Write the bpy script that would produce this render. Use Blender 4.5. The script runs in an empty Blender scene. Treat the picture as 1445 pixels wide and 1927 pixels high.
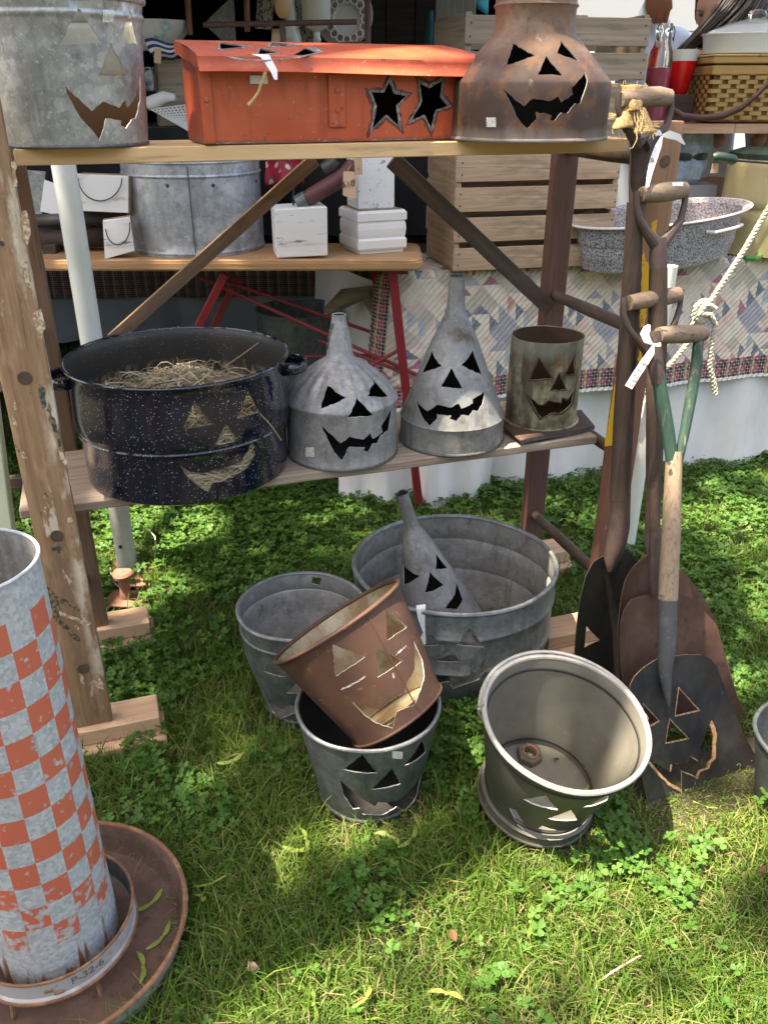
import bpy, bmesh, math, random
import numpy as np
from mathutils import Vector, Matrix, noise
from mathutils.geometry import delaunay_2d_cdt
random.seed(7); RNG = np.random.default_rng(11)
S = bpy.context.scene
COL = S.collection
# ---------------------------------------------------------------- camera, sky, sun, exposure
CAM_H, PITCH, FPX = 1.40, math.radians(26.8), 1570.0
CU, CV = 722.5, 963.5
cd = bpy.data.cameras.new('camera'); cam = bpy.data.objects.new('camera', cd); COL.objects.link(cam)
cam.location = (0, 0, CAM_H); cam.rotation_euler = (math.pi / 2 - PITCH, 0, 0)
cd.sensor_fit = 'VERTICAL'; cd.sensor_height = 24.0; cd.lens = FPX / 1927 * 24.0
cd.clip_start = 0.05; cd.clip_end = 300
S.camera = cam
SUN_TO = Vector((-0.36, -0.14, 1.0)).normalized()
w = bpy.data.worlds.new('World'); S.world = w; w.use_nodes = True
nt = w.node_tree; nt.nodes.clear()
sky = nt.nodes.new('ShaderNodeTexSky'); sky.sky_type = 'NISHITA'; sky.sun_disc = False
sky.sun_elevation = math.asin(SUN_TO.z); sky.sun_rotation = math.atan2(SUN_TO.x, SUN_TO.y)
sky.air_density = 1.0; sky.dust_density = 4.0; sky.ozone_density = 1.0
bg = nt.nodes.new('ShaderNodeBackground'); bg.inputs[1].default_value = 0.15
wo = nt.nodes.new('ShaderNodeOutputWorld')
nt.links.new(sky.outputs[0], bg.inputs[0]); nt.links.new(bg.outputs[0], wo.inputs[0])
sl = bpy.data.lights.new('sun', 'SUN'); sl.energy = 5.0; sl.angle = math.radians(0.55); sl.color = (1, 0.95, 0.86)
so = bpy.data.objects.new('sun', sl); COL.objects.link(so)
so.rotation_euler = (-SUN_TO).to_track_quat('-Z', 'Y').to_euler(); so.location = SUN_TO * 20
S.view_settings.view_transform = 'Standard'; S.view_settings.look = 'None'
S.view_settings.gamma = 1; S.view_settings.use_curve_mapping = False
S.view_settings.exposure = 2.1
S.view_settings.use_white_balance = True; S.view_settings.white_balance_temperature = 7900; S.view_settings.white_balance_tint = 13
S.cycles.max_bounces = 6; S.cycles.diffuse_bounces = 3; S.cycles.glossy_bounces = 3
S.cycles.transparent_max_bounces = 8; S.cycles.use_denoising = True

# ---------------------------------------------------------------- picking points in the place
CO = Vector((0, 0, CAM_H)); SP, CP = math.sin(PITCH), math.cos(PITCH)
def ray(u, v):
    x, y = (u - CU) / FPX, (CV - v) / FPX
    return Vector((x, y * SP + CP, y * CP - SP))          # unit depth along the optical axis
def onZ(u, v, z):
    d = ray(u, v); return CO + d * ((z - CAM_H) / d.z)
def onY(u, v, y):
    d = ray(u, v); return CO + d * (y / d.y)
def atD(u, v, t): return CO + ray(u, v) * t
def onPl(u, v, p, n):
    d = ray(u, v); return CO + d * ((p - CO).dot(n) / d.dot(n))
E1 = Vector((math.cos(math.radians(18)), math.sin(math.radians(18)), 0)); E2 = Vector((-E1.y, E1.x, 0)); L1 = Vector((-0.675, 1.52, 0))
def fr(s, d, z=0): return L1 + E1 * s + E2 * d + Vector((0, 0, z))
def stand(u, v, z, hw):
    f = onZ(u, v, z); h = Vector((f.x, f.y, 0)).normalized(); r = 0.1
    for _ in range(4):
        c = f + h * r; dep = c.y * CP - (c.z - CAM_H) * SP; r = hw * dep / FPX
    return f + h * r, r
def axz(c, v):
    d = ray(CU, v); return CAM_H + d.z * c.y / d.y
def axr(c, v, hw):
    d = ray(CU, v); return hw * (c.y / d.y) / FPX
def pprof(c, pts): return [(axr(c, v, hw), axz(c, v) - c.z) for v, hw in pts]

# ---------------------------------------------------------------- objects
def thing(name, label, cat, M=None, group=None):
    o = bpy.data.objects.new(name, None); COL.objects.link(o); o.empty_display_size = 0.05
    if M is not None: o.matrix_world = M if isinstance(M, Matrix) else Matrix.Translation(M)
    o['label'] = label; o['category'] = cat
    if group: o['group'] = group
    return o
def tag(o, label=None, cat=None, group=None, kind=None):
    for k, v in (('label', label), ('category', cat), ('group', group), ('kind', kind)):
        if v: o[k] = v
    return o
def mobj(name, V, F, mats, parent=None, smooth=True, mi=None, world=None, M=None, sharp=35):
    """world: vertices given in world space and moved into the space of this top-level thing"""
    me = bpy.data.meshes.new(name)
    V = np.asarray(V, dtype=np.float64).reshape(-1, 3)
    if world is not None:
        I = np.array(world.matrix_world.inverted() if world.matrix_world else Matrix()); V = V @ I[:3, :3].T + I[:3, 3]
    me.from_pydata(V.tolist(), [], [list(f) for f in F])
    for m in (mats if isinstance(mats, (list, tuple)) else [mats]): me.materials.append(MATS[m] if isinstance(m, str) else m)
    n = len(me.polygons)
    if mi is not None: me.polygons.foreach_set('material_index', list(mi))
    if smooth:
        me.polygons.foreach_set('use_smooth', [True] * n)
        if sharp: me.set_sharp_from_angle(angle=math.radians(sharp))
    me.update()
    o = bpy.data.objects.new(name, me); COL.objects.link(o)
    if parent: o.parent = parent
    if M is not None: o.matrix_local = M
    return o
def thingM(root):    # world matrix of a root before the depsgraph runs
    return root.matrix_world
class MB:
    def __init__(s): s.V = []; s.F = []; s.I = []
    def add(s, V, F, i=0):
        b = len(s.V); s.V += [tuple(v) for v in V]; s.F += [tuple(b + k for k in f) for f in F]; s.I += [i] * len(F); return s
    def build(s, name, mats, parent=None, **k): return mobj(name, s.V, s.F, mats, parent, mi=s.I, **k)
def box(a, b):
    V = [(x, y, z) for z in (a[2], b[2]) for y in (a[1], b[1]) for x in (a[0], b[0])]
    return V, [(0, 2, 3, 1), (4, 5, 7, 6), (0, 1, 5, 4), (2, 6, 7, 3), (0, 4, 6, 2), (1, 3, 7, 5)]
def bevbox(sx, sy, sz, b=0.002, seg=1, wob=0.0, cuts=0, taper=1.0):
    """centred box with bevelled edges, optional wobble along x"""
    bm = bmesh.new(); bmesh.ops.create_cube(bm, size=1)
    bmesh.ops.scale(bm, vec=(sx, sy, sz), verts=bm.verts)
    if cuts:
        ed = [e for e in bm.edges if abs(e.verts[0].co.x - e.verts[1].co.x) > sx * .5]
        bmesh.ops.subdivide_edges(bm, edges=ed, cuts=cuts)
    if b: bmesh.ops.bevel(bm, geom=[e for e in bm.edges if e.calc_face_angle(0) > 1], offset=b, segments=seg, affect='EDGES', profile=.6)
    for v in bm.verts:
        if wob: v.co += noise.noise_vector(v.co * 5 + Vector((sx * 9, sy * 31, sz * 17))) * wob
        if taper != 1.0:
            k = 1 + (taper - 1) * (v.co.x / sx + .5); v.co.y *= k
    bm.normal_update(); bm.verts.index_update()
    V = [v.co[:] for v in bm.verts]; F = [[v.index for v in f.verts] for f in bm.faces]; bm.free(); return V, F
def basis(o, x, zhint):
    x = Vector(x).normalized(); z = Vector(zhint); y = z.cross(x).normalized(); z = x.cross(y)
    M = Matrix(((x.x, y.x, z.x, o[0]), (x.y, y.y, z.y, o[1]), (x.z, y.z, z.z, o[2]), (0, 0, 0, 1))); return M
def rootM(p):
    M = Matrix()
    while p: M = p.matrix_basis @ M if p.parent is None else p.matrix_local @ M; p = p.parent
    return M
def board(name, A, B, wid, th, zhint, mats, parent=None, b=0.002, wob=0.0, cuts=0, taper=1.0, seg=1):
    """plank from A to B: length on local x, width on y, thickness on z (zhint)"""
    A, B = Vector(A), Vector(B); L = (B - A).length
    V, F = bevbox(L, wid, th, b, seg, wob, cuts, taper)
    M = basis((A + B) / 2, B - A, zhint)
    o = mobj(name, V, F, mats, None, smooth=seg > 1 or b > 0.004)
    if parent: o.parent = parent; o.matrix_local = rootM(parent).inverted() @ M
    else: o.matrix_world = M
    return o
def tube(P, R, seg=8, closed=False, caps=True):
    P = [Vector(p) for p in P]; n = len(P); R = [R] * n if not hasattr(R, '__len__') else R
    V = []; F = []; T = []
    for i in range(n):
        a = P[(i - 1) % n] if closed or i else P[i]; c = P[(i + 1) % n] if closed or i < n - 1 else P[i]
        T.append((c - a).normalized())
    up = Vector((0, 0, 1)) if abs(T[0].z) < .9 else Vector((1, 0, 0)); nr = (up - T[0] * up.dot(T[0])).normalized()
    for i in range(n):
        nr = (nr - T[i] * nr.dot(T[i])).normalized(); bn = T[i].cross(nr)
        for k in range(seg):
            a = 2 * math.pi * k / seg; V.append(P[i] + (nr * math.cos(a) + bn * math.sin(a)) * R[i])
    for i in range(n if closed else n - 1):
        j = (i + 1) % n
        for k in range(seg):
            l = (k + 1) % seg; F.append((i * seg + k, i * seg + l, j * seg + l, j * seg + k))
    if caps and not closed:
        F.append(tuple(range(seg))[::-1]); F.append(tuple(range((n - 1) * seg, n * seg)))
    return V, F
def ribbon(P, W, N):
    """strip along P, half width W[i] along vectors N[i], two-sided thin sheet"""
    V = []; F = []
    for p, w_, n_ in zip(P, W, N):
        V += [Vector(p) - Vector(n_) * w_, Vector(p) + Vector(n_) * w_]
    for i in range(len(P) - 1): F.append((2 * i, 2 * i + 1, 2 * i + 3, 2 * i + 2))
    return V, F
def lathe(prof, seg=48, cap0=False, cap1=False, flute=None):
    V = []; F = []; n = len(prof)
    for i, (r, z) in enumerate(prof):
        for k in range(seg):
            a = 2 * math.pi * k / seg; q = r if flute is None else r * (1 + flute(a, i / (n - 1)))
            V.append((q * math.cos(a), q * math.sin(a), z))
    for i in range(n - 1):
        for k in range(seg):
            l = (k + 1) % seg; F.append((i * seg + k, i * seg + l, (i + 1) * seg + l, (i + 1) * seg + k))
    if cap0: F.append(tuple(range(seg))[::-1])
    if cap1: F.append(tuple(range((n - 1) * seg, n * seg)))
    return V, F
def disc(r, z, seg=48): return lathe([(r, z), (r * .5, z), (.0005, z)], seg)
def grid(nx, ny, f):
    V = [f(i / (nx - 1), j / (ny - 1)) for j in range(ny) for i in range(nx)]
    return V, [(j * nx + i, j * nx + i + 1, (j + 1) * nx + i + 1, (j + 1) * nx + i) for j in range(ny - 1) for i in range(nx - 1)]

def inpoly(P, poly):
    P = np.asarray(P); poly = np.asarray(poly); x, y = P[:, 0], P[:, 1]; c = np.zeros(len(P), bool); j = len(poly) - 1
    for i in range(len(poly)):
        xi, yi = poly[i]; xj, yj = poly[j]
        if yi != yj: c ^= ((yi > y) != (yj > y)) & (x < (xj - xi) * (y - yi) / (yj - yi) + xi)
        j = i
    return c
def dense(poly, step, jit=0.0):
    out = []
    for i in range(len(poly)):
        a, b = Vector(poly[i]), Vector(poly[(i + 1) % len(poly)]); L = (b - a).length; n = max(1, int(round(L / step)))
        nn = Vector((-(b - a).y, (b - a).x)).normalized() if L > 1e-9 else Vector((0, 0))
        for k in range(n):
            j = random.uniform(-jit, jit) if k else 0
            out.append(tuple(a.lerp(b, k / n) + nn * j))
    return out
def cutsheet(name, outline, holes, pts, mapf, thick, mats, parent=None, wrapW=None, jit=0.0006, step=0.006):
    """sheet metal: 2-d outline with holes cut out, mapped into 3-d, with inner skin and a cut edge"""
    H = [dense(h, step, jit) for h in holes if len(h) > 2]
    V = [tuple(p) for p in outline]; E = [(i, (i + 1) % len(V)) for i in range(len(V))]
    for h in H:
        b = len(V); V += h; E += [(b + i, b + (i + 1) % len(h)) for i in range(len(h))]
    if len(pts):
        pts = np.asarray(pts); ok = inpoly(pts, outline)
        hv = np.array([p for h in H for p in h]) if H else None
        if hv is not None:
            for i in range(0, len(hv), 200):
                dd = ((pts[:, None, :] - hv[None, i:i + 200, :]) ** 2).sum(2).min(1); ok &= dd > (step * .55) ** 2
        V += [tuple(p) for p in pts[ok]]
    R = delaunay_2d_cdt([Vector(p) for p in V], E, [], 0, 1e-7)
    v2 = np.array([tuple(p) for p in R[0]]); tri = np.array([t for t in R[2] if len(t) == 3])
    cen = v2[tri].mean(1); keep = inpoly(cen, outline)
    for h in H: keep &= ~inpoly(cen, h)
    tri = tri[keep]
    remap = np.arange(len(v2))
    if wrapW is not None:
        left = {round(v2[i, 1], 5): i for i in range(len(v2)) if abs(v2[i, 0]) < 1e-6}
        for i in range(len(v2)):
            if abs(v2[i, 0] - wrapW) < 1e-6:
                k = left.get(round(v2[i, 1], 5))
                if k is not None: remap[i] = k
    tri = remap[tri]
    used = np.unique(tri); new = -np.ones(len(v2), int); new[used] = np.arange(len(used)); tri = new[tri]
    P = []; N = []
    for i in used:
        p, n_ = mapf(v2[i, 0], v2[i, 1]); P.append(p); N.append(n_)
    P = np.array(P); N = np.array(N); n = len(P); Q = P - N * thick
    # orient
    a, b, c = P[tri[:, 0]], P[tri[:, 1]], P[tri[:, 2]]; g = np.cross(b - a, c - a); flip = (g * N[tri[:, 0]]).sum(1) < 0
    tri[flip] = tri[flip][:, ::-1]
    cnt = {}
    for t in tri.tolist():
        for k in range(3):
            e = (t[k], t[(k + 1) % 3]); cnt[e] = cnt.get(e, 0) + 1
    bd = [e for e in cnt if (e[1], e[0]) not in cnt]
    VV = np.concatenate([P, Q]); F = tri.tolist() + (tri[:, ::-1] + n).tolist(); I = [0] * len(tri) + [1] * len(tri)
    ex = []; base = 2 * n; m = {}
    def ev(i, inner):
        k = (i, inner)
        if k not in m: m[k] = base + len(ex); ex.append(Q[i] if inner else P[i])
        return m[k]
    for x, y in bd:
        F.append([ev(y, 0), ev(x, 0), ev(x, 1), ev(y, 1)]); I.append(2)
    if ex: VV = np.concatenate([VV, np.array(ex)])
    return mobj(name, VV, F, mats, parent, mi=I, sharp=40)

class Lathe:
    """a surface of revolution standing in the scene; photographed outlines can be laid onto its wall"""
    def __init__(s, M, prof, dent=None, flute=None):
        s.M = M if isinstance(M, Matrix) else Matrix.Translation(M); s.I = s.M.inverted(); s.prof = prof
        s.t = [0.0]
        for i in range(1, len(prof)): s.t.append(s.t[-1] + math.dist(prof[i], prof[i - 1]))
        s.T = s.t[-1]; c = s.I @ CO; s.a0 = math.atan2(-c.y, -c.x); s.Rm = max(r for r, z in prof); s.W = 2 * math.pi * s.Rm
        s.dent = dent; s.flute = flute; s.zs = [z for r, z in prof]; s.rs = [r for r, z in prof]
    def rz(s, t):
        i = max(0, min(len(s.t) - 2, int(np.searchsorted(s.t, t, 'right')) - 1)); k = (t - s.t[i]) / max(1e-9, s.t[i + 1] - s.t[i])
        return s.rs[i] + (s.rs[i + 1] - s.rs[i]) * k, s.zs[i] + (s.zs[i + 1] - s.zs[i]) * k, i
    def rad(s, a, z): return float(np.interp(z, s.zs, s.rs))
    def dr(s, a, t):
        q = 0.0
        if s.dent: q += s.dent * (math.sin(2 * a + 1.3) * .6 + math.sin(3 * a + 9 * t + .4) * .5 + noise.noise(Vector((math.cos(a) * 2, math.sin(a) * 2, t * 9))) * .9)
        if s.flute: q += s.flute(a, t)
        return q
    def mapf(s, x, y):
        a = s.a0 + x / s.Rm; r, z, i = s.rz(y); r2 = r + s.dr(a, y)
        dr, dz = s.rs[i + 1] - s.rs[i], s.zs[i + 1] - s.zs[i]; L = math.hypot(dr, dz) or 1
        ca, sa = math.cos(a), math.sin(a)
        return (r2 * ca, r2 * sa, z), (ca * dz / L, sa * dz / L, -dr / L)
    def hit(s, u, v):
        for _ in range(60):
            o = s.I @ CO; d = (s.I.to_3x3() @ ray(u, v))
            ax = s.M @ Vector((0, 0, s.zs[0])); t0 = (ax - CO).length / ray(u, v).length * .55
            prev = None
            for k in range(260):
                t = t0 + k * .006; p = o + d * t; f = math.hypot(p.x, p.y) - (s.rad(0, p.z) if s.zs[0] - .02 <= p.z <= s.zs[-1] + .02 else -1)
                if f < 0:
                    lo, hi = t - .006, t
                    for _ in range(24):
                        m = (lo + hi) / 2; p = o + d * m
                        if math.hypot(p.x, p.y) - s.rad(0, p.z) < 0: hi = m
                        else: lo = m
                    a = (math.atan2(p.y, p.x) - s.a0) % (2 * math.pi); z = min(max(p.z, s.zs[0] + .003), s.zs[-1] - .003)
                    return a * s.Rm, float(np.interp(z, s.zs, s.t))
            c = s.M @ Vector((0, 0, (s.zs[0] + s.zs[-1]) / 2)); q = project(c); u += (q[0] - u) * .03; v += (q[1] - v) * .01
        return s.W / 2, s.T / 2
    def wall(s, name, mats, parent, holes=(), thick=.0016, seg=72, rows=None, extra=(), jit=.0006, step=.006):
        hs = [[s.hit(u, v) for u, v in h] for h in holes] + list(extra)
        ts = set(s.t)
        for i in range(len(s.t) - 1):
            n = int((s.t[i + 1] - s.t[i]) / (rows or .025))
            for k in range(1, n): ts.add(s.t[i] + (s.t[i + 1] - s.t[i]) * k / n)
        ts = sorted(ts); xs = [s.W * k / seg for k in range(seg + 1)]
        out = [(x, 0) for x in xs] + [(s.W, t) for t in ts[1:-1]] + [(x, s.T) for x in xs[::-1]] + [(0, t) for t in ts[1:-1][::-1]]
        pts = [(x, t) for x in xs[1:-1] for t in ts[1:-1]]
        return cutsheet(name, out, hs, pts, s.mapf, thick, mats, parent, wrapW=s.W, jit=jit, step=step)
    def ring(s, name, t, rr, mats, parent, seg=64, out=0.0, sq=1.0):
        P = []
        for k in range(seg):
            a = 2 * math.pi * k / seg; r, z, i = s.rz(t); r += s.dr(a, t) + out; P.append((r * math.cos(a), r * math.sin(a), z))
        V, F = tube(P, rr, 8, closed=True); return mobj(name, V, F, mats, parent)
    def patch(s, name, pts, mats, parent, off=.0012, n=6):
        """curved sticker between four photographed corners (tl, tr, br, bl)"""
        q = [Vector(s.hit(u, v)) for u, v in pts]
        def f(i, j):
            p = q[0].lerp(q[1], i).lerp(q[3].lerp(q[2], i), j); P, N = s.mapf(p.x, p.y); return Vector(P) + Vector(N) * off
        V, F = grid(n, n, f); o = mobj(name, V, F, mats, parent); return o
def project(p):
    d = Vector(p) - CO; x = d.x; y = d.y * SP + d.z * CP; z = d.y * CP - d.z * SP
    return CU + FPX * x / z, CV - FPX * y / z
SHORT = []  # trodden spots where the lawn is low
EXCL = []   # footprints where no grass grows through
# ---------------------------------------------------------------- materials (all procedural)
MATS = {}
def mat(name, base, layers=(), rough=.7, metal=0.0, bump=None, spec=.5, coat=0, trans=0, alpha=1, coord='Object', sub=0, emit=None):
    """layers: (kind, scale, lo, hi, colour, strength[, roughness]) laid over the base colour in turn"""
    m = bpy.data.materials.new(name); m.use_nodes = True; MATS[name] = m
    t = m.node_tree; L = t.links; p = t.nodes['Principled BSDF']
    tc = t.nodes.new('ShaderNodeTexCoord').outputs[coord]
    def vec(sc):
        mp = t.nodes.new('ShaderNodeMapping'); L.new(tc, mp.inputs[0])
        sc = (sc,) * 3 if not hasattr(sc, '__len__') else sc
        mp.inputs['Scale'].default_value = sc
        mp.inputs['Location'].default_value = (hash_(name) * 3.1, hash_(name + 'b') * 5.7, hash_(name + 'c') * 2.3); return mp.outputs[0]
    def mask(kind, sc, lo, hi):
        if kind == 'n' or kind == 'f':
            n = t.nodes.new('ShaderNodeTexNoise'); n.inputs['Detail'].default_value = 8 if kind == 'n' else 3; n.inputs['Roughness'].default_value = .62; n.inputs['Scale'].default_value = 1
            L.new(vec(sc), n.inputs['Vector']); o = n.outputs[0]
        elif kind == 'c':     # crystal cells
            dn = t.nodes.new('ShaderNodeTexNoise'); dn.inputs['Scale'].default_value = 1.5; v = vec(sc); L.new(v, dn.inputs['Vector'])
            ad = t.nodes.new('ShaderNodeVectorMath'); ad.operation = 'MULTIPLY_ADD'; L.new(dn.outputs['Color'], ad.inputs[0]); ad.inputs[1].default_value = (.9, .9, .9); L.new(v, ad.inputs[2])
            n = t.nodes.new('ShaderNodeTexVoronoi'); n.inputs['Scale'].default_value = 1; L.new(ad.outputs[0], n.inputs['Vector'])
            s = t.nodes.new('ShaderNodeSeparateColor'); L.new(n.outputs['Color'], s.inputs[0]); o = s.outputs[0]
        elif kind == 'd':     # speckle
            n = t.nodes.new('ShaderNodeTexVoronoi'); n.inputs['Scale'].default_value = 1; L.new(vec(sc), n.inputs['Vector']); o = n.outputs['Distance']
        elif kind in 'xyz':
            s = t.nodes.new('ShaderNodeSeparateXYZ'); L.new(tc, s.inputs[0]); o = s.outputs['xyz'.index(kind)]
            if sc:
                dn = t.nodes.new('ShaderNodeTexNoise'); dn.inputs['Detail'].default_value = 5; dn.inputs['Scale'].default_value = 1; L.new(vec(sc if hasattr(sc, '__len__') else sc), dn.inputs['Vector'])
                a = t.nodes.new('ShaderNodeMath'); a.operation = 'MULTIPLY_ADD'; L.new(dn.outputs[0], a.inputs[0]); a.inputs[1].default_value = (hi - lo) * 1.6 if hi > lo else (lo - hi) * 1.6
                b = t.nodes.new('ShaderNodeMath'); b.operation = 'ADD'; b.inputs[1].default_value = -abs(hi - lo) * .8; L.new(o, a.inputs[2]); L.new(a.outputs[0], b.inputs[0]); o = b.outputs[0]
        elif kind == 'w':
            n = t.nodes.new('ShaderNodeTexWave'); n.inputs['Scale'].default_value = 1; n.inputs['Distortion'].default_value = 3; n.inputs['Detail'].default_value = 3; L.new(vec(sc), n.inputs['Vector']); o = n.outputs['Color']
        elif kind == 'a':     # stored colour attribute
            n = t.nodes.new('ShaderNodeAttribute'); n.attribute_name = sc; o = n.outputs['Fac']
        r = t.nodes.new('ShaderNodeMapRange'); r.inputs[1].default_value = lo; r.inputs[2].default_value = hi; L.new(o, r.inputs[0]); return r.outputs[0]
    col = None; rg = None
    rgb = t.nodes.new('ShaderNodeRGB'); rgb.outputs[0].default_value = (*base, 1); col = rgb.outputs[0]
    for ly in layers:
        if isinstance(ly[0], tuple):          # product of two masks
            (k1, k2), lc, st = ly[0], ly[1], ly[2]; f1 = mask(*k1); f2 = mask(*k2)
            f = t.nodes.new('ShaderNodeMath'); f.operation = 'MULTIPLY'; L.new(f1, f.inputs[0]); L.new(f2, f.inputs[1]); f = f.outputs[0]; rr = ly[3] if len(ly) > 3 else None
        else:
            f = mask(*ly[:4]); lc, st = ly[4], ly[5]; rr = ly[6] if len(ly) > 6 else None
        g = t.nodes.new('ShaderNodeMath'); g.operation = 'MULTIPLY'; g.inputs[1].default_value = st; L.new(f, g.inputs[0])
        mx = t.nodes.new('ShaderNodeMix'); mx.data_type = 'RGBA'; L.new(g.outputs[0], mx.inputs[0]); L.new(col, mx.inputs[6]); mx.inputs[7].default_value = (*lc, 1); col = mx.outputs[2]
        if rr is not None:
            mr = t.nodes.new('ShaderNodeMix'); L.new(g.outputs[0], mr.inputs[0]); mr.inputs[3].default_value = rr
            if rg is None: mr.inputs[2].default_value = rough
            else: L.new(rg, mr.inputs[2])
            rg = mr.outputs[0]
    L.new(col, p.inputs['Base Color'])
    if rg is None: p.inputs['Roughness'].default_value = rough
    else: L.new(rg, p.inputs['Roughness'])
    p.inputs['Metallic'].default_value = metal; p.inputs['Specular IOR Level'].default_value = spec
    if coat: p.inputs['Coat Weight'].default_value = coat; p.inputs['Coat Roughness'].default_value = .12
    if trans: p.inputs['Transmission Weight'].default_value = trans
    if alpha < 1: p.inputs['Alpha'].default_value = alpha
    if sub: p.inputs['Subsurface Weight'].default_value = sub; p.inputs['Subsurface Radius'].default_value = (.01, .006, .004)
    if bump:
        sc, st, dist = bump; n = t.nodes.new('ShaderNodeTexNoise'); n.inputs['Detail'].default_value = 7; n.inputs['Scale'].default_value = 1; L.new(vec(sc), n.inputs['Vector'])
        b = t.nodes.new('ShaderNodeBump'); b.inputs['Strength'].default_value = st; b.inputs['Distance'].default_value = dist
        L.new(n.outputs[0], b.inputs['Height']); L.new(b.outputs[0], p.inputs['Normal'])
    return m
def hash_(s):
    h = 0
    for c in s: h = (h * 131 + ord(c)) % 9973
    return h / 9973 * 10
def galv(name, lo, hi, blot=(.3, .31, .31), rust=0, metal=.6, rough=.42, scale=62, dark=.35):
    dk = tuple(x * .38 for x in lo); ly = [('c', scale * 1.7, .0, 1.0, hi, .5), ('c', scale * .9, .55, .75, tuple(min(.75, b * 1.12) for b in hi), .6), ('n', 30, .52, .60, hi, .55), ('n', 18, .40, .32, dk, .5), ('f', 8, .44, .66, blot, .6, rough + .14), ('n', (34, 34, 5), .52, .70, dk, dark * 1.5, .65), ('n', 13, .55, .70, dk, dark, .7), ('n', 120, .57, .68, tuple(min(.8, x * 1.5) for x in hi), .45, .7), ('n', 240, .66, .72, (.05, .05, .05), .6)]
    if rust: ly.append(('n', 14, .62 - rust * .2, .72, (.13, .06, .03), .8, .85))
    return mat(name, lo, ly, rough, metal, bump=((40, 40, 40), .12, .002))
galv('galv_pail', (.30, .32, .32), (.50, .52, .52), (.22, .235, .21), metal=.55, dark=.4)
galv('galv_pale', (.27, .28, .285), (.38, .39, .395), (.22, .23, .23), scale=90, dark=.4, metal=.4, rough=.52)
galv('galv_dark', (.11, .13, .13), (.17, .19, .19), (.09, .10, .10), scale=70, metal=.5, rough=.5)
galv('galv_tub', (.24, .26, .27), (.36, .38, .39), (.20, .21, .21), scale=40, metal=.5)
galv('galv_inside', (.27, .27, .25), (.36, .36, .34), (.20, .19, .17), scale=45, rust=.1, metal=.3, rough=.6)
galv('galv_funnel', (.23, .24, .235), (.31, .32, .315), (.17, .18, .175), scale=38, metal=.4, rust=.08, rough=.52, dark=.45)
galv('galv_tube', (.42, .45, .47), (.58, .60, .62), (.36, .40, .42), scale=120, metal=.25, rough=.55, dark=.15)
galv('galv_table', (.32, .35, .37), (.56, .60, .64), (.24, .27, .28), scale=30, metal=.4, dark=.25)
mat('cut_edge', (.62, .64, .64), [('n', 120, .4, .7, (.35, .35, .34), .7)], .45, .5)
mat('cut_rusty', (.33, .17, .08), [('n', 150, .4, .65, (.55, .38, .22), .8)], .8)
mat('edge_dark', (.06, .055, .05), [], .7)
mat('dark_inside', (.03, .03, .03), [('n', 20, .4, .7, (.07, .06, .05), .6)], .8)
mat('pail_inside', (.30, .30, .23), [('c', 50, 0, 1, (.38, .38, .30), .7), ('n', 30, .5, .7, (.20, .17, .11), .6), ('z', (25, 25, 8), .125, .10, (.20, .10, .045), .95)], .6, .2)
mat('stove_inside', (.06, .035, .02), [('n', 18, .4, .7, (.12, .06, .03), .8)], .85)
mat('rust_inside', (.16, .075, .03), [('n', 18, .4, .7, (.30, .15, .06), .8), ('n', 60, .5, .7, (.05, .03, .02), .6)], .85)
mat('rust_can', (.15, .092, .062), [('n', 7, .48, .68, (.30, .215, .155), .8), ('z', (22, 22, 8), .165, .145, (.058, .034, .027), .9), ('n', 26, .5, .66, (.19, .085, .035), .75), ('n', 80, .54, .68, (.065, .042, .034), .6), ('n', (24, 24, 7), .66, .72, (.42, .38, .33), .5),
    ('z', (30, 30, 5), .03, .006, (.40, .37, .33), .5), ('z', (60, 60, 6), .31, .36, (.16, .055, .025), .7)], .66, .1, bump=((60, 60, 60), .4, .002))
mat('rust_pail', (.075, .036, .024), [('f', 6, .45, .68, (.12, .064, .044), .9), ('n', 24, .50, .70, (.06, .03, .02), .75), ('n', 50, .62, .72, (.30, .13, .05), .8), ('n', (9, 9, 60), .70, .74, (.62, .60, .68), .35)], .62, .1, bump=((80, 80, 80), .25, .0015))
mat('rust_pail_inside', (.32, .30, .21), [('n', 14, .42, .60, (.20, .12, .055), .9), ('n', 60, .56, .7, (.20, .09, .03), .8)], .5, .3)
mat('rust_dark', (.055, .034, .026), [('n', 14, .42, .68, (.10, .055, .04), .9), ('n', 70, .55, .7, (.03, .022, .02), .8)], .7, .15, bump=((90, 90, 90), .3, .001))
mat('rust_blade', (.095, .052, .04), [('n', 10, .42, .66, (.17, .095, .075), .9), ('n', 60, .57, .68, (.045, .03, .026), .8), ('n', 26, .6, .72, (.20, .10, .05), .5)], .5, .35, bump=((90, 90, 90), .3, .001))
mat('blade_black', (.035, .034, .034), [('n', 12, .45, .7, (.075, .055, .045), .8), ('n', 50, .6, .72, (.11, .07, .05), .5)], .45, .4, bump=((80, 80, 80), .2, .001))
mat('blade_blue', (.052, .054, .058), [('f', 9, .4, .7, (.105, .108, .115), .9), ('n', 40, .56, .68, (.10, .055, .035), .6), ('n', 30, .55, .72, (.03, .03, .033), .7), ('n', (90, 90, 8), .66, .72, (.2, .2, .21), .5), ('x', (9, 9, 9), .09, .16, (.10, .045, .03), .8)], .36, .6, bump=((70, 70, 70), .15, .001))
mat('stove_pipe', (.17, .155, .11), [('f', 15, .44, .58, (.42, .40, .28), .9), ('n', (34, 34, 5), .48, .60, (.05, .042, .032), .8), ('n', 22, .56, .66, (.16, .075, .03), .7), ('z', (25, 25, 8), .17, .2, (.27, .28, .24), .6), ('n', 30, .64, .72, (.14, .06, .025), .6)], .5, .35)
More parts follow.
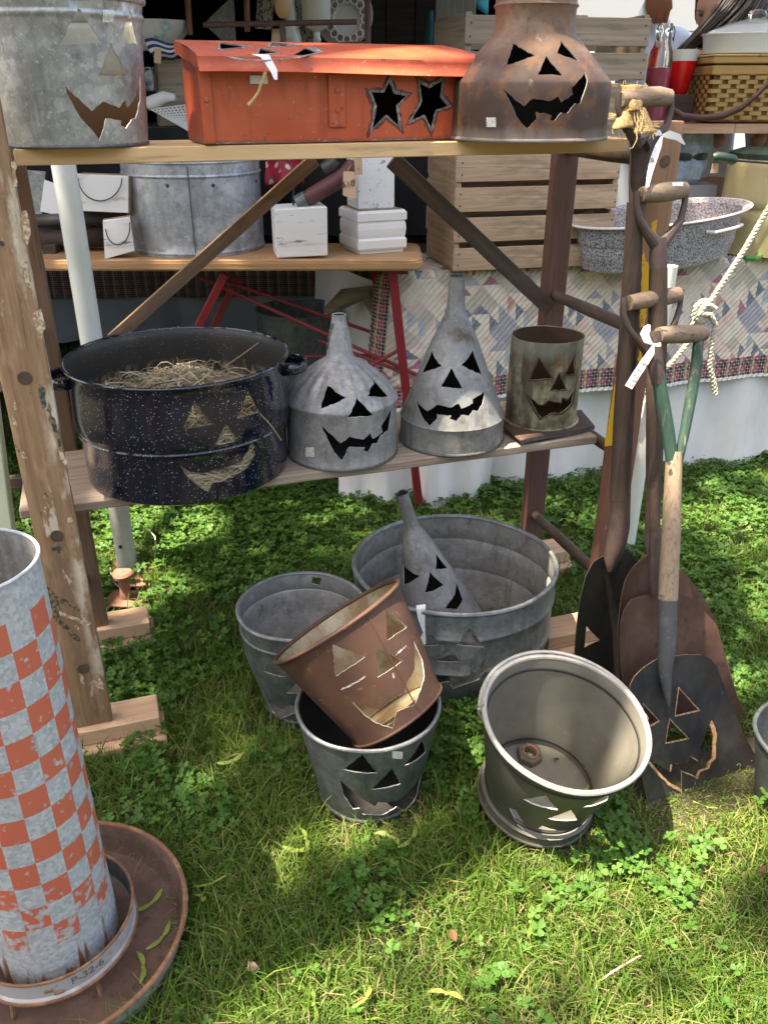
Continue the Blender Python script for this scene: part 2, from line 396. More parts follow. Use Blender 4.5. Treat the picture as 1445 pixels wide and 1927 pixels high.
mat('enamel_black', (.005, .008, .018), [('d', 190, .17, .10, (.62, .66, .72), .8), ('d', 70, .075, .05, (.8, .82, .85), .9)], .13, 0, coat=.5)
mat('enamel_inside', (.030, .029, .027), [('d', 150, .12, .08, (.6, .6, .6), .7), (((('z'), (45, 45, 60), .190, .165), ('n', (50, 50, 30), .50, .56)), (.38, .28, .16), .9)], .45)
mat('straw', (.22, .165, .09), [('a', 'tone', 0, 1, (.50, .44, .30), 1.0)], .75)
mat('red_paint', (.48, .08, .03), [('f', 5, .4, .7, (.60, .13, .055), .8), ('n', (22, 22, 6), .54, .72, (.27, .04, .018), .6), ('n', (6, 6, 40), .60, .74, (.62, .19, .10), .45), ('n', 45, .645, .67, (.10, .05, .035), .8), ('n', 110, .65, .68, (.42, .36, .31), .75), ('n', (7, 90, 90), .68, .71, (.66, .30, .20), .5), ('z', (40, 40, 3), .008, .0, (.10, .06, .04), .8)], .42, 0, bump=((22, 22, 22), .55, .004), coat=.1)
mat('red_inside', (.05, .02, .015), [], .8)
mat('burnt_metal', (.16, .155, .15), [('n', 90, .45, .6, (.42, .42, .41), .8), ('n', 160, .55, .66, (.03, .03, .03), .9)], .65, .3, bump=((160, 160, 160), .8, .002))
mat('scorch', (.20, .045, .02), [('n', 50, .4, .6, (.05, .03, .025), .8)], .7)
def wood(name, a, b, g=(3, 90, 40), knots=.25, rough=.75, extra=(), bumpd=.0015):
    return mat(name, a, [('n', g, .38, .66, b, .9), ('n', (g[0] * 3, g[1] * 2.2, g[2] * 2.2), .54, .7, tuple(x * .45 for x in a), .6), ('f', (6, 14, 14), .62, .74, tuple(x * .4 for x in a), knots)] + list(extra), rough, bump=((g[0] * 2, g[1] * 1.4, g[2] * 1.4), .5, bumpd))
wood('pine_new', (.68, .43, .21), (.76, .53, .30), (2, 55, 30), .12)
wood('shelf_old', (.27, .20, .15), (.40, .33, .26), (3, 90, 60), .3, extra=[('n', (5, 60, 60), .6, .7, (.10, .07, .05), .7)])
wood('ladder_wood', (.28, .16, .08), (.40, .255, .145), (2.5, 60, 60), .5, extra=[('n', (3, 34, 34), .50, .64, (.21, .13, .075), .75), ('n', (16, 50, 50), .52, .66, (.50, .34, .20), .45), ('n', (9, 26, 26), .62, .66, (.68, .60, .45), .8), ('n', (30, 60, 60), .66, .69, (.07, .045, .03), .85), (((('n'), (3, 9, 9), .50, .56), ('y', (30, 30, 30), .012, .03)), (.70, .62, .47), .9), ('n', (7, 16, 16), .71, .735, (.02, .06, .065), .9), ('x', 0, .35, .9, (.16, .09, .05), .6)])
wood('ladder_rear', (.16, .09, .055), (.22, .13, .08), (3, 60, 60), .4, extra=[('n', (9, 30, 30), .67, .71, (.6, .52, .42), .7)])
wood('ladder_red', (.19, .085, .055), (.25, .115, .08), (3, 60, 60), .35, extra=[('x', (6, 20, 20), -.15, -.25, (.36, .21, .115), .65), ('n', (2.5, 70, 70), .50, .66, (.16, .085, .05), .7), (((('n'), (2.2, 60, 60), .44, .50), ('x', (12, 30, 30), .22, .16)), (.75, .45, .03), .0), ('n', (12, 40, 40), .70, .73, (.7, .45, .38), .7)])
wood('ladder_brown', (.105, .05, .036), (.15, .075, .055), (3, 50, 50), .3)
wood('rung_wood', (.075, .048, .035), (.13, .085, .06), (60, 3, 60), .3)
mat('yellow_paint', (.72, .40, .02), [('n', 50, .58, .66, (.25, .12, .06), .9)], .6)
wood('block_wood', (.50, .31, .18), (.62, .42, .27), (3, 60, 40), .2)
wood('crate_wood', (.42, .275, .165), (.56, .41, .27), (2.2, 60, 60), .4, extra=[('n', (5, 18, 18), .54, .68, (.20, .14, .09), .55), ('n', (2, 80, 80), .60, .68, (.12, .08, .05), .7)])
wood('crate_grey', (.24, .185, .13), (.37, .30, .22), (2.2, 60, 60), .4, extra=[('n', (5, 30, 30), .6, .7, (.10, .08, .06), .6)])
wood('beam_grey', (.13, .115, .085), (.20, .18, .14), (2.5, 60, 60), .4)
wood('board_orange', (.42, .235, .105), (.52, .31, .16), (2, 70, 50), .15)
wood('plank_red', (.44, .26, .155), (.55, .35, .22), (2, 60, 40), .3)
mat('plank_top', (.22, .05, .045), [('n', (3, 40, 40), .5, .7, (.30, .10, .08), .8)], .7)
wood('dark_wood', (.05, .035, .025), (.08, .055, .04), (3, 60, 60), .3)
wood('handle_dark', (.042, .027, .018), (.082, .052, .035), (80, 80, 3), .3)
wood('handle_pale', (.27, .195, .13), (.36, .275, .195), (120, 120, 2.5), .2, extra=[('n', (160, 160, 2), .55, .66, (.12, .08, .055), .7)])
wood('handle_grip', (.19, .135, .092), (.27, .20, .142), (3, 90, 90), .2, extra=[('n', (2.5, 110, 110), .58, .66, (.06, .04, .03), .9)])
wood('handle_green', (.018, .055, .04), (.03, .08, .058), (90, 90, 3), .1, extra=[('n', (60, 60, 3), .56, .66, (.22, .19, .13), .7)])
mat('handle_iron', (.075, .052, .045), [('n', 30, .45, .7, (.12, .085, .075), .8), ('n', 120, .6, .7, (.04, .03, .027), .8)], .55, .3, bump=((120, 120, 120), .2, .001))
mat('socket_blue', (.075, .08, .088), [('n', 30, .5, .7, (.12, .125, .13), .8), ('n', 90, .62, .7, (.25, .25, .26), .5)], .6, .2)
mat('brace_rust', (.135, .08, .05), [('n', (5, 40, 40), .42, .66, (.23, .14, .085), .9), ('n', (20, 30, 30), .55, .7, (.06, .035, .025), .8)], .75, bump=((30, 60, 60), .4, .002))
mat('brace_dark', (.055, .036, .026), [('n', (5, 40, 40), .45, .66, (.10, .065, .045), .9), ('n', (20, 30, 30), .6, .7, (.15, .09, .06), .5)], .65)
mat('brace_edge', (.34, .21, .11), [('n', (5, 40, 40), .45, .66, (.22, .13, .07), .9)], .8)  # lighter tone stands in for light along the brace's edges
mat('checker_tube', (.42, .45, .47), [], .55)   # nodes added below
mat('ring_metal', (.50, .50, .49), [('n', 26, .5, .7, (.36, .35, .33), .8), ('n', 34, .62, .70, (.17, .08, .045), .85), ('z', (20, 20, 20), .02, .0, (.15, .07, .045), .85)], .6, .15)
mat('rust_edge', (.20, .095, .05), [('n', 40, .45, .65, (.34, .19, .10), .9), ('n', 100, .55, .7, (.09, .045, .03), .7)], .8)
mat('pan_rust', (.085, .047, .034), [('n', 14, .42, .66, (.14, .085, .065), .9), ('n', 60, .56, .68, (.05, .03, .022), .8)], .8, bump=((60, 60, 60), .4, .002))
mat('pan_outside', (.44, .44, .43), [('n', 20, .5, .68, (.30, .28, .26), .8), ('z', (12, 12, 12), .05, .064, (.22, .11, .06), .8)], .6, .2)
mat('grey_bucket', (.075, .078, .062), [('f', 8, .4, .7, (.105, .108, .088), .8), ('n', 60, .62, .72, (.4, .4, .37), .4)], .45, .3)
mat('grey_bucket_in', (.20, .195, .165), [('f', 7, .42, .68, (.14, .135, .112), .9), ('n', 60, .62, .72, (.28, .27, .24), .5), ('n', 28, .58, .7, (.15, .13, .10), .4)], .55, .3)
mat('grey_rim', (.46, .45, .41), [('n', 50, .5, .7, (.33, .32, .29), .8)], .45, .4)
mat('black_band', (.012, .014, .013), [], .5)
mat('iron_nut', (.13, .12, .105), [('n', 60, .5, .7, (.2, .18, .15), .8)], .6, .4)
mat('pole_white', (.74, .78, .74), [('n', (90, 90, 14), .68, .71, (.10, .09, .08), .85), ('f', 5, .45, .7, (.62, .68, .60), .6)], .4, coat=.2)
mat('pole_base', (.55, .55, .52), [('n', 40, .5, .7, (.42, .41, .38), .8)], .55, .3)
mat('stake_rust', (.27, .125, .085), [('n', 30, .45, .68, (.18, .075, .05), .9)], .8)
mat('white_paint_wood', (.78, .79, .78), [('n', (6, 60, 60), .57, .68, (.48, .48, .47), .7), ('n', (9, 50, 50), .605, .66, (.16, .155, .15), .85)], .65, bump=((6, 60, 60), .4, .001))
mat('white_paint_worn', (.78, .78, .75), [('n', (7, 40, 40), .57, .65, (.48, .45, .42), .8), ('n', 60, .68, .72, (.2, .17, .14), .8)], .65)
mat('white_moulding', (.82, .82, .80), [('n', 60, .70, .73, (.3, .28, .26), .7), ('f', 7, .5, .8, (.72, .72, .68), .6)], .5)
mat('raw_edge', (.40, .27, .17), [('n', 30, .5, .68, (.22, .10, .05), .8)], .8)
mat('wire', (.05, .045, .04), [], .5, .5)
mat('paper_white', (.85, .86, .85), [], .8)
mat('sticker', (.74, .74, .70), [('d', (900, 900, 260), .55, .35, (.25, .25, .25), .75)], .6)
mat('tag_tan', (.66, .45, .31), [('n', 60, .5, .8, (.58, .38, .26), .6)], .8)
mat('ink', (.02, .02, .02), [], .6)
mat('twine', (.62, .47, .24), [('n', 300, .4, .6, (.42, .30, .13), .8)], .9)
mat('burlap', (.58, .41, .19), [('d', 420, .32, .55, (.22, .14, .06), .85), ('n', 40, .5, .7, (.66, .50, .26), .6)], .95, bump=((500, 500, 500), .8, .002))
mat('red_leg', (.26, .022, .028), [('n', 40, .6, .72, (.14, .03, .03), .7), ('n', 120, .70, .73, (.35, .2, .18), .6)], .5)
mat('black_cloth', (.006, .006, .007), [('w', (1.2, .5, .2), .3, .8, (.012, .012, .014), 1)], .95)
mat('dark_panel', (.015, .013, .012), [('n', (3, 30, 3), .5, .7, (.022, .018, .016), .8)], .85)
mat('sheet_white', (.76, .755, .74), [('f', 6, .45, .7, (.66, .66, .65), .6), ('n', (8, 8, 3), .55, .7, (.60, .59, .56), .4)], .85, sub=0)
mat('sheet_shade', (.50, .53, .58), [], .9)  # white sheet with the stall's shade mixed into its colour
mat('rope', (.52, .48, .385), [('n', 200, .45, .65, (.36, .32, .24), .8)], .9)
mat('enamel_speckle', (.46, .455, .48), [('n', 230, .48, .56, (.035, .03, .035), .95), ('n', 12, .70, .73, (.015, .015, .02), .95)], .3)
mat('enamel_speckle_in', (.52, .48, .48), [('n', 200, .46, .56, (.10, .08, .085), .9)], .35)
mat('enamel_rim', (.74, .66, .64), [], .35)
mat('yellow_enamel', (.50, .43, .22), [('f', 4, .4, .7, (.56, .50, .30), .7), ('n', 60, .70, .74, (.3, .24, .1), .5)], .3)
mat('green_dark', (.02, .045, .03), [], .4)
mat('green_pepper', (.06, .25, .04), [], .3)
mat('basket_dark', (.25, .15, .045), [('n', 40, .45, .65, (.10, .06, .02), .8)], .7)
mat('basket_light', (.40, .245, .075), [('n', (40, 40, 40), .5, .7, (.36, .21, .05), .8), ('n', 14, .62, .7, (.12, .075, .025), .75)], .5, coat=.2)
mat('leather', (.075, .025, .018), [('n', 40, .5, .7, (.11, .045, .035), .8)], .45)
mat('milk_glass', (.66, .68, .62), [], .2, coat=.3)
mat('clear_glass', (.85, .88, .87), [], .05, trans=1.0)
mat('pink_liquid', (.50, .06, .13), [('n', 20, .5, .7, (.56, .12, .18), .8)], .3, coat=.3)
mat('red_glass', (.62, .01, .012), [], .15, coat=.4)
mat('skin', (.50, .27, .19), [('n', 30, .45, .7, (.44, .22, .16), .5)], .5)
mat('hair_dark', (.025, .016, .012), [('w', (60, 60, 3), .5, .9, (.055, .035, .025), .8)], .45)
mat('hair_auburn', (.22, .08, .04), [('w', (60, 60, 3), .4, .9, (.32, .14, .07), .9)], .5)
mat('shirt_white', (.76, .78, .82), [], .9)
mat('shirt_blue', (.42, .50, .58), [], .9)
mat('denim_pale', (.36, .50, .60), [('n', 40, .45, .65, (.58, .68, .74), .8), ('n', 60, .6, .7, (.10, .14, .16), .7)], .9)
mat('denim', (.07, .10, .16), [], .9)
mat('siding', (.72, .73, .72), [('n', 9, .55, .75, (.6, .6, .58), .6)], .7)
mat('siding_grey', (.42, .45, .48), [], .7)
mat('copper', (.22, .10, .06), [('n', 30, .5, .7, (.12, .06, .04), .8)], .6, .4)
mat('rack_rust', (.12, .07, .055), [('n', 60, .45, .7, (.2, .12, .09), .8)], .8)
mat('pink_plate', (.50, .36, .30), [('n', 40, .5, .7, (.44, .30, .25), .6)], .4)
mat('lace_plate', (.64, .60, .55), [], .4)
mat('gourd', (.50, .30, .15), [('n', 20, .5, .7, (.40, .22, .10), .7), ('n', 60, .68, .72, (.12, .07, .04), .8)], .5)
mat('speckled_board', (.40, .36, .32), [('n', 120, .5, .56, (.035, .03, .03), .95)], .8)
mat('blue_stripe', (.02, .045, .16), [('z', (0, 0, 0), .0, .001, (.02, .045, .16), 0)], .8)
mat('blue_cloth', (.025, .05, .17), [], .85)
mat('cloth_white', (.76, .76, .74), [], .9)
mat('enamel_white', (.70, .73, .72), [('n', 14, .58, .66, (.10, .42, .48), .7)], .25)
mat('teal', (.03, .30, .36), [], .7)
mat('glass_shard', (.35, .35, .34), [('n', 130, .60, .66, (.8, .8, .8), .8)], .15, alpha=.35)
mat('fabric_red', (.42, .03, .05), [('d', 30, .35, .25, (.75, .72, .70), .9), ('n', 25, .58, .62, (.05, .16, .11), .9)], .85)
mat('iron_red', (.13, .05, .05), [('n', 30, .5, .7, (.09, .04, .04), .8)], .55, .1)
mat('metal_grey', (.10, .10, .10), [], .5, .5)
mat('pale_green_paint', (.62, .68, .50), [('n', 50, .70, .73, (.25, .18, .12), .8), ('n', (4, 40, 40), .55, .75, (.70, .74, .62), .6)], .6)
mat('soil', (.045, .036, .022), [('n', 30, .4, .7, (.075, .065, .03), .9), ('n', 90, .5, .7, (.028, .03, .012), .7)], .95, bump=((60, 60, 60), .6, .01))
mat('tent_fabric', (.10, .11, .10), [], .8)
def leafmat(name, a, b, c, rough=.55, tl=.35):
    m = mat(name, a, [('a', 'tone', 0, .5, b, 1.0), ('a', 'tone', .55, 1.0, c, 1.0)], rough, spec=.35)
    t = m.node_tree; p = t.nodes['Principled BSDF']; o = [n for n in t.nodes if n.type == 'OUTPUT_MATERIAL'][0]
    tr = t.nodes.new('ShaderNodeBsdfTranslucent'); ms = t.nodes.new('ShaderNodeMixShader'); ms.inputs[0].default_value = tl
    t.links.new(p.inputs['Base Color'].links[0].from_socket, tr.inputs[0])
    t.links.new(p.outputs[0], ms.inputs[1]); t.links.new(tr.outputs[0], ms.inputs[2]); t.links.new(ms.outputs[0], o.inputs[0]); return m
leafmat('grass', (.055, .126, .017), (.105, .205, .029), (.23, .31, .062))
leafmat('thatch', (.13, .125, .045), (.21, .185, .08), (.33, .27, .14), .8, .2)
leafmat('clover', (.048, .135, .022), (.075, .185, .030), (.12, .24, .045))
leafmat('maple_seed', (.22, .34, .06), (.30, .40, .09), (.42, .48, .16), .5, .4)
leafmat('tree_leaf', (.035, .085, .02), (.05, .12, .025), (.08, .16, .04))
mat('dead_leaf', (.24, .13, .07), [('n', 60, .5, .7, (.16, .08, .045), .8)], .8)
mat('bark', (.10, .08, .06), [('n', (30, 30, 5), .45, .65, (.05, .04, .03), .9)], .9)
mat('hedge', (.03, .07, .02), [('n', 12, .5, .7, (.05, .11, .03), .8)], .8)
for i, (a, b) in enumerate([((.68, .60, .48), (.74, .67, .56)), ((.34, .34, .36), (.44, .44, .47)), ((.46, .42, .34), (.55, .51, .42)), ((.36, .14, .19), (.48, .26, .30)), ((.13, .15, .19), (.30, .32, .36)), ((.36, .40, .44), (.50, .53, .56)), ((.16, .20, .19), (.26, .30, .28)), ((.48, .27, .22), (.58, .38, .32)), ((.66, .50, .42), (.73, .58, .50))]):
    mat('quilt_%d' % i, a, [('n', 220, .4, .6, b, .8), ('n', 26, .5, .7, tuple(x * .8 for x in a), .5)], .95, bump=((260, 260, 260), .4, .001))
mat('quilt_plaid', (.34, .07, .13), [('x', 0, 0, 1, (.34, .07, .13), 0)], .95)
def plaid(m, sc, axes=(0, 2)):
    """woven bands in two directions"""
    t = m.node_tree; L = t.links; p = t.nodes['Principled BSDF']
    at = t.nodes.new('ShaderNodeUVMap'); s = t.nodes.new('ShaderNodeSeparateXYZ'); L.new(at.outputs[0], s.inputs[0])
    def band(sock, period, lo, wdt):
        a = t.nodes.new('ShaderNodeMath'); a.operation = 'MULTIPLY'; a.inputs[1].default_value = 1 / period; L.new(sock, a.inputs[0])
        f = t.nodes.new('ShaderNodeMath'); f.operation = 'FRACT'; L.new(a.outputs[0], f.inputs[0])
        g = t.nodes.new('ShaderNodeMath'); g.operation = 'GREATER_THAN'; g.inputs[1].default_value = lo; L.new(f.outputs[0], g.inputs[0])
        h = t.nodes.new('ShaderNodeMath'); h.operation = 'LESS_THAN'; h.inputs[1].default_value = lo + wdt; L.new(f.outputs[0], h.inputs[0])
        k = t.nodes.new('ShaderNodeMath'); k.operation = 'MULTIPLY'; L.new(g.outputs[0], k.inputs[0]); L.new(h.outputs[0], k.inputs[1]); return k.outputs[0]
    col = p.inputs['Base Color'].links[0].from_socket
    for ax, per, lo, wd, c, st in sc:
        k = band(s.outputs[ax], per, lo, wd); q = t.nodes.new('ShaderNodeMath'); q.operation = 'MULTIPLY'; q.inputs[1].default_value = st; L.new(k, q.inputs[0])
        mx = t.nodes.new('ShaderNodeMix'); mx.data_type = 'RGBA'; L.new(q.outputs[0], mx.inputs[0]); L.new(col, mx.inputs[6]); mx.inputs[7].default_value = (*c, 1); col = mx.outputs[2]
    L.new(col, p.inputs['Base Color'])
plaid(MATS['quilt_plaid'], [(0, .06, .0, .38, (.02, .02, .03), .8), (1, .05, .1, .35, (.025, .025, .035), .75), (0, .06, .5, .16, (.45, .50, .26), .6), (0, .012, 0, .16, (.62, .58, .42), .6), (1, .0125, 0, .16, (.62, .58, .42), .6)])
# painted checks of the feeder tube: angle and height cells, worn towards the foot
def checker(m, n, rowh, z0, z1, ang0, a_lo, a_hi):
    t = m.node_tree; L = t.links; p = t.nodes['Principled BSDF']
    src = MATS['galv_tube'].node_tree
    tc = t.nodes.new('ShaderNodeTexCoord').outputs['Object']; s = t.nodes.new('ShaderNodeSeparateXYZ'); L.new(tc, s.inputs[0])
    def M_(op, a, b=None, c=None):
        x = t.nodes.new('ShaderNodeMath'); x.operation = op
        for i, q in enumerate((a, b, c)):
            if q is None: continue
            if hasattr(q, 'links'): L.new(q, x.inputs[i])
            else: x.inputs[i].default_value = q
        return x.outputs[0]
    ang = M_('ADD', M_('ARCTAN2', s.outputs[1], s.outputs[0]), -ang0); ang = M_('MODULO', M_('ADD', ang, 4 * math.pi), 2 * math.pi)
    ca = M_('FLOOR', M_('MULTIPLY', ang, n / (2 * math.pi))); cz = M_('FLOOR', M_('MULTIPLY', M_('SUBTRACT', s.outputs[2], z0), 1 / rowh))
    ck = M_('MODULO', M_('ADD', M_('ADD', ca, cz), 200), 2.0)
    inside = M_('MULTIPLY', M_('GREATER_THAN', s.outputs[2], z0), M_('LESS_THAN', s.outputs[2], z1)); ck = M_('MULTIPLY', ck, inside)
    ck = M_('MULTIPLY', ck, M_('MULTIPLY', M_('GREATER_THAN', ang, a_lo), M_('LESS_THAN', ang, a_hi)))
    nz = t.nodes.new('ShaderNodeTexNoise'); nz.inputs['Scale'].default_value = 70; nz.inputs['Detail'].default_value = 8; L.new(tc, nz.inputs['Vector'])
    lowfade = t.nodes.new('ShaderNodeMapRange'); lowfade.inputs[1].default_value = z0 - .02; lowfade.inputs[2].default_value = z0 + .16; lowfade.inputs[3].default_value = .40; lowfade.inputs[4].default_value = .60; L.new(s.outputs[2], lowfade.inputs[0])
    wear = t.nodes.new('ShaderNodeMapRange'); L.new(nz.outputs[0], wear.inputs[0]); wear.inputs[3].default_value = 1; wear.inputs[4].default_value = .12
    L.new(lowfade.outputs[0], wear.inputs[1]); L.new(M_('ADD', lowfade.outputs[0], .10), wear.inputs[2])
    vo = t.nodes.new('ShaderNodeTexVoronoi'); vo.inputs['Scale'].default_value = 160; L.new(tc, vo.inputs['Vector']); sc = t.nodes.new('ShaderNodeSeparateColor'); L.new(vo.outputs['Color'], sc.inputs[0])
    g = t.nodes.new('ShaderNodeMix'); g.data_type = 'RGBA'; g.inputs[6].default_value = (.36, .40, .42, 1); g.inputs[7].default_value = (.56, .585, .60, 1); L.new(sc.outputs[0], g.inputs[0])
    b = t.nodes.new('ShaderNodeMix'); b.data_type = 'RGBA'; L.new(M_('MULTIPLY', ck, wear.outputs[0]), b.inputs[0]); L.new(g.outputs[2], b.inputs[6]); b.inputs[7].default_value = (.62, .155, .09, 1)
    # rust runs at the foot
    mp = t.nodes.new('ShaderNodeMapping'); mp.inputs['Scale'].default_value = (45, 45, 5); L.new(tc, mp.inputs[0])
    n2 = t.nodes.new('ShaderNodeTexNoise'); n2.inputs['Scale'].default_value = 1; n2.inputs['Detail'].default_value = 6; L.new(mp.outputs[0], n2.inputs['Vector'])
    rz = t.nodes.new('ShaderNodeMapRange'); rz.inputs[1].default_value = .045; rz.inputs[2].default_value = .20; rz.inputs[3].default_value = .44; rz.inputs[4].default_value = .74; L.new(s.outputs[2], rz.inputs[0])
    rr = t.nodes.new('ShaderNodeMapRange'); L.new(n2.outputs[0], rr.inputs[0]); L.new(rz.outputs[0], rr.inputs[1]); L.new(M_('ADD', rz.outputs[0], .06), rr.inputs[2])
    c = t.nodes.new('ShaderNodeMix'); c.data_type = 'RGBA'; L.new(rr.outputs[0], c.inputs[0]); L.new(b.outputs[2], c.inputs[6]); c.inputs[7].default_value = (.23, .10, .045, 1)
    L.new(c.outputs[2], p.inputs['Base Color']); p.inputs['Metallic'].default_value = .12; p.inputs['Roughness'].default_value = .55
# ---------------------------------------------------------------- setting
V, F = grid(41, 41, lambda i, j: ((i - .5) * 120, (j - .5) * 120 + 30, 0))
tag(mobj('ground', V, F, 'soil', smooth=False), kind='structure')

# ---------------------------------------------------------------- the two ladders that carry the shelves
UP = Vector((0, 0, 1))
def ladder(s0, label, zt_f, zt_r, mf, mr, rung_z, wf=.086, th=.032, d_r=.41, tf=1.0):
    root = thing('wooden_ladder', label, 'ladder', fr(s0, 0), 'upright ladders holding the shelves')
    st = board('stile', fr(s0, 0, zt_f), fr(s0, 0, .086), wf, th, -E2, mf, root, b=.004, wob=.0015, cuts=24, taper=tf, seg=2)
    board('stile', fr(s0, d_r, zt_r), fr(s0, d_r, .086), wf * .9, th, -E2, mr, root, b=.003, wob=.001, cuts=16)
    for z in rung_z:
        V, F = tube([fr(s0, -.0185, z), fr(s0, .0, z), fr(s0, .02, z), fr(s0, .2, z), fr(s0, d_r + .018, z)], [.0128, .0128, .014, .016, .0128], 14)
        mobj('rung', V, F, 'rung_wood', root, world=root)
    return root, st
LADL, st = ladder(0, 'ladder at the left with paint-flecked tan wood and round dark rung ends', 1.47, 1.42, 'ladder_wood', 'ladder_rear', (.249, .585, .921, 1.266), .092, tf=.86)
# brushed green strokes and cream paint chips on the near stile, screws
def on_stile(u, v): return onPl(u, v, fr(0, -.0168), E2)
def paint_patch(name, px, m, root, off=0.0, ragged=2.0):
    P = dense([(u, v) for u, v in px], 7, ragged)
    V = [on_stile(u, v) - E2 * (.0006 + off) for u, v in P]
    return mobj(name, V, [tuple(range(len(V)))], m, root, smooth=False, world=root)
mat('green_stroke', (.018, .06, .06), [('n', 110, .44, .56, (.34, .19, .09), .9)], .7)
mat('cream_chip', (.66, .58, .43), [('n', 120, .42, .54, (.36, .20, .095), .92)], .8)
for px in ([(88, 1102), (104, 1118), (112, 1145), (108, 1168), (96, 1160), (90, 1135)], [(106, 1122), (130, 1128), (152, 1146), (150, 1151), (126, 1136), (106, 1130)],
           [(108, 1160), (128, 1178), (153, 1204), (149, 1208), (124, 1186), (106, 1168)], [(74, 722), (86, 730), (88, 765), (80, 770), (74, 745)], [(96, 775), (106, 795), (116, 838), (112, 842), (100, 805), (92, 790)], [(92, 755), (98, 770), (96, 782), (88, 772)]):
    paint_patch('paint_stroke', px, 'green_stroke', LADL)
for px in ([(110, 846), (120, 852), (127, 872), (123, 876), (112, 862)], [(26, 752), (31, 755), (35, 770), (28, 772)], [(24, 780), (31, 792), (33, 806), (28, 806)], [(38, 848), (48, 852), (53, 862), (44, 862)], [(172, 1285), (186, 1268), (192, 1280), (197, 1298), (186, 1296)], [(112, 1148), (140, 1160), (172, 1172), (168, 1178), (138, 1166), (112, 1156)],
           [(143, 1175), (147, 1185), (151, 1190), (149, 1180)], [(150, 1266), (157, 1272), (160, 1288), (152, 1282)], [(60, 588), (78, 580), (86, 610), (80, 640), (70, 622)], [(40, 400), (50, 396), (58, 430), (52, 462), (44, 440)], [(22, 305), (30, 300), (34, 350), (28, 352)], [(44, 500), (52, 490), (60, 540), (52, 552)], [(82, 955), (88, 953), (90, 966), (84, 968)], [(127, 975), (136, 972), (138, 982), (128, 984)]):
    paint_patch('paint_chip', px, 'cream_chip', LADL, .0003)
for u, v in ((4, 458), (102, 1033)):
    p = on_stile(u, v); V, F = tube([p + E2 * .002, p - E2 * .0012], .0042, 10); mobj('screw', V, F, 'edge_dark', LADL, world=LADL)
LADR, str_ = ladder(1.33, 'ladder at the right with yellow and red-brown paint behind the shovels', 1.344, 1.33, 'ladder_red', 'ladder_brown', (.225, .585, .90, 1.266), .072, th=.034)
# yellow paint left on the outer stile
def patch_on(root, px, m, d, name='paint_chip', s0=0, rag=2.0):
    P = dense(px, 7, rag); V = [onPl(u, v, fr(0, d), E2) - E2 * .0006 for u, v in P]; mobj(name, V, [tuple(range(len(V)))], m, root, smooth=False, world=root)
for px in ([(1208, 470), (1222, 500), (1219, 560), (1206, 690), (1200, 690), (1204, 560)], [(1152, 740), (1160, 690), (1166, 640), (1160, 760), (1154, 838), (1137, 840), (1144, 790)], [(1224, 420), (1236, 412), (1234, 445), (1222, 452)]):
    patch_on(LADR, px, 'yellow_paint', -.0175)
# timber shoes under the ladder feet
def shoe(s, d, s0, s1, label):
    root = thing('foot_block', label, 'wood block', fr(s, d), 'timber blocks under the ladder feet')
    board('lower_board', fr(s + s0, d, .022), fr(s + s1 + .01, d, .022), .125, .043, UP, 'block_wood', root, .0025)
    board('upper_board', fr(s + s0 + .004, d + .012, .0655), fr(s + s1, d + .012, .0655), .09, .041, UP, 'block_wood', root, .0025)
shoe(0, 0, -.07, .145, 'near timber block under the left ladder, lowest left on the grass')
shoe(0, .41, -.06, .15, 'far timber block under the left ladder beside the rusty stake')
shoe(1.33, 0, -.17, .09, 'near timber block under the right ladder behind the black shovel blade')
shoe(1.33, .41, -.05, .13, 'far timber block under the right ladder beyond the washtub')
# ---------------------------------------------------------------- shelves and braces
o = board('shelf_board', fr(.046, .175, 1.2945), fr(1.286, .175, 1.2945), .23, .027, UP, 'pine_new', None, .0015); tag(o, 'smooth yellow pine board forming the top shelf', 'shelf', 'shelf boards across the ladders')
o = board('shelf_board', fr(-.07, .205, .611), fr(1.292, .205, .611), .31, .022, UP, 'shelf_old', None, .003, wob=.0015, cuts=20); tag(o, 'weathered rough plank forming the lower shelf', 'shelf', 'shelf boards across the ladders')
def brace(name, a0, a1, b0, b1, d, th, m, label):
    """flat bar between two photographed edges on the plane d"""
    q = lambda p: onPl(p[0], p[1], fr(0, d), E2)
    A = (q(a0) + q(a1)) / 2; B = (q(b0) + q(b1)) / 2; wdt = (q(b1) - q(b0)).length * .0 + abs((q(a1) - q(a0)).cross((B - A).normalized()).length)
    V, F = bevbox((B - A).length, wdt, th, .0015, 1, .0008, 14); M = basis((A + B) / 2, B - A, -E2)
    mi = []
    for f in F:
        P = [Vector(V[i]) for i in f]; n = (P[1] - P[0]).cross(P[2] - P[0]).normalized(); mi.append(1 if abs(n.y) > .6 else 0)
    o = mobj(name, V, F, m, None, smooth=False, mi=mi); o.matrix_world = M; return tag(o, label, 'brace', 'diagonal braces under the top shelf')
brace('diagonal_brace', (573, 300), (612, 300), (196, 640), (226, 640), .402, .012, ['brace_rust', 'brace_edge'], 'rough brown diagonal brace running down behind the black pot')
o = brace('diagonal_brace', (712, 300), (762, 300), (1012, 586), (1056, 574), .388, .006, ['brace_dark', 'brace_dark'], 'dark flat diagonal brace screwed to the right ladder')
V, F = tube([onPl(1046, 580, fr(0, .382), E2), onPl(1046, 580, fr(0, .378), E2)], .005, 10); s_ = mobj('screw', V, F, 'edge_dark', o, world=o)

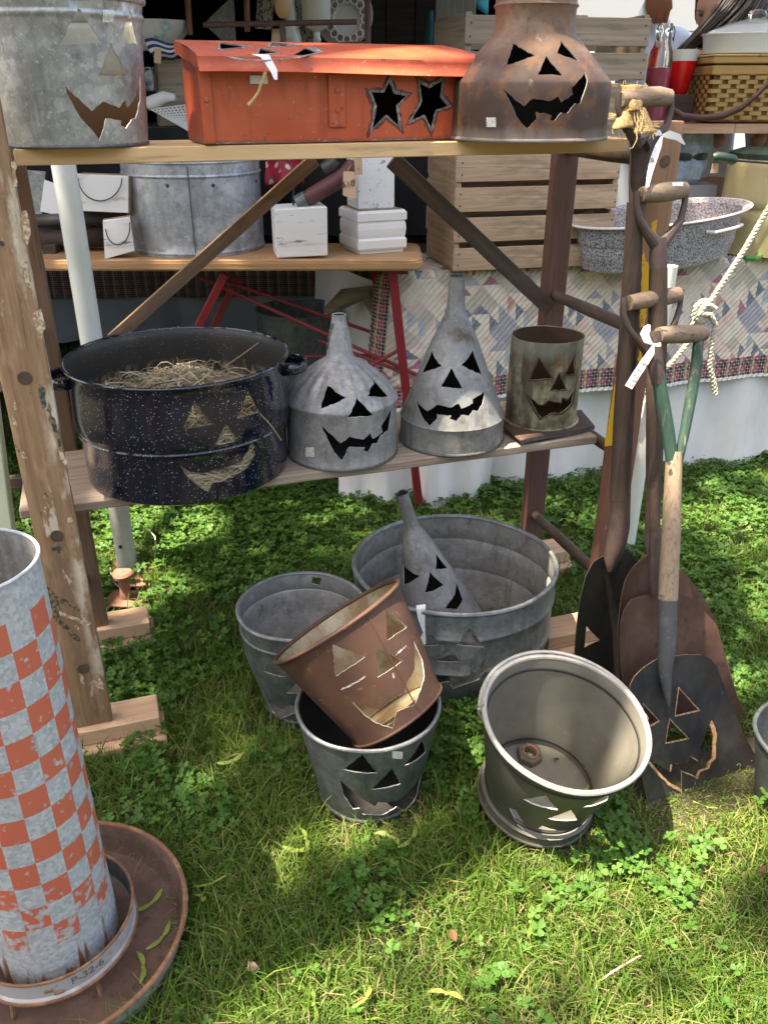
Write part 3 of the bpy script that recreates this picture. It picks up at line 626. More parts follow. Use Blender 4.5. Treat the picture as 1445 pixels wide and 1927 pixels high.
# ---------------------------------------------------------------- tin things with cut faces
def tin(name, label, M, prof, mats, holes=(), cat='bucket', group=None, rim=.0035, rimm='cut_edge', base=True, dent=.0022, flute=None, thick=.0022, seg=80, step=.006, excl=None, basez=.004, basem=None, jit=.0011, rimt=None, extra=()):
    M = M if isinstance(M, Matrix) else Matrix.Translation(M)
    root = thing(name, label, cat, M, group); L = Lathe(M, prof, dent, flute)
    L.wall('wall', mats, root, holes, thick, seg, step=step, jit=jit, extra=extra)
    if rim: L.ring('rim', L.T if rimt is None else rimt, rim, rimm, root)
    if base:
        V, F = disc(prof[0][0] - .002, basez); mobj('base', V, F, basem or mats[1], root)
    if excl: EXCL.append((M.translation.x, M.translation.y, excl))
    return root, L
def bead(prof, z, h=.004, w=.006):
    """insert a rolled ridge at height z"""
    zs = [p[1] for p in prof]; r = float(np.interp(z, zs, [p[0] for p in prof]))
    new = [p for p in prof if abs(p[1] - z) > w * 1.3] + [(r, z - w), (r + h * .7, z - w * .5), (r + h, z), (r + h * .7, z + w * .5), (r, z + w)]
    return sorted(new, key=lambda p: p[1])
def sticker(root, L, u, v, w_=10, h_=10, m='sticker', sk=0):
    L.patch('price_sticker', [(u - w_, v - h_ - sk), (u + w_, v - h_ + sk), (u + w_, v + h_ + sk), (u - w_, v + h_ - sk)], m, root)

# --- top shelf: large galvanised pail
ZT = 1.308
c, r = stand(150, 280, ZT + .001, 122)
pr = pprof(c, [(283, 122), (272, 124), (150, 136), (45, 147)]); pr[0] = (pr[0][0], 0); pr += [(pr[-1][0] + .004, pr[-1][1] + .035)]
pr = bead(pr, axz(c, 33) - c.z, .003, .006)
A_ = [[(148, 14.5), (191, 80), (116, 83)], [(242, 17), (259, 83), (227, 81)], [(208.6, 80), (239, 143.6), (186, 143.6)],
      [(121, 160), (173, 209), (195, 191), (226, 203), (237, 188), (242, 202), (254, 183), (263, 140), (263, 187), (256, 223), (249, 225), (239, 242), (230, 237), (230, 227), (201, 223), (197, 242), (188, 266), (176, 247), (152, 221), (130, 183)]]
root, L = tin('galvanized_pail', 'large mottled grey galvanized pail with jack-o-lantern face on the top shelf', c, pr, ['galv_pail', 'pail_inside', 'cut_edge'], A_, rim=.006, rimm='galv_pail', group='jack-o-lantern metalware')
sticker(root, L, 203, 31, 10, 11); L.ring('foot_rim', .004, .003, 'galv_dark', root)
# --- red box with stars
ML = onZ(383, 278, ZT); PL = fr(.3823, .057, ZT); PR = fr(.938, .105, ZT)
bx = (PR - PL); LX = bx.length; MBX = basis(PL + Vector((0, 0, .002)), bx, UP)
red = thing('metal_mailbox', 'orange-red metal box with two cut-out stars and a sloping face-cut lid', 'metal box', MBX, 'jack-o-lantern metalware')
IB = MBX.inverted(); HF, HB, DP = .138, .166, .168
def toloc(u, v, p, n): return IB @ onPl(u, v, p, n)
nF = -(MBX.to_3x3() @ Vector((0, 1, 0)))
def front_xy(px): return [(lambda q: (q.x, q.z))(toloc(u, v, MBX.translation, nF)) for u, v in px]
star1 = [(731.6, 153.7), (741, 176.5), (762.7, 180.6), (745, 199), (750, 236.7), (726.6, 216), (701, 241.7), (708.7, 199), (698, 173.6), (722, 174.4)]
star2 = [(789, 157), (807.6, 166), (831.7, 151.6), (828, 182.7), (841.6, 199), (819, 207.6), (810.5, 241), (799, 216), (774, 226), (794, 191)]
S1, S2 = front_xy(star1), front_xy(star2)
def rect(x0, y0, x1, y1, nx=14, ny=6):
    out = [(x0 + (x1 - x0) * i / nx, y0) for i in range(nx)] + [(x1, y0 + (y1 - y0) * i / ny) for i in range(ny)] + [(x1 - (x1 - x0) * i / nx, y1) for i in range(nx)] + [(x0, y1 - (y1 - y0) * i / ny) for i in range(ny)]
    pts = [(x0 + (x1 - x0) * i / nx, y0 + (y1 - y0) * j / ny) for i in range(1, nx) for j in range(1, ny)]; return out, pts
out, pts = rect(0, 0, LX, HF)
wave = lambda x, y: noise.noise(Vector((x * 9, y * 9, 3))) * .0015
RM = ['red_paint', 'red_inside', 'burnt_metal']
cutsheet('front_panel', out, [S1, S2], pts, lambda x, y: ((x, wave(x, y), y), (0, -1, 0)), .0015, RM, red)
def grow(P, k, jit=.0):
    c_ = sum((Vector(p) for p in P), Vector((0, 0))) / len(P); return [tuple(c_ + (Vector(p) - c_) * (k + random.uniform(-jit, jit))) for p in P]
for Sx in (S1, S2):
    O = dense(grow(dense(Sx, .012), 1.24, .03), .006, .0018); O2 = dense(grow(Sx, 1.42), .008, .003)
    cutsheet('burnt_edge', O, [Sx], [], lambda x, y: ((x, wave(x, y) - .0016 - .0006 * noise.noise(Vector((x * 300, y * 300, 0))), y), (0, -1, 0)), .0008, ['burnt_metal'] * 3, red)
    cutsheet('scorch_mark', O2, [grow(O, .97)], [], lambda x, y: ((x, wave(x, y) - .0007, y), (0, -1, 0)), .0004, ['scorch'] * 3, red)
for x in (0, LX):
    out = [(0, 0), (DP, 0), (DP, HB), (0, HF)]; cutsheet('side_panel', out, [], [], lambda a, b, x=x: ((x, a, b), (-1 if x == 0 else 1, 0, 0)), .0015, RM, red)
out, pts = rect(0, 0, LX, HB); cutsheet('back_panel', out, [], [], lambda x, y: ((x, DP, y), (0, 1, 0)), .0015, RM, red)
out, pts = rect(0, 0, LX, DP); cutsheet('bottom_panel', out, [], [], lambda x, y: ((x, y, .0015), (0, 0, -1)), .0015, RM, red)
for x in (.006, LX - .006):
    V, F = bevbox(.022, .003, HF - .002, .001); mobj('corner_strip', [(a + x, b - .0022, c_ + HF / 2) for a, b, c_ in V], F, 'red_paint', red, smooth=False)
    V, F = lathe([(.005, 0), (.0045, .002), (.001, .003)], 12, cap1=True); mobj('rivet', [(a + x, -.0037 - z_, b + .075) for a, b, z_ in V], F, 'red_paint', red)
# lid
Y0, Z0_, Z1_ = -.018, HF + .010, HB + .012; sl_ = (Z1_ - Z0_) / (DP + .012 - Y0); nL = Vector((0, -sl_, 1)).normalized()
nLw = MBX.to_3x3() @ nL; pLw = MBX @ Vector((0, Y0, Z0_))
def lid_xy(px): return [(lambda q: (q.x, q.y))(toloc(u, v, pLw, nLw)) for u, v in px]
LH = [lid_xy(h) for h in ([(415, 83), (469, 92), (415, 95.5)], [(512.7, 81), (562.6, 89), (508, 92)], [(490, 94.7), (527, 100.5), (486, 103)], [(430, 103), (463, 109), (496, 110.5), (530, 106), (556, 102), (575, 93.5), (596, 101), (570, 105), (556, 109), (520, 111.5), (490, 113.2), (463, 112)])]
x0, x1 = -.009, LX + .012; out, pts = rect(x0, Y0, x1, DP + .012, 20, 6)
lid = cutsheet('lid', out, LH, pts, lambda x, y: ((x, y, Z0_ + (y - Y0) * sl_ + .003 * math.sin(math.pi * min(1, max(0, (y - Y0) / (DP - Y0)))) ), tuple(nL)), .0016, RM, red)
for h in LH:
    O = dense(grow(h, 1.22, .02), .006, .0012); cutsheet('burnt_edge', O, [h], [], lambda x, y: ((x, y, Z0_ + (y - Y0) * sl_ + .003 * math.sin(math.pi * min(1, max(0, (y - Y0) / (DP - Y0)))) + .0008), tuple(nL)), .0006, ['burnt_metal'] * 3, lid)
def lip(i, j):
    x = x0 + (x1 - x0) * i; pr_ = [(Y0, Z0_), (Y0 - .004, Z0_ - .004), (Y0 - .005, Z0_ - .015), (Y0 - .008, Z0_ - .022), (Y0 - .017, Z0_ - .030)]; k = j * 4; a = min(3, int(k)); f_ = k - a
    y = pr_[a][0] * (1 - f_) + pr_[a + 1][0] * f_; z = pr_[a][1] * (1 - f_) + pr_[a + 1][1] * f_
    return (x, y + .002 * math.sin(x * 17) * j, z + (.003 * math.sin(x * 7 + 1) * j))
V, F = grid(40, 9, lip); mobj('lid_lip', V, F, 'red_paint', lid)
for x in (x0, x1):
    V, F = grid(8, 3, lambda i, j, x=x: (x, Y0 + (DP + .012 - Y0) * i, Z0_ + (DP + .012 - Y0) * i * sl_ - .022 * j)); mobj('lid_side', V, F, 'red_paint', lid)
V, F = bevbox(.034, .004, .092, .001); q = Vector((front_xy([(633, 190)])[0][0], -.003, front_xy([(633, 190)])[0][1])); mobj('hasp_strap', [Vector(p) + q for p in V], F, 'red_paint', red, smooth=False)
for dz in (.018, -.016):
    V, F = lathe([(.005, 0), (.0045, .002), (.001, .003)], 12, cap1=True); mobj('rivet', [(a + q.x, -.005 - z_, b + q.z + dz) for a, b, z_ in V], F, 'red_paint', red)
q = Vector((front_xy([(486, 150)])[0][0], -.004, front_xy([(486, 150)])[0][1])); V, F = bevbox(.034, .002, .014, .0006); mobj('lock_plate', [Vector(p) + q for p in V], F, 'cloth_white', red, smooth=False)
# paper tie and twine on the lid
tie = thing('paper_price_tie', 'white paper tie with a tail of yellow twine on the red lid', 'price tag', MBX @ Vector((.11, -.03, .15)))
A0 = toloc(466, 109, pLw, nLw); P = [A0 + Vector((0, .01, .004)), A0 + Vector((.012, -.004, .006)), A0 + Vector((.026, -.02, .003)), A0 + Vector((.036, -.036, -.02)), A0 + Vector((.038, -.038, -.034))]
V, F = ribbon(P, [.008, .010, .010, .007, .003], [Vector((.75, .6, 0)), Vector((.8, .5, 0)), Vector((.85, .3, .2)), Vector((.95, .1, .1)), Vector((1, 0, 0))]); mobj('paper_strip', [MBX @ Vector(p) for p in V], F, 'paper_white', tie, world=tie)
P = [MBX @ toloc(u, v, MBX @ Vector((0, -.045, 0)), nF) for u, v in ((500, 135), (496, 150), (490, 162), (487, 172), (478, 186), (467, 198))]
V, F = tube(P, [.0035, .003, .0025, .0025, .0025, .0032], 6); mobj('twine', V, F, 'twine', tie, world=tie)
# --- rusty milk can top
c, r = stand(990, 270, ZT + .001, 143)
pr = pprof(c, [(268, 143), (258, 144), (158, 147), (152, 145), (134, 131), (100, 105), (75, 84), (66, 76), (40, 73), (18, 74), (12, 78), (6, 74), (-16, 75)]); pr[0] = (pr[0][0], 0)
C_ = [[(966.5, 80.4), (1006, 104), (951, 123.5)], [(1057.8, 76), (1091, 115), (1048, 99.7)], [(1027, 104.7), (1060, 141.5), (1011.7, 140)],
      [(945.5, 167.5), (984.5, 200), (1003, 185.5), (1034.7, 190.5), (1050.6, 181), (1056.5, 192.6), (1078.7, 178), (1076.6, 165), (1101.7, 135), (1106, 153), (1093, 194.7), (1083, 194.7), (1068, 213.6), (1057, 211.5), (1043, 228), (1034.7, 225), (1039, 217), (1007.5, 210), (1009.6, 224), (990.8, 242), (976, 226), (961.4, 197)]]
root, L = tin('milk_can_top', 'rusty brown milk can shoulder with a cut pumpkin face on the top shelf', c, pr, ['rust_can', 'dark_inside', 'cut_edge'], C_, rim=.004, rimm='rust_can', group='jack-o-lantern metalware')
sticker(root, L, 925, 230, 9, 9); L.ring('foot_rim', .004, .004, 'rust_can', root)

# --- lower shelf: black roaster with straw
ZS = .622
c, r = stand(365, 958, ZS + .001, 182); c = c + Vector((.0, .012, 0)); c.z = ZS + .001
pr = pprof(c, [(885, 183), (872, 188), (790, 189), (783, 192), (776, 197), (700, 198), (682, 199), (675, 202), (668, 205)]); z0 = pr[0][1]
pr = [(pr[0][0] - .012, 0), (pr[0][0] - .003, .006)] + [(a, b) for a, b in pr[1:] if b > .008]
D_ = [[(366.5, 756), (401, 799), (344.7, 808)], [(467, 734.7), (490, 776), (446, 788)], [(426, 795), (450, 830), (404.6, 839.6)],
      [(336, 873), (357, 887), (384.5, 890.4), (402, 883.5), (426, 880), (453.7, 868), (467.5, 847), (483, 823), (488, 814), (483, 857.6), (467.5, 882), (446.8, 894), (429.5, 906), (402, 909.5), (393, 927), (374, 916.4), (350, 895.6)]]
root, L = tin('enamel_pot', 'large black speckled enamel pot with pumpkin face, filled with straw', c, pr, ['enamel_black', 'enamel_inside', 'enamel_black'], D_, 'pot', 'jack-o-lantern metalware', rim=.0038, rimm='enamel_black', dent=.0004, thick=.003, seg=96, jit=.0004)
POT = c; RP = pr[-1][0]
zb = axz(c, 783) - c.z
ts = [i for i, p in enumerate(pr) if abs(p[1] - zb) < .01]; L.ring('bead', float(np.interp(zb, [p[1] for p in pr], L.t)), .0045, 'enamel_black', root, out=.001)
def strap(pa, hw, m, root, name='handle'):
    V = []; F = []; n = len(pa)
    for p in pa:
        p = Vector(p)
        V += [p + Vector((0, 0, hw)), p - Vector((0, 0, hw))]
    for i in range(n - 1): F.append((2 * i, 2 * i + 1, 2 * i + 3, 2 * i + 2))
    o = mobj(name, V, F, m, root); s_ = o.modifiers.new('thick', 'SOLIDIFY'); s_.thickness = .005; s_.offset = 0; return o
for ang, up in ((math.radians(197), .030), (math.radians(8), .03)):
    R0 = pr[-3][0] + .001; zz = pr[-1][1] - up; P = []
    for k in range(13):
        a = (k / 12 - .5) * .44; q = math.cos((k / 12 - .5) * math.pi) ** .5 * .045 if 0 < k < 12 else 0; P.append(((R0 + q) * math.cos(ang + a), (R0 + q) * math.sin(ang + a), zz))
    strap(P, .011, 'enamel_black', root)
# straw
def strips(name, label, cat, gen, n, m, loc, kind='stuff'):
    Vs = []; Fs = []; tone = []
    for i in range(n):
        P, wd, up = gen(i); b = len(Vs); k = len(P); t = random.random()
        for j, p in enumerate(P):
            ww = wd * (1 if j not in (0, k - 1) else .6); Vs += [Vector(p) - up * ww, Vector(p) + up * ww]; tone += [t, t]
        Fs += [(b + 2 * j, b + 2 * j + 1, b + 2 * j + 3, b + 2 * j + 2) for j in range(k - 1)]
    V = np.array([tuple(v) for v in Vs]) - np.array(tuple(loc)); o = mobj(name, V, Fs, m, None, smooth=False); o.location = loc
    at = o.data.attributes.new('tone', 'FLOAT', 'POINT'); at.data.foreach_set('value', tone)
    return tag(o, label, cat, None, kind)
def straw_gen(i):
    a = random.uniform(0, 6.28); rr = RP * .84 * math.sqrt(random.random()); x, y = POT.x + rr * math.cos(a), POT.y + rr * math.sin(a)
    top = .170 + .028 * math.cos(rr / RP * 2.2) + .018 * noise.noise(Vector((x * 8, y * 8, 0))); z = POT.z + (random.uniform(.01, top) if i % 3 else top - random.uniform(0, .012))
    L_ = random.uniform(.05, .14); b = random.uniform(0, 6.28); el = random.gauss(0, .25); d = Vector((math.cos(b) * math.cos(el), math.sin(b) * math.cos(el), math.sin(el))); bend = Vector((random.gauss(0, .025), random.gauss(0, .025), random.gauss(0, .015)))
    P = []
    for k in range(5):
        p = Vector((x, y, z)) + d * L_ * (k / 4 - .5) + bend * (1 - (k / 2 - 1) ** 2)
        q = Vector((p.x - POT.x, p.y - POT.y)); lim = RP * .80
        if q.length > lim: q = q * (lim / q.length); p.x, p.y = POT.x + q.x, POT.y + q.y
        p.z = max(POT.z + .006, min(p.z, POT.z + top + .02)); P.append(p)
    return P, random.uniform(.0008, .0019), Vector((random.gauss(0, 1), random.gauss(0, 1), random.gauss(0, 1))).normalized()
def straw_front(i):
    if i < 2300: return straw_gen(i)
    a = -math.pi / 2 + random.uniform(-1.0, 1.25); z = POT.z + random.uniform(.012, .165); R_ = float(np.interp(z - POT.z, L.zs, L.rs)) - random.uniform(.005, .02); b = random.gauss(0, .7); P = []
    for k in range(5):
        t = (k / 4 - .5) * random.uniform(.05, .1); aa = a + t * math.cos(b) / R_; zz = min(POT.z + .19, max(POT.z + .008, z + t * math.sin(b))); rr = min(R_, float(np.interp(zz - POT.z, L.zs, L.rs)) - .006); P.append(Vector((POT.x + rr * math.cos(aa), POT.y + rr * math.sin(aa), zz)))
    return P, random.uniform(.001, .002), Vector((random.gauss(0, .3), random.gauss(0, .3), 1)).normalized()
strips('straw', 'loose dry straw heaped inside the black pot', 'straw', straw_front, 4300, 'straw', POT)
for px, lb in (([(420, 692, .0), (450, 672, .0), (487, 645, 0)], 'long pale straw stalk sticking up out of the black pot'), ([(488, 777, 1), (510, 800, 1), (530, 829, 1)], 'thin straw poking out of the right eye of the black pot')):
    P = [onY(u, v, POT.y + (.02 if not k else -RP * .80)) for u, v, k in px]; V, F = tube(P, [.0012, .0015, .001], 5); o = mobj('straw_stalk', V, F, 'straw', None); tag(o, lb, 'straw')
# --- squat fluted funnel
c, r = stand(645, 889, ZS + .001, 104)
pr = pprof(c, [(862, 104), (850, 104), (752, 104), (746, 107), (742, 106), (738, 103), (728, 97), (712, 82), (696, 63), (682, 44), (672, 28), (668, 25), (658, 23.5), (640, 21), (600, 13.5), (592, 12.5)]); h0 = pr[0][1]
pr = [(a, b) for a, b in pr if b > .004]; pr = [(pr[0][0] + .002, 0), (pr[0][0], .004)] + pr
zc0, zc1 = axz(c, 734) - c.z, axz(c, 676) - c.z
tc0 = None
def fl(a, t):
    z = float(np.interp(t, LF_t, LF_z)); k = (z - zc0) / (zc1 - zc0)
    return .0032 * math.cos(20 * a) * math.sin(math.pi * min(1, max(0, k)) ** .8) if 0 < k < 1 else 0
_t = [0.0]
for i in range(1, len(pr)): _t.append(_t[-1] + math.dist(pr[i], pr[i - 1]))
LF_t, LF_z = _t, [p[1] for p in pr]
E_ = [[(616.5, 724), (651, 748), (603.7, 769.4)], [(702, 712), (732, 746.7), (690.7, 745)], [(671, 748), (701.5, 782), (654, 786.6)],
      [(603.7, 799.4), (642, 834.6), (657, 822.6), (685, 827), (696.7, 815), (702, 826), (720.8, 813), (718, 801), (738.8, 763.8), (732, 809), (717, 819.6), (711, 834.6), (702, 834.6), (693.7, 850.5), (684, 848), (687, 842), (656, 842), (644, 867), (629, 852)]]
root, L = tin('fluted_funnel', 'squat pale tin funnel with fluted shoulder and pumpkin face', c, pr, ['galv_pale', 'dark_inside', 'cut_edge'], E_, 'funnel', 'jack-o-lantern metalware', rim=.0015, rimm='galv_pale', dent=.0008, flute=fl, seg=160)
sticker(root, L, 584, 850, 8, 9); L.ring('foot_rim', .003, .003, 'galv_dark', root)
for k, v in enumerate((612, 624, 637, 648)):   # stepped tabs down the spout
    p = c + Vector((-axr(c, v, 9 + (v - 600) * .22), -.012, axz(c, v) - c.z)); V, F = bevbox(.010, .006, .014, .001); mobj('spout_tab', [Vector(q) + p for q in V], F, 'galv_dark', root, smooth=False, world=root)
# --- tall cone funnel
c, r = stand(847, 860, ZS + .001, 96)
pr = pprof(c, [(835, 96), (826, 97), (781, 95.5), (777, 97), (773, 94.5), (700, 66), (640, 43), (595, 22), (588, 19), (584, 17), (560, 16), (524, 14), (519, 14.5)]); pr = [(a, b) for a, b in pr if b > .004]; pr = [(pr[0][0] + .002, 0), (pr[0][0] + .002, .004)] + pr
F_ = [[(813, 659.6), (831, 688.8), (793, 701.6)], [(889.8, 658.7), (907, 705), (868, 687.5)], [(849.5, 691.8), (870.5, 730.4), (829, 727.4)],
      [(782.5, 752), (804.4, 773.7), (822.4, 761.7), (848, 766.8), (863, 759.5), (868, 769.4), (890, 759.5), (890, 751.8), (913, 734.6), (908, 761.7), (899.7, 773), (890, 772.4), (882.5, 783), (868, 781), (856.8, 792.6), (846, 788), (849.5, 782), (822, 779), (822, 788), (808, 801), (794.6, 785)]]
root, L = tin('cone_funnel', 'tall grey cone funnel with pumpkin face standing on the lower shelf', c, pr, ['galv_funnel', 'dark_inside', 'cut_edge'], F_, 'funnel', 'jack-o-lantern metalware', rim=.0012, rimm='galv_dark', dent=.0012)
L.ring('foot_rim', .003, .0035, 'galv_dark', root)
# --- stove pipe on a tin plate
zp = ZS + .0145
c, r = stand(1014, 811, zp, 65)
pr = pprof(c, [(797, 65), (700, 66), (690, 66.5), (630, 67)]); pr[0] = (pr[0][0], 0)
G_ = [[(1013.4, 674.8), (1038, 711.5), (996, 715)], [(1081.6, 670), (1082, 704.5), (1064, 705.5)], [(1053, 702.7), (1065, 733.5), (1036, 735)],
      [(993, 739.4), (1011.7, 760.4), (1022, 763), (1032.6, 755), (1057, 759), (1057, 750), (1067.6, 754.5), (1080, 734), (1076, 760), (1062, 772.6), (1053.6, 778), (1038, 778), (1018.6, 787), (1008, 771)]]
root, L = tin('stove_pipe', 'stained tin stovepipe length with burnt-edged pumpkin face on a tin plate', c, pr, ['stove_pipe', 'stove_inside', 'cut_rusty'], G_, 'stovepipe', 'jack-o-lantern metalware', rim=.0012, rimm='stove_pipe')
L.ring('flange', .002, .004, 'stove_pipe', root, out=.003)
for h in G_:
    q = [L.hit(u, v) for u, v in h]; O = dense(grow(dense(q, .012), 1.16, .02), .006, .001)
    cutsheet('burnt_edge', O, [q], [], lambda x, y: (lambda P, N: ((P[0] + N[0] * .0008, P[1] + N[1] * .0008, P[2]), N))(*L.mapf(x, y)), .0005, ['rust_dark'] * 3, root)
pl = thing('tin_plate', 'bent rusty tin plate under the stovepipe', 'metal plate', c - Vector((0, 0, .0145)))
q = [onZ(u, v, ZS + .008) for u, v in ((942, 806), (978, 836), (1118, 806), (1092, 776))]
V, F = grid(12, 8, lambda i, j: q[0].lerp(q[3], i).lerp(q[1].lerp(q[2], i), j) + Vector((0, 0, .004 + .003 * math.sin(i * 5 + 1) * j)))
o = mobj('plate', V, F, 'rust_dark', pl, world=pl); s_ = o.modifiers.new('thick', 'SOLIDIFY'); s_.thickness = .004
V, F = grid(16, 3, lambda i, j: q[1].lerp(q[2], i) + Vector((0, -.001, .006 - .008 * j + .003 * math.sin(i * 5 + 1)))); mobj('bent_lip', V, F, 'galv_dark', pl, world=pl)
# ---------------------------------------------------------------- pails and tubs on the grass
GR = 'jack-o-lantern metalware'
# left pail
c = onZ(575, 1332, 0); c.y = 1.69; c = Vector(((575 - CU) / FPX * 2.12, 1.69, .008))
pr = [(.101, 0), (.102, .01)] + pprof(c, [(1210, 109), (1138, 117)])
pr = bead(bead(pr, .243, .003, .005), .012, .003, .005)
H_ = [[(509.7, 1239), (538, 1275), (497, 1263)], [(568, 1277.6), (566, 1306), (539.6, 1304)],
      [(494.7, 1296.5), (516, 1324), (531, 1334), (544.6, 1326), (569.5, 1331), (571, 1349), (553, 1342), (529.6, 1352), (509.7, 1336)]]
LT = Lathe(Matrix.Translation(c), pr)
hb = [(.03, LT.T - .030), (.055, LT.T - .034), (.058, LT.T - .012), (.034, LT.T - .010)]
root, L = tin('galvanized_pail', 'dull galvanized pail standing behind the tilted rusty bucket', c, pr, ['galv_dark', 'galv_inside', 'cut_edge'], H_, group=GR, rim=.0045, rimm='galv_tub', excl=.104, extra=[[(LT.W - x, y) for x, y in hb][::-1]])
# big washtub
c = Vector((.185, 1.90, .008))
pr = [(.222, 0), (.226, .008)] + pprof(c, [(1175, 178), (1055, 186)])
pr = bead(bead(pr, .215, .004, .008), .115, .004, .008)
K_ = [[(797, 1197), (815, 1196), (824, 1215), (797, 1217)], [(883.6, 1184), (912.5, 1219), (859.5, 1215)], [(840, 1217.5), (867.7, 1247), (821, 1245)],
      [(817.4, 1270), (858.5, 1272), (876.8, 1279), (888, 1263), (922.5, 1233.5), (904, 1279), (881, 1288), (851.7, 1297.4), (845, 1283.7), (822, 1286)]]
root, L = tin('wash_tub', 'wide galvanized washtub with a bent rim and a small funnel inside', c, pr, ['galv_tub', 'galv_inside', 'cut_edge'], K_, 'washtub', GR, rim=.006, rimm='galv_tub', excl=.228, dent=.0045)
TUB = c
# bent-in metal flaps behind the tub's cut face
for px in ([(795, 1196), (812, 1196), (822, 1213), (808, 1219), (797, 1217)], [(884, 1186), (895, 1196), (910, 1217), (862, 1213), (872, 1203)], [(822, 1240), (846, 1232), (866, 1236), (868, 1240), (846, 1238), (824, 1245)], [(820, 1272), (844, 1277), (852, 1296), (866, 1286), (890, 1284), (918, 1240), (900, 1252), (886, 1268), (868, 1280)]):
    q = [L.hit(u, v) for u, v in px]; O = dense(q, .008, .0012)
    cutsheet('bent_flap', O, [], [], lambda x, y: (lambda P, N: ((P[0] - N[0] * (.010 + .004 * math.sin(x * 60)), P[1] - N[1] * .010, P[2]), N))(*L.mapf(x, y)), .0012, ['galv_inside', 'galv_inside', 'cut_edge'], root)
# paper ribbon hanging on the tub rim
rb = thing('paper_ribbon', 'twisted white paper ribbon hung over the washtub rim', 'price tag', onY(795, 1145, 1.66))
P = [onY(u, v, y) for u, v, y in ((792, 1138, 1.672), (792, 1146, 1.655), (793, 1165, 1.652), (798, 1190, 1.652), (794, 1205, 1.65), (790, 1216, 1.648))]
V, F = ribbon(P, [.011, .011, .008, .0025, .010, .016], [Vector((1, .2, 0))] * 3 + [Vector((1, .1, .3))] + [Vector((.9, .1, .3))] * 2); mobj('paper_strip', V, F, 'paper_white', rb, world=rb)
# small funnel leaning inside the tub
b_ = Vector((.165, 1.86, .075)); t_ = onY(756, 928, 1.86); ax = (t_ - b_); H0 = ax.length; q = ax.to_track_quat('Z', 'Y').to_matrix().to_4x4(); MFU = Matrix.Translation(b_) @ q
dl = (onY(763, 991, 1.86) - b_).length
pr = [(.128, 0), (.127, .02), (.118, .05), (.030, dl - .022), (.021, dl - .006), (.0185, dl + .004), (.0165, H0 - .01), (.0155, H0)]
L_ = [[(758, 1060), (790, 1082.7), (758, 1101)], [(821, 1041.6), (842.6, 1069), (819.7, 1071)], [(808, 1076), (834.8, 1101), (799, 1114.7)], [(858.6, 1092), (872, 1128.4), (860, 1146), (838, 1144), (848, 1130), (856, 1119)]]
root, L = tin('small_funnel', 'small grey funnel with pumpkin face leaning inside the washtub', MFU, pr, ['galv_funnel', 'dark_inside', 'cut_edge'], L_, 'funnel', GR, rim=.0012, rimm='galv_dark', base=False)
# front pail
c, r = stand(695, 1553, .008, 92)
pr = [(r, 0), (r + .001, .01)] + pprof(c, [(1345, 129), (1322, 132)]); pr = bead(pr, .012, .003, .005)
J_ = [[(681.5, 1421.5), (709.7, 1456), (645, 1448.7)], [(793.8, 1393), (801.4, 1414.8), (760.5, 1443.7)], [(738, 1448.7), (754.6, 1476), (697, 1487)],
      [(638, 1466), (686, 1507), (706, 1518.5), (712, 1511), (749, 1507), (772, 1488.6), (793.8, 1457), (788.8, 1488.6), (762, 1528.4), (747, 1518.5), (722, 1535), (681, 1531.8), (676, 1521.8), (664, 1521.8), (646, 1495)]]
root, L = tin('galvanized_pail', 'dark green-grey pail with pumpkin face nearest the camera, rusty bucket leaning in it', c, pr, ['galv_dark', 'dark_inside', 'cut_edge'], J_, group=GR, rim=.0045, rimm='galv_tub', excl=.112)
sticker(root, L, 748, 1421, 10, 7, sk=1)
mat('paint_grey', (.42, .40, .43), [('n', 120, .45, .58, (.14, .07, .055), .9)], .7)
SHORT.append((c.x, c.y - .05, .13)); SHORT.append((-.20, 1.66, .14))
# rusty bucket tipped into it
DEP = 1.745
rc = atD(634, 1168, DEP); d0 = ray(634, 1168).normalized(); U_ = d0.cross(UP).normalized(); W_ = U_.cross(d0)
img = Vector((-107, 178)).normalized(); axd = (U_ * img.x + W_ * img.y) * .992 + (-d0) * .125; axd.normalize()
q = axd.to_track_quat('Z', 'Y').to_matrix().to_4x4(); HB2 = .238; MRB = Matrix.Translation(rc - axd * HB2) @ q
pr = [(.106, 0), (.110, .004), (.110, .016), (.149, HB2 - .012), (.1525, HB2)]
I_ = [[(626, 1213), (687.4, 1236), (632, 1272.6)], [(725.6, 1144.7), (765.5, 1179.6), (729, 1204.5)], [(707, 1218), (758, 1244), (709.7, 1275)],
      [(662, 1320), (715.7, 1335.7), (729, 1312.5), (758.9, 1306), (765.5, 1286), (780.5, 1259), (778.8, 1204.5), (795.4, 1242.7), (799.7, 1272.6), (793.8, 1292.6), (782, 1325.8), (747, 1339), (739, 1370.6), (709, 1360.7), (686, 1345.7)]]
root, L = tin('rusty_bucket', 'rusty red-brown bucket with pumpkin face tipped into the front pail', MRB, pr, ['rust_pail', 'rust_pail_inside', 'cut_edge'], I_, group=GR, rim=.005, rimm='rust_pail', dent=.0012, basem='rust_pail_inside')
q0 = L.hit(722, 1215); P = [Vector(L.mapf(q0[0], t)[0]) + Vector(L.mapf(q0[0], t)[1]) * .0005 for t in np.linspace(.006, L.T - .006, 12)]; V, F = tube(P, .0014, 6); mobj('seam', V, F, 'rust_pail', root)
L.ring('foot_rim', .004, .0035, 'rust_pail', root)
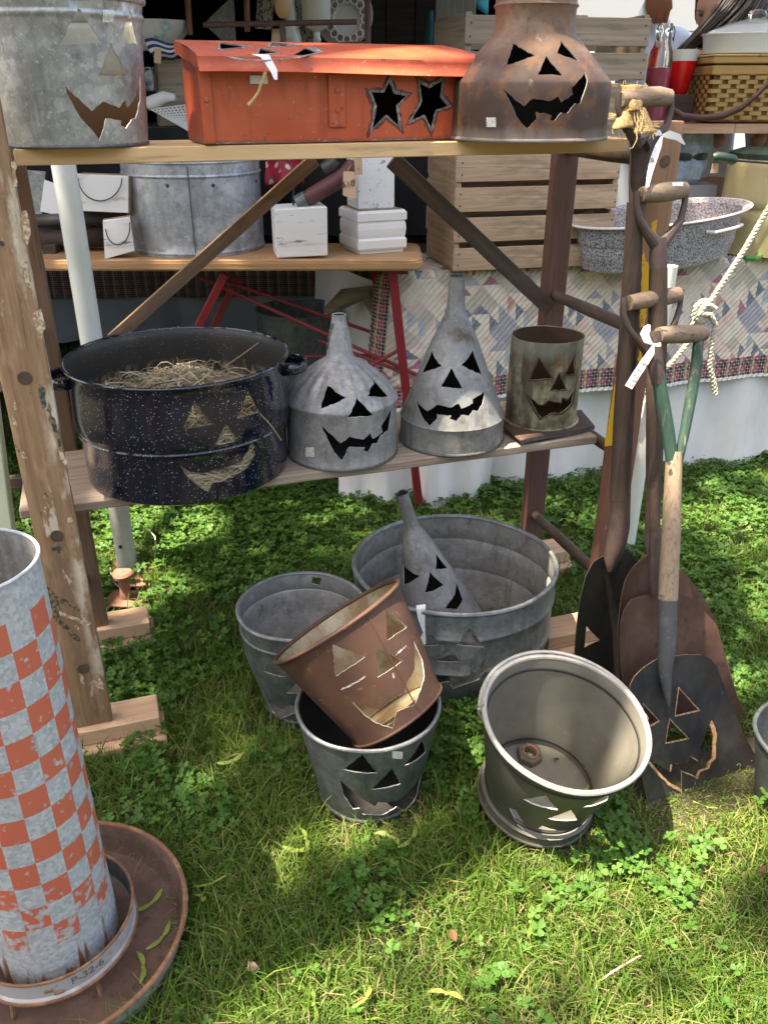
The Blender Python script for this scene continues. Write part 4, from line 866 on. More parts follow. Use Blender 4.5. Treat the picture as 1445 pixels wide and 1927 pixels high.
for pts in ([(744, 1232), (752, 1224), (764, 1214), (765, 1217), (753, 1228), (745, 1234)], [(642, 1296), (662, 1286), (688, 1271), (689, 1273.5), (664, 1289), (643, 1298.5)], [(738, 1267), (741, 1265), (743, 1275), (740, 1277)]):
    q = [L.hit(u, v) for u, v in pts]; cutsheet('paint_smear', dense(q, .006, .001), [], [], lambda x, y: (lambda P, N: ((P[0] + N[0] * .0007, P[1] + N[1] * .0007, P[2] + N[2] * .0007), N))(*L.mapf(x, y)), .0003, ['paint_grey'] * 3, root)
# open bucket with bail, tipped towards the camera
rc = Vector((.3598, 1.2875, .290)); axd = Vector((.136, -.1932, 1)).normalized(); HB3 = .250; q = axd.to_track_quat('Z', 'Y').to_matrix().to_4x4(); MBK = Matrix.Translation(rc - axd * HB3) @ q
pr = [(.126, -.002), (.122, .008), (.115, .024), (.116, .036), (.147, .165), (.161, HB3 - .006), (.1648, HB3)]
M_ = [[(983.5, 1504), (1026, 1496), (1050, 1524)], [(1095, 1520), (1143.4, 1496), (1143.4, 1506)], [(1030, 1540), (1074.6, 1524), (1084.7, 1543)],
      [(957, 1520), (969.3, 1524), (989.5, 1554.5), (1011.8, 1560), (1020, 1553), (1050, 1562), (1095, 1553), (1135, 1524), (1119, 1540), (1086.7, 1562.6), (1048, 1574.7), (993.6, 1570), (973, 1552.5)]]
root, L = tin('bail_bucket', 'open grey bucket with a wire bail tipped towards the camera', MBK, pr, ['grey_bucket', 'grey_bucket_in', 'cut_edge'], M_, group=GR, rim=.0055, rimm='grey_rim', basez=.022, basem='grey_bucket_in', excl=None, dent=.001)
SHORT.append((MBK.translation.x, MBK.translation.y - .06, .12)); EXCL.append((MBK.translation.x + .01, MBK.translation.y - .01, .118))
for z, m, rr in ((HB3 - .028, 'black_band', .004), (.038, 'black_band', .004), (-.001, 'grey_bucket', .004)):
    L.ring('band', float(np.interp(z, L.zs, L.t)), rr, m, root, out=-.001)
IM = MBK.inverted()
def onrim(u, v, z, out=0):
    p = IM @ onPl(u, v, MBK @ Vector((0, 0, z)), axd); return p
lugA, lugB = onrim(903, 1338, HB3 - .012), onrim(1219, 1356, HB3 - .012)
for p in (lugA, lugB):
    d_ = Vector((p.x, p.y, 0)).normalized(); p0 = d_ * .163; P = [p0 + Vector((0, 0, HB3 - .028)), d_ * .171 + Vector((0, 0, HB3 - .016)), d_ * .174 + Vector((0, 0, HB3 - .004)), d_ * .170 + Vector((0, 0, HB3 + .006)), d_ * .167 + Vector((0, 0, HB3 - .01))]
    V, F = tube(P, .0042, 7); mobj('bail_lug', V, F, 'grey_rim', root)
aA, aB = math.atan2(lugA.y, lugA.x), math.atan2(lugB.y, lugB.x)
ab = L.a0; 
def wrapto(a, b): return (a - b + math.pi) % (2 * math.pi) - math.pi
dA, dB = wrapto(aA, ab), wrapto(aB, ab); P = []
for k in range(41):
    f_ = k / 40; a = ab + dA + (dB - dA) * f_; e = math.sin(math.pi * f_); P.append(Vector((math.cos(a), math.sin(a), 0)) * (.172 + .003 * e) + Vector((0, 0, HB3 - .008 + .012 * e ** .7)))
V, F = tube(P, .0040, 8); mobj('bail', V, F, 'grey_rim', root)
# nut on the bucket floor and a fly
nz = IM @ onPl(994, 1424, MBK @ Vector((0, 0, .024)), axd)
nut = thing('iron_nut', 'large rusty hexagonal nut lying on the floor of the open bucket', 'nut', MBK @ Matrix.Translation(nz))
V = []; F = []; n6 = 24
for z_, ro in ((0, .029), (.014, .029), (.017, .026)):
    for k in range(n6):
        a = 2 * math.pi * k / n6; hx = math.cos(math.pi / 6) / math.cos((a % (math.pi / 3)) - math.pi / 6); V.append((ro * hx * math.cos(a), ro * hx * math.sin(a), z_))
for z_, ri in ((.017, .016), (.002, .0135)):
    for k in range(n6): a = 2 * math.pi * k / n6; V.append((ri * math.cos(a), ri * math.sin(a), z_))
for i in range(4):
    for k in range(n6): l = (k + 1) % n6; F.append((i * n6 + k, i * n6 + l, (i + 1) * n6 + l, (i + 1) * n6 + k))
mobj('nut_body', V, F, 'iron_nut', nut, sharp=25); V, F = lathe([(.019, .0172), (.0185, .0205), (.0145, .0205), (.0138, .012)], 24); mobj('nut_collar', V, F, 'rust_edge', nut)
fz = IM @ onPl(1045, 1429, MBK @ Vector((0, 0, .026)), axd); fly = thing('fly', 'small dark fly resting on the floor of the open bucket', 'insect', MBK @ Matrix.Translation(fz))
V, F = tube([(-.004, .003, .002), (0, 0, .003), (.003, -.002, .003), (.005, -.004, .002)], [.0012, .0024, .0022, .001], 8); mobj('body', V, F, 'black_band', fly)
for s_ in (-1, 1):
    mobj('wing', [(0, 0, .004), (-.007 + .002 * s_, .001 + .005 * s_, .003), (-.005 + .004 * s_, -.004 + .004 * s_, .003)], [(0, 1, 2)], 'edge_dark', fly, smooth=False)
# tin tub at the right-hand edge of the picture
c = Vector((.925, 1.36, .008)); pr = [(.10, 0), (.102, .01), (.13, .165)]
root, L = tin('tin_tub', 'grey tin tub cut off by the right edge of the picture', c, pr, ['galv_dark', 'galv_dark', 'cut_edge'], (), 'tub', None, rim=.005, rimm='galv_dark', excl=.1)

# ---------------------------------------------------------------- poultry feeder
PX, PY = -.588, 1.0
fd = thing('poultry_feeder', 'tall galvanized feeder tube with orange checks, standing in a rusty pan', 'feeder', Vector((PX, PY, 0)))
EXCL.append((PX, PY, .225))
MT = Matrix.Translation((PX, PY, 0))
pan = [(.205, .006), (.215, .012), (.222, .04), (.226, .062), (.229, .070)]
V, F = lathe(pan, 96); mobj('pan_outside', V, F, 'pan_outside', fd)
V, F = lathe([(.226, .072), (.219, .062), (.215, .03), (.207, .016), (.10, .012), (.001, .012)], 96); pan_o = mobj('pan', V, F, 'pan_rust', fd)
V, F = tube([(.2285 * math.cos(a), .2285 * math.sin(a), .071) for a in np.linspace(0, 2 * math.pi, 97)[:-1]], .005, 8, closed=True); mobj('pan_rim', V, F, 'rust_edge', fd)
# stub under the ring, ring band, tube
rg = Lathe(MT @ Matrix.Translation((0, 0, .045)), [(.133, 0), (.137, .003), (.138, .012), (.134, .016), (.137, .055)], .0006)
ro = rg.wall('ring_band', ['ring_metal', 'galv_dark', 'rust_edge'], fd, thick=.002); ro.location = (0, 0, .045)
o = rg.ring('ring_edge', rg.T, .0028, 'rust_edge', fd); o.location = (0, 0, .045); o = rg.ring('ring_bead', rg.t[2] - .004, .004, 'rust_edge', fd); o.location = (0, 0, .045)
for k in range(6):
    a = k * math.pi / 3 + .3; V, F = tube([(.134 * math.cos(a), .134 * math.sin(a), .05), (.140 * math.cos(a), .140 * math.sin(a), .014)], .004, 6); mobj('ring_leg', V, F, 'rust_edge', fd)
ZTOP = axz(Vector((PX, PY, 0)), 1060)
checker(MATS['checker_tube'], 16, .0475, .1405, .7580, .1, 0, 9)
tb = Lathe(MT @ Matrix.Translation((0, 0, .0)), [(.1045, .045), (.104, .3), (.1035, .5), (.102, ZTOP)], .0010)
hub = tb.wall('tube', ['checker_tube', 'galv_inside', 'galv_tube'], fd, thick=.0016, seg=64); tb.ring('tube_rim', tb.T, .0028, 'galv_tube', fd)
# stamped lettering on the ring
def text(body, size, m, parent, M, name='lettering', extr=.0002, bend=None):
    cu = bpy.data.curves.new(name, 'FONT'); cu.body = body; cu.size = size; cu.extrude = extr; cu.align_x = 'CENTER'; cu.align_y = 'CENTER'
    ob = bpy.data.objects.new(name, cu); COL.objects.link(ob); dg = bpy.context.evaluated_depsgraph_get(); me = bpy.data.meshes.new_from_object(ob.evaluated_get(dg)); bpy.data.objects.remove(ob)
    if bend:
        for v in me.vertices: v.co = bend(v.co)
    me.materials.clear(); me.materials.append(MATS[m]); o = bpy.data.objects.new(name, me); COL.objects.link(o)
    if parent: o.parent = parent
    if M is not None: o.matrix_local = M
    return o
mat('stamp', (.16, .12, .10), [], .8)
def rbend(co):
    a = math.radians(-47) + co.x / .1375; rr = .1382 + .0 + co.z * .5; return Vector((rr * math.cos(a), rr * math.sin(a), .083 + co.y))
text('P-32-6', .022, 'stamp', fd, None, 'stamped_lettering', .0004, rbend)
for a0, z0 in ((-74, .078), (-68, .068)):
    a = math.radians(a0); V, F = bevbox(.003, .014, .005, .0005); R_ = Matrix.Rotation(a, 3, 'Z'); mobj('stamped_slot', [R_ @ (Vector(p) + Vector((.1365, 0, z0))) for p in V], F, 'rust_edge', fd, smooth=False)

# ---------------------------------------------------------------- shovels
def shovel(label, base, gripw, wdir, blade, holes, mb, sockL, shaft, mshaft, grip, mgrip, dl, drr, neck, style='iron', curl=.06, bl_edge='cut_rusty', sock_m='handle_iron', mets='handle_iron'):
    base, gripw = Vector(base), Vector(gripw); ax = (gripw - base).normalized(); wd = Vector(wdir).normalized(); n = wd.cross(ax).normalized()
    if n.y > 0: n = -n
    wd = ax.cross(n) * (1 if ax.cross(n).dot(Vector(wdir)) > 0 else -1)
    root = thing('shovel', label, 'shovel', base, 'shovels leaning on the right ladder')
    Q = lambda u, v, off=0: onPl(u, v, base + n * off, n)
    def xy(u, v): d = Q(u, v) - base; return (d.dot(wd), d.dot(ax))
    O = [xy(*p) for p in blade]; xs = [p[0] for p in O]; cx = (min(xs) + max(xs)) / 2; hw = (max(xs) - min(xs)) / 2; ytop = max(p[1] for p in O); ybot = min(p[1] for p in O)
    nxp = xy(*neck)
    def mp(x, y):
        k = abs(x - cx) / hw; h = curl * min(1.15, k) ** 2.6 * (.35 + .65 * (y - ybot) / (ytop - ybot)) + .016 * math.exp(-((x - nxp[0]) / .022) ** 2) * max(0, (y - ybot) / (ytop - ybot) - .45) - .01 * math.sin(math.pi * (y - ybot) / (ytop - ybot))
        p = base + wd * x + ax * y + n * h; return tuple(p - base), tuple(n)
    OD = dense(O, .012); gx = np.arange(min(xs), max(xs), .014); gy = np.arange(ybot, ytop, .014); pts = [(x, y) for x in gx for y in gy]
    ok = [p for p in pts if min((p[0] - q[0]) ** 2 + (p[1] - q[1]) ** 2 for q in OD) > .006 ** 2]
    cutsheet('blade', OD, [[xy(*p) for p in h] for h in holes], ok, mp, .0025, [mb, mb, bl_edge], root, jit=.0004)
    for h in holes:
        hh = [xy(*p) for p in h]; OO = dense(grow(dense(hh, .012), 1.10, .02), .006, .0008)
        if bl_edge == 'cut_rusty': cutsheet('burnt_edge', OO, [hh], [], lambda x, y: (lambda P, N: (tuple(Vector(P) + n * .0012), N))(*mp(x, y)), .0006, ['cut_rusty'] * 3, root)
    def tb_(px, rpx, name, m, seg=14, off=.0, mm=None):
        P = []; R = []
        for (u, v), r_ in zip(px, rpx):
            p = Q(u, v, off); P.append(p); R.append(r_ * (p.y * CP - (p.z - CAM_H) * SP) / FPX)
        V, F = tube(P, R, seg); return mobj(name, V, F, m, root, world=root)
    tb_(*sockL, 'socket', sock_m, off=.012)
    tb_(*shaft, 'shaft', mshaft, off=.012)
    g = tb_(*grip, 'grip', mgrip, 16, off=.012)
    for px, rp, m in (dl, drr): tb_(px, rp, 'yoke_arm', m, 10, off=.012)
    return root, Q, n, wd, ax
WD = (.915, .40, 0)
# 1: burlap-tied, dark blade at the left
g1 = onY(1212, 182, 1.87)
shovel('longest shovel with burlap tied to its grip and a black left-hand blade', (.555, 1.66, 0.0), g1, WD,
    [(1150, 1032), (1136, 1045), (1108, 1053), (1083.5, 1074), (1070, 1109), (1069, 1150), (1071, 1215), (1074, 1250), (1080, 1330), (1240, 1300), (1236, 1200), (1226, 1110), (1205, 1060), (1190, 1044), (1180, 1032)],
    [[(1101, 1176.5), (1133, 1208), (1098, 1219)]], 'blade_black', ([(1190, 920), (1167, 930), (1165, 990), (1160, 1020), (1150, 1052), (1148, 1075)][1:], [19, 19, 19, 15, 6]),
    ([(1195, 380), (1186, 560), (1172, 800), (1166, 940)], [16, 18, 19, 19]), 'handle_dark', ([(1166, 188), (1185, 187), (1212, 183), (1240, 182), (1258, 184)], [14, 17, 18, 17.5, 15]), 'handle_grip',
    ([(1164, 175), (1162, 200), (1168, 225), (1185, 250), (1203, 272)], [6, 6, 7, 9, 14], 'handle_iron'), ([(1262, 172), (1262, 205), (1254, 235), (1238, 254), (1212, 274)], [6, 6.5, 7, 9, 14], 'handle_iron'), (1160, 1040), bl_edge='blade_black')
V, F = tube([onY(u, v, 1.872) for u, v in ((1208, 262), (1207, 300), (1203, 345), (1200, 385))], [.024, .0245, .023, .019], 14)
o = bpy.data.objects['shovel']; mobj('ferrule', V, F, 'handle_iron', o, world=o)
# 2
r2, Q, n, wd, ax = shovel('shovel with an iron D-grip marked by a pale sticker and a rounded rusty blade', (.68, 1.585, 0), onY(1247, 352, 1.845), WD,
    [(1212, 1040), (1205, 1047), (1175, 1063.5), (1155, 1082), (1147, 1098), (1142, 1130), (1141, 1170), (1160, 1300), (1190, 1420), (1390, 1360), (1366, 1250), (1345, 1168), (1334, 1141), (1313, 1106), (1293, 1082), (1277.7, 1072), (1255, 1052), (1238, 1040)],
    [], 'rust_blade', ([(1232, 905), (1228, 960), (1226, 1020), (1224, 1060)], [13, 14, 14, 6]), ([(1238, 505), (1236, 640), (1232, 800), (1229, 940)], [17, 18, 17, 14]), 'handle_dark',
    ([(1206, 366), (1225, 364), (1248, 362), (1272, 359), (1288, 357)], [13, 17, 18, 17, 14]), 'handle_grip',
    ([(1198, 360), (1197, 385), (1202, 412), (1217, 438), (1236, 462)], [7, 6, 7, 9, 14], 'handle_iron'), ([(1290, 350), (1287, 385), (1280, 415), (1262, 440), (1240, 464)], [7, 6, 7, 9, 14], 'handle_iron'), (1224, 1050), bl_edge='rust_blade')
V, F = tube([Q(1238, 448, .012), Q(1238, 480, .012), Q(1238, 530, .012)], [.016, .0188, .0185], 14); mobj('ferrule', V, F, 'handle_iron', r2, world=r2)
V, F = grid(5, 4, lambda i, j: Q(1259 + 20 * i, 346 + 14 * j - i * 1.0, .012) - Vector((0, .0195 * math.cos((j - .5) * 1.1), -.012 * math.sin((.35 - j) * 1.0)))); mobj('price_sticker', V, F, 'paper_white', r2, world=r2)
# 3
r3, Q, n, wd, ax = shovel('shovel with a weathered grip on thin iron arms and a wide brown blade', (.70, 1.515, 0), onY(1230, 552, 1.795), WD,
    [(1224, 1112), (1216, 1117), (1172, 1123.6), (1150, 1138), (1138, 1160), (1139, 1198), (1150.6, 1258), (1165, 1300), (1185, 1380), (1200, 1470), (1420, 1420), (1401, 1367), (1373, 1275), (1359, 1222), (1345, 1173), (1313, 1134), (1290, 1120), (1268, 1114), (1248, 1112)],
    [], 'rust_blade', ([(1232, 985), (1231, 1040), (1230, 1090), (1230, 1125)], [10, 11, 12, 6]), ([(1228, 720), (1230, 850), (1231, 1000)], [14, 12, 10]), 'handle_dark',
    ([(1182, 570), (1205, 566), (1230, 562), (1255, 558), (1276, 554)], [14, 15.5, 16, 15.5, 14]), 'handle_grip',
    ([(1173, 560), (1173, 590), (1182, 618), (1200, 642), (1222, 665)], [6, 5, 6, 7, 11], 'handle_iron'), ([(1281, 545), (1279, 575), (1270, 605), (1252, 640), (1228, 668)], [6, 5, 6, 7, 11], 'handle_iron'), (1230, 1120), bl_edge='rust_blade')
V, F = tube([Q(1226, 655, .012), Q(1227, 690, .012), Q(1228, 735, .012)], [.012, .0155, .0145], 14); mobj('ferrule', V, F, 'handle_iron', r3, world=r3)
# 4: front shovel with split green handle
BL, BR = onZ(1219, 1515, 0), onZ(1424, 1437, 0)
r4, Q4, n4, wd4, ax4 = shovel('front shovel with split green-painted handle and blue-black face-cut blade', (BL + BR) / 2, onY(1280, 630, 1.735), BR - BL,
    [(1238, 1236), (1224, 1243), (1200, 1255), (1180, 1268), (1170, 1283), (1172, 1303), (1185, 1370), (1207, 1459), (1219, 1520), (1426, 1441), (1400, 1385), (1375, 1320), (1350, 1255), (1338, 1240), (1320, 1233), (1290, 1232), (1270, 1234)],
    [[(1280.5, 1296.5), (1320, 1339), (1275, 1349.5)], [(1207, 1323), (1242, 1358), (1210, 1374)], [(1263.6, 1355), (1299, 1392), (1256.5, 1400.6)],
     [(1221, 1429), (1263.6, 1453.6), (1267, 1439.5), (1297, 1437.7), (1302, 1425), (1314.7, 1434), (1327, 1423.6), (1322, 1411), (1339.4, 1363.6), (1346.5, 1388), (1343, 1429), (1334, 1437.7), (1332, 1446.5), (1316.5, 1452), (1311, 1464), (1304, 1459), (1284.7, 1452), (1283, 1487), (1260, 1473), (1239, 1452)]],
    'blade_blue', ([(1256, 1118), (1255, 1180), (1253, 1225), (1250, 1262), (1254, 1300), (1258, 1330)], [17.5, 17.5, 17, 13, 8, 2]), ([(1268, 850), (1266, 900), (1262, 1000), (1256, 1128)], [15, 16, 17.5, 18]), 'handle_pale',
    ([(1238, 631), (1255, 630), (1280, 629), (1305, 628), (1324, 627)], [15, 16.5, 17, 16.5, 15]), 'handle_grip',
    ([(1229, 640), (1235, 690), (1245, 750), (1256, 810), (1263, 862), (1265, 880)], [12, 13, 13.5, 13, 12, 10], 'handle_green'), ([(1314, 636), (1309, 690), (1299, 750), (1288, 810), (1277, 862), (1272, 890)], [10, 11, 11, 10, 9, 8], 'handle_green'), (1252, 1240), sock_m='socket_blue', mets='handle_green', curl=.032)
V, F = tube([Q4(1228, 624, .012), Q4(1229, 650, .012), Q4(1233, 690, .012), Q4(1238, 722, .012)], [.0148, .0165, .0165, .0135], 12); mobj('grip_strap', V, F, 'handle_iron', r4, world=r4)
V, F = tube([Q4(1258, 872, .03), Q4(1258, 872, .026)], .004, 10); mobj('bolt', V, F, 'edge_dark', r4, world=r4)
for k in range(7):
    p = BL.lerp(BR, k / 6); SHORT.append((p.x, p.y - .045, .07)); EXCL.append((p.x, p.y + .012, .012)); EXCL.append((p.x, p.y + .05, .038)); SHORT.append((p.x, p.y + .06, .06))
for u, v in ((1110, 1262), (1150, 1300), (1200, 1330)): p = onZ(u, v, 0); EXCL.append((p.x, p.y, .07))
# ribbons, burlap
def fl_ribbon(name, label, pts, mid, m='paper_white', txt=None, extra=()):
    root = thing(name, label, 'price tag', atD(*pts[0][:3])); 
    for k, (px, ws) in enumerate([(pts, mid)] + list(extra)):
        P = [atD(u, v, t) for u, v, t in px]; NN = []; Wm = []
        for i in range(len(P)):
            a, b = P[max(0, i - 1)], P[min(len(P) - 1, i + 1)]; NN.append((b - a).cross(P[i] - CO).normalized()); Wm.append(ws[i] * px[i][2] / FPX)
        V, F = ribbon(P, Wm, NN); mobj('strip', V, F, m, root, world=root)
    return root
t4 = (Q4(1228, 690, .04) - CO).dot(Vector((0, CP, -SP)))
R4 = fl_ribbon('paper_ribbon', 'white paper ribbon with handwritten price tied to the front shovel grip', [(1229, 650, t4), (1224, 664, t4), (1212, 682, t4), (1196, 706, t4), (1182, 729, t4)], [2, 6.5, 7.5, 7.5, 7.5], extra=[([(1227, 648, t4), (1217, 640, t4 - .005), (1212, 628, t4 - .008), (1217, 618, t4 - .005), (1221, 611, t4)], [2, 7, 8, 7, 2]), ([(1228, 648, t4), (1236, 649, t4 - .002), (1243, 648, t4)], [1.5, 3, 3.5])])
def on_ribbon(root, body, u, v, du, dv, t, size_px):
    p = atD(u, v, t - .004); q = atD(u + du, v + dv, t - .004); M = basis(p, q - p, CO - p)
    text(body, size_px * t / FPX, 'ink', root, root.matrix_world.inverted() @ M, 'handwriting', .0001)
for ch, u, v in (('$', 1213, 686), ('3', 1203, 697), ('2', 1196, 708), ('9', 1192, 716), ('5', 1187, 724)): on_ribbon(R4, ch, u, v, -9, 13, t4, 13)
t1 = 1.87 / ray(1230, 255).y - .03
R1_ = fl_ribbon('paper_ribbon', 'white paper ribbon knotted under the burlap on the longest shovel', [(1245, 256, t1), (1238, 275, t1), (1229, 300, t1), (1222, 325, t1), (1217, 352, t1)], [2, 6, 6.5, 5, 3], extra=[([(1245, 255, t1), (1258, 253, t1), (1275, 258, t1 + .01), (1288, 272, t1 + .02)], [2, 7, 6, 1]), ([(1244, 254, t1), (1239, 249, t1 - .005), (1232, 252, t1 - .005)], [2, 5, 4])])
for ch, u, v in (('8', 1224, 299), ('4', 1228, 303), ('2', 1221, 312), ('0', 1219, 323)): on_ribbon(R1_, ch, u, v, -4, 13, t1, 12)
bu = thing('burlap_tie', 'frayed tan burlap strip knotted round the grip of the longest shovel', 'burlap', onY(1190, 215, 1.85))
def bsheet(px, t, bulge, nm='cloth'):
    q = [atD(u, v, t) for u, v in px]
    def f(i, j):
        p = q[0].lerp(q[1], i).lerp(q[3].lerp(q[2], i), j); e = math.sin(math.pi * i) * bulge
        return p + (CO - p).normalized() * (e + .004 * noise.noise(p * 60)) + noise.noise_vector(p * 90) * .002
    V, F = grid(14, 12, f); o = mobj(nm, V, F, 'burlap', bu, world=bu); s_ = o.modifiers.new('thick', 'SOLIDIFY'); s_.thickness = .002
tb1 = t1 - .012
bsheet([(1168, 160), (1216, 160), (1206, 200), (1172, 200)], tb1, .03); bsheet([(1174, 196), (1196, 196), (1190, 240), (1150, 244)], tb1 - .012, .012); bsheet([(1194, 198), (1212, 204), (1234, 250), (1192, 252)], tb1 - .008, .012); bsheet([(1176, 190), (1208, 188), (1206, 208), (1178, 208)], tb1 - .018, .014, 'knot')
random.seed(3)
for k in range(34):
    e = random.choice([((1150, 244), (1176, 255), (-.1, 1)), ((1168, 158), (1216, 160), (.1, -1)), ((1234, 232), (1226, 252), (1, .2)), ((1195, 252), (1232, 252), (0, 1)), ((1150, 222), (1160, 214), (-1, 0))])
    f_ = random.random(); u, v = e[0][0] + (e[1][0] - e[0][0]) * f_, e[0][1] + (e[1][1] - e[0][1]) * f_; l_ = random.uniform(4, 9)
    V, F = tube([atD(u - e[2][0] * 3, v - e[2][1] * 3, tb1 - .01), atD(u + e[2][0] * l_ + random.gauss(0, 1.5), v + e[2][1] * l_ + random.gauss(0, 1.5), tb1 - .012)], .0007, 4); mobj('frayed_thread', V, F, 'twine', bu, world=bu)
for px in ([(1196, 205), (1200, 225), (1197, 245), (1198, 262), (1190, 278), (1184, 280)], [(1202, 202), (1210, 220), (1206, 238), (1202, 246), (1208, 252)], [(1192, 204), (1194, 228), (1202, 240), (1206, 230)]):
    V, F = tube([atD(u, v, tb1 - .024) for u, v in px], .0011, 5); mobj('thread', V, F, 'twine', bu, world=bu)
# ---------------------------------------------------------------- tent pole, stake, loose board at the left
def upright(u, v, z=0): return onZ(u, v, z)
pc = upright(243, 1078); EXCL.append((pc.x, pc.y, .045))
pole = thing('tent_pole', 'white tent pole with worn paint on a rusty foot plate', 'tent pole', pc)
V, F = lathe([(.031, .012), (.031, .30), (.0315, .302)], 24, cap0=True); mobj('foot_sleeve', V, F, 'pole_base', pole)
V, F = lathe([(.0312, .302), (.0312, 2.45)], 24, cap1=True); mobj('shaft', V, F, 'pole_white', pole)
V, F = bevbox(.17, .17, .008, .002); mobj('foot_plate', [Vector(p) + Vector((0, -.03, .02)) for p in V], F, 'stake_rust', pole, smooth=False)
V, F = lathe([(.006, 0), (.006, .004), (.001, .006)], 12, cap1=True); mobj('bolt', [(x - .002, -z_ - .031, y + .115) for x, y, z_ in V], F, 'wire', pole)
sk_ = upright(240, 1135); stk = thing('tent_stake', 'rusty mushroom-headed stake driven in beside the tent pole', 'stake', sk_); EXCL.append((sk_.x, sk_.y, .065)); EXCL.append((sk_.x, sk_.y - .08, .05))
V, F = lathe([(.018, .0), (.018, .035), (.016, .045), (.0155, .085), (.018, .09)], 20, cap0=True); mobj('shank', V, F, 'stake_rust', stk)
V, F = lathe([(.018, .088), (.030, .096), (.0315, .106), (.026, .113), (.001, .117)], 20, flute=lambda a, t: .05 * math.sin(3 * a)); mobj('head', V, F, 'stake_rust', stk)
V, F = bevbox(.13, .09, .007, .002, 1, .004, 6); mobj('plate', [Vector(p) + Vector((.01, -.005, .018)) for p in V], F, 'stake_rust', stk, smooth=False)
cordp = [(208, 1068, .05), (212, 1092, .03), (222, 1102, .03), (232, 1108, .025)]; V, F = tube([onZ(u, v, z) for u, v, z in cordp], .0025, 6); tag(mobj('loose_string', V, F, 'rope', None), 'short white cord end lying left of the rusty stake', 'cord')
V, F = tube([onZ(u, v, z) for u, v, z in ((280, 996, .06), (292, 1010, .09), (294, 1030, .08), (291, 1048, .03))], .0022, 6); tag(mobj('loose_string', V, F, 'rope', None), 'pale cord loop standing in sunlit grass right of the pole', 'cord')
o = board('leaning_board', onY(-62, 560, 1.80), onY(4, 1042, 1.80), .075, .03, Vector((.1, -1, 0)), 'pale_green_paint', None, .003); tag(o, 'pale green painted board at the left picture edge behind the feeder', 'board')
rk = thing('wooden_rail', 'dark wooden rails behind the left ladder at the picture edge', 'rail', onY(0, 900, 2.1))
for v in (728, 912): board('rail', onY(-120, v, 2.1), onY(62, v - 6, 2.1), .035, .025, Vector((0, -1, 0)), 'dark_wood', rk, .003)
board('post', onY(-60, 640, 2.13), onY(-40, 1180, 2.13), .05, .03, Vector((0, -1, 0)), 'dark_wood', rk, .003)

# ---------------------------------------------------------------- ironing board with red legs
YI, ZI = 2.65, .929
ib = thing('ironing_board', 'old wooden ironing board on red metal legs behind the shelves', 'ironing board', Vector((-.4, YI + .17, 0)))
xa, xb = -1.32, onY(797, 490, YI).x; out = []
for k in range(9): a = -math.pi / 2 + math.pi / 2 * k / 8; out.append((xb - .05 + .05 * math.cos(a), YI + .05 + .05 * math.sin(a)))
for k in range(9): a = math.pi / 2 * k / 8; out.append((xb - .05 + .05 * math.cos(a), YI + .31 + .05 * math.sin(a)))
out += [(xa, YI + .30), (xa - .05, YI + .18), (xa, YI + .06), (xa + .1, YI)]
bm = bmesh.new(); f = bm.faces.new([bm.verts.new((x, y, ZI - .03)) for x, y in out]); r_ = bmesh.ops.extrude_face_region(bm, geom=[f]); bmesh.ops.translate(bm, vec=(0, 0, .03), verts=[e for e in r_['geom'] if isinstance(e, bmesh.types.BMVert)])
bmesh.ops.recalc_face_normals(bm, faces=bm.faces); bmesh.ops.bevel(bm, geom=[e for e in bm.edges if e.calc_face_angle(0) > 1 and abs(e.verts[0].co.z - e.verts[1].co.z) < .001], offset=.006, segments=2, affect='EDGES'); bm.verts.index_update()
mobj('board_top', [v.co[:] for v in bm.verts], [[v.index for v in f.verts] for f in bm.faces], 'board_orange', ib, world=ib, sharp=30); bm.free()
def bar(root, a, b, w_, t_, m, nm='leg'): return board(nm, a, b, w_, t_, Vector((.2, -1, 0)), m, root, .002)
bar(ib, onY(737, 500, 2.70), onZ(790, 966, 0), .028, .02, 'red_leg'); bar(ib, onY(705, 505, 2.97), onZ(748, 872, .05), .026, .02, 'red_leg')
bar(ib, onY(424, 515, 2.70), onY(300, 760, 2.75), .026, .02, 'red_leg'); bar(ib, onY(448, 520, 2.97), onY(330, 760, 2.97), .024, .02, 'red_leg')
for a, b in (((372, 520, 2.80), (800, 712, 2.80)), ((410, 524, 2.90), (770, 650, 2.95)), ((640, 720, 2.78), (757, 655, 2.78)), ((600, 640, 2.95), (757, 700, 2.80)), ((500, 672, 2.95), (756, 668, 2.95))):
    V, F = tube([onY(*a), onY(*b)], .0065, 8); mobj('cross_rod', V, F, 'red_leg', ib, world=ib)
board('leg_bracket', onY(724, 506, 2.705), onY(768, 506, 2.705), .03, .02, Vector((0, -1, 0)), 'red_leg', ib, .002)
# things on the ironing board
c, r = stand(376, 485, ZI + .001, 122); pr = pprof(c, [(476, 121), (326, 126), (298, 127)]); pr[0] = (pr[0][0], 0); pr = bead(bead(pr, axz(c, 322) - c.z, .004, .006), .01, .003, .005)
root, L = tin('galvanized_tub', 'straight-sided galvanized tub with spangled sides on the ironing board', c, pr, ['galv_table', 'galv_dark', 'galv_table'], (), 'tub', None, rim=.004, rimm='galv_table')
q0 = L.hit(361, 400); P = [Vector(L.mapf(q0[0], t)[0]) + Vector(L.mapf(q0[0], t)[1]) * .0008 for t in np.linspace(.004, L.T - .01, 10)]; V, F = tube(P, .002, 6); mobj('seam', V, F, 'galv_dark', root)
for u, v in ((402, 349), (481, 341), (315, 350)):
    h = L.hit(u, v); P, N = L.mapf(*h); V, F = lathe([(.006, 0), (.005, .002), (.0005, .0022)], 12); Mq = Matrix.Translation(P) @ Vector(N).to_track_quat('Z', 'Y').to_matrix().to_4x4(); mobj('rivet_hole', [Mq @ Vector(p) for p in V], F, 'edge_dark', root)
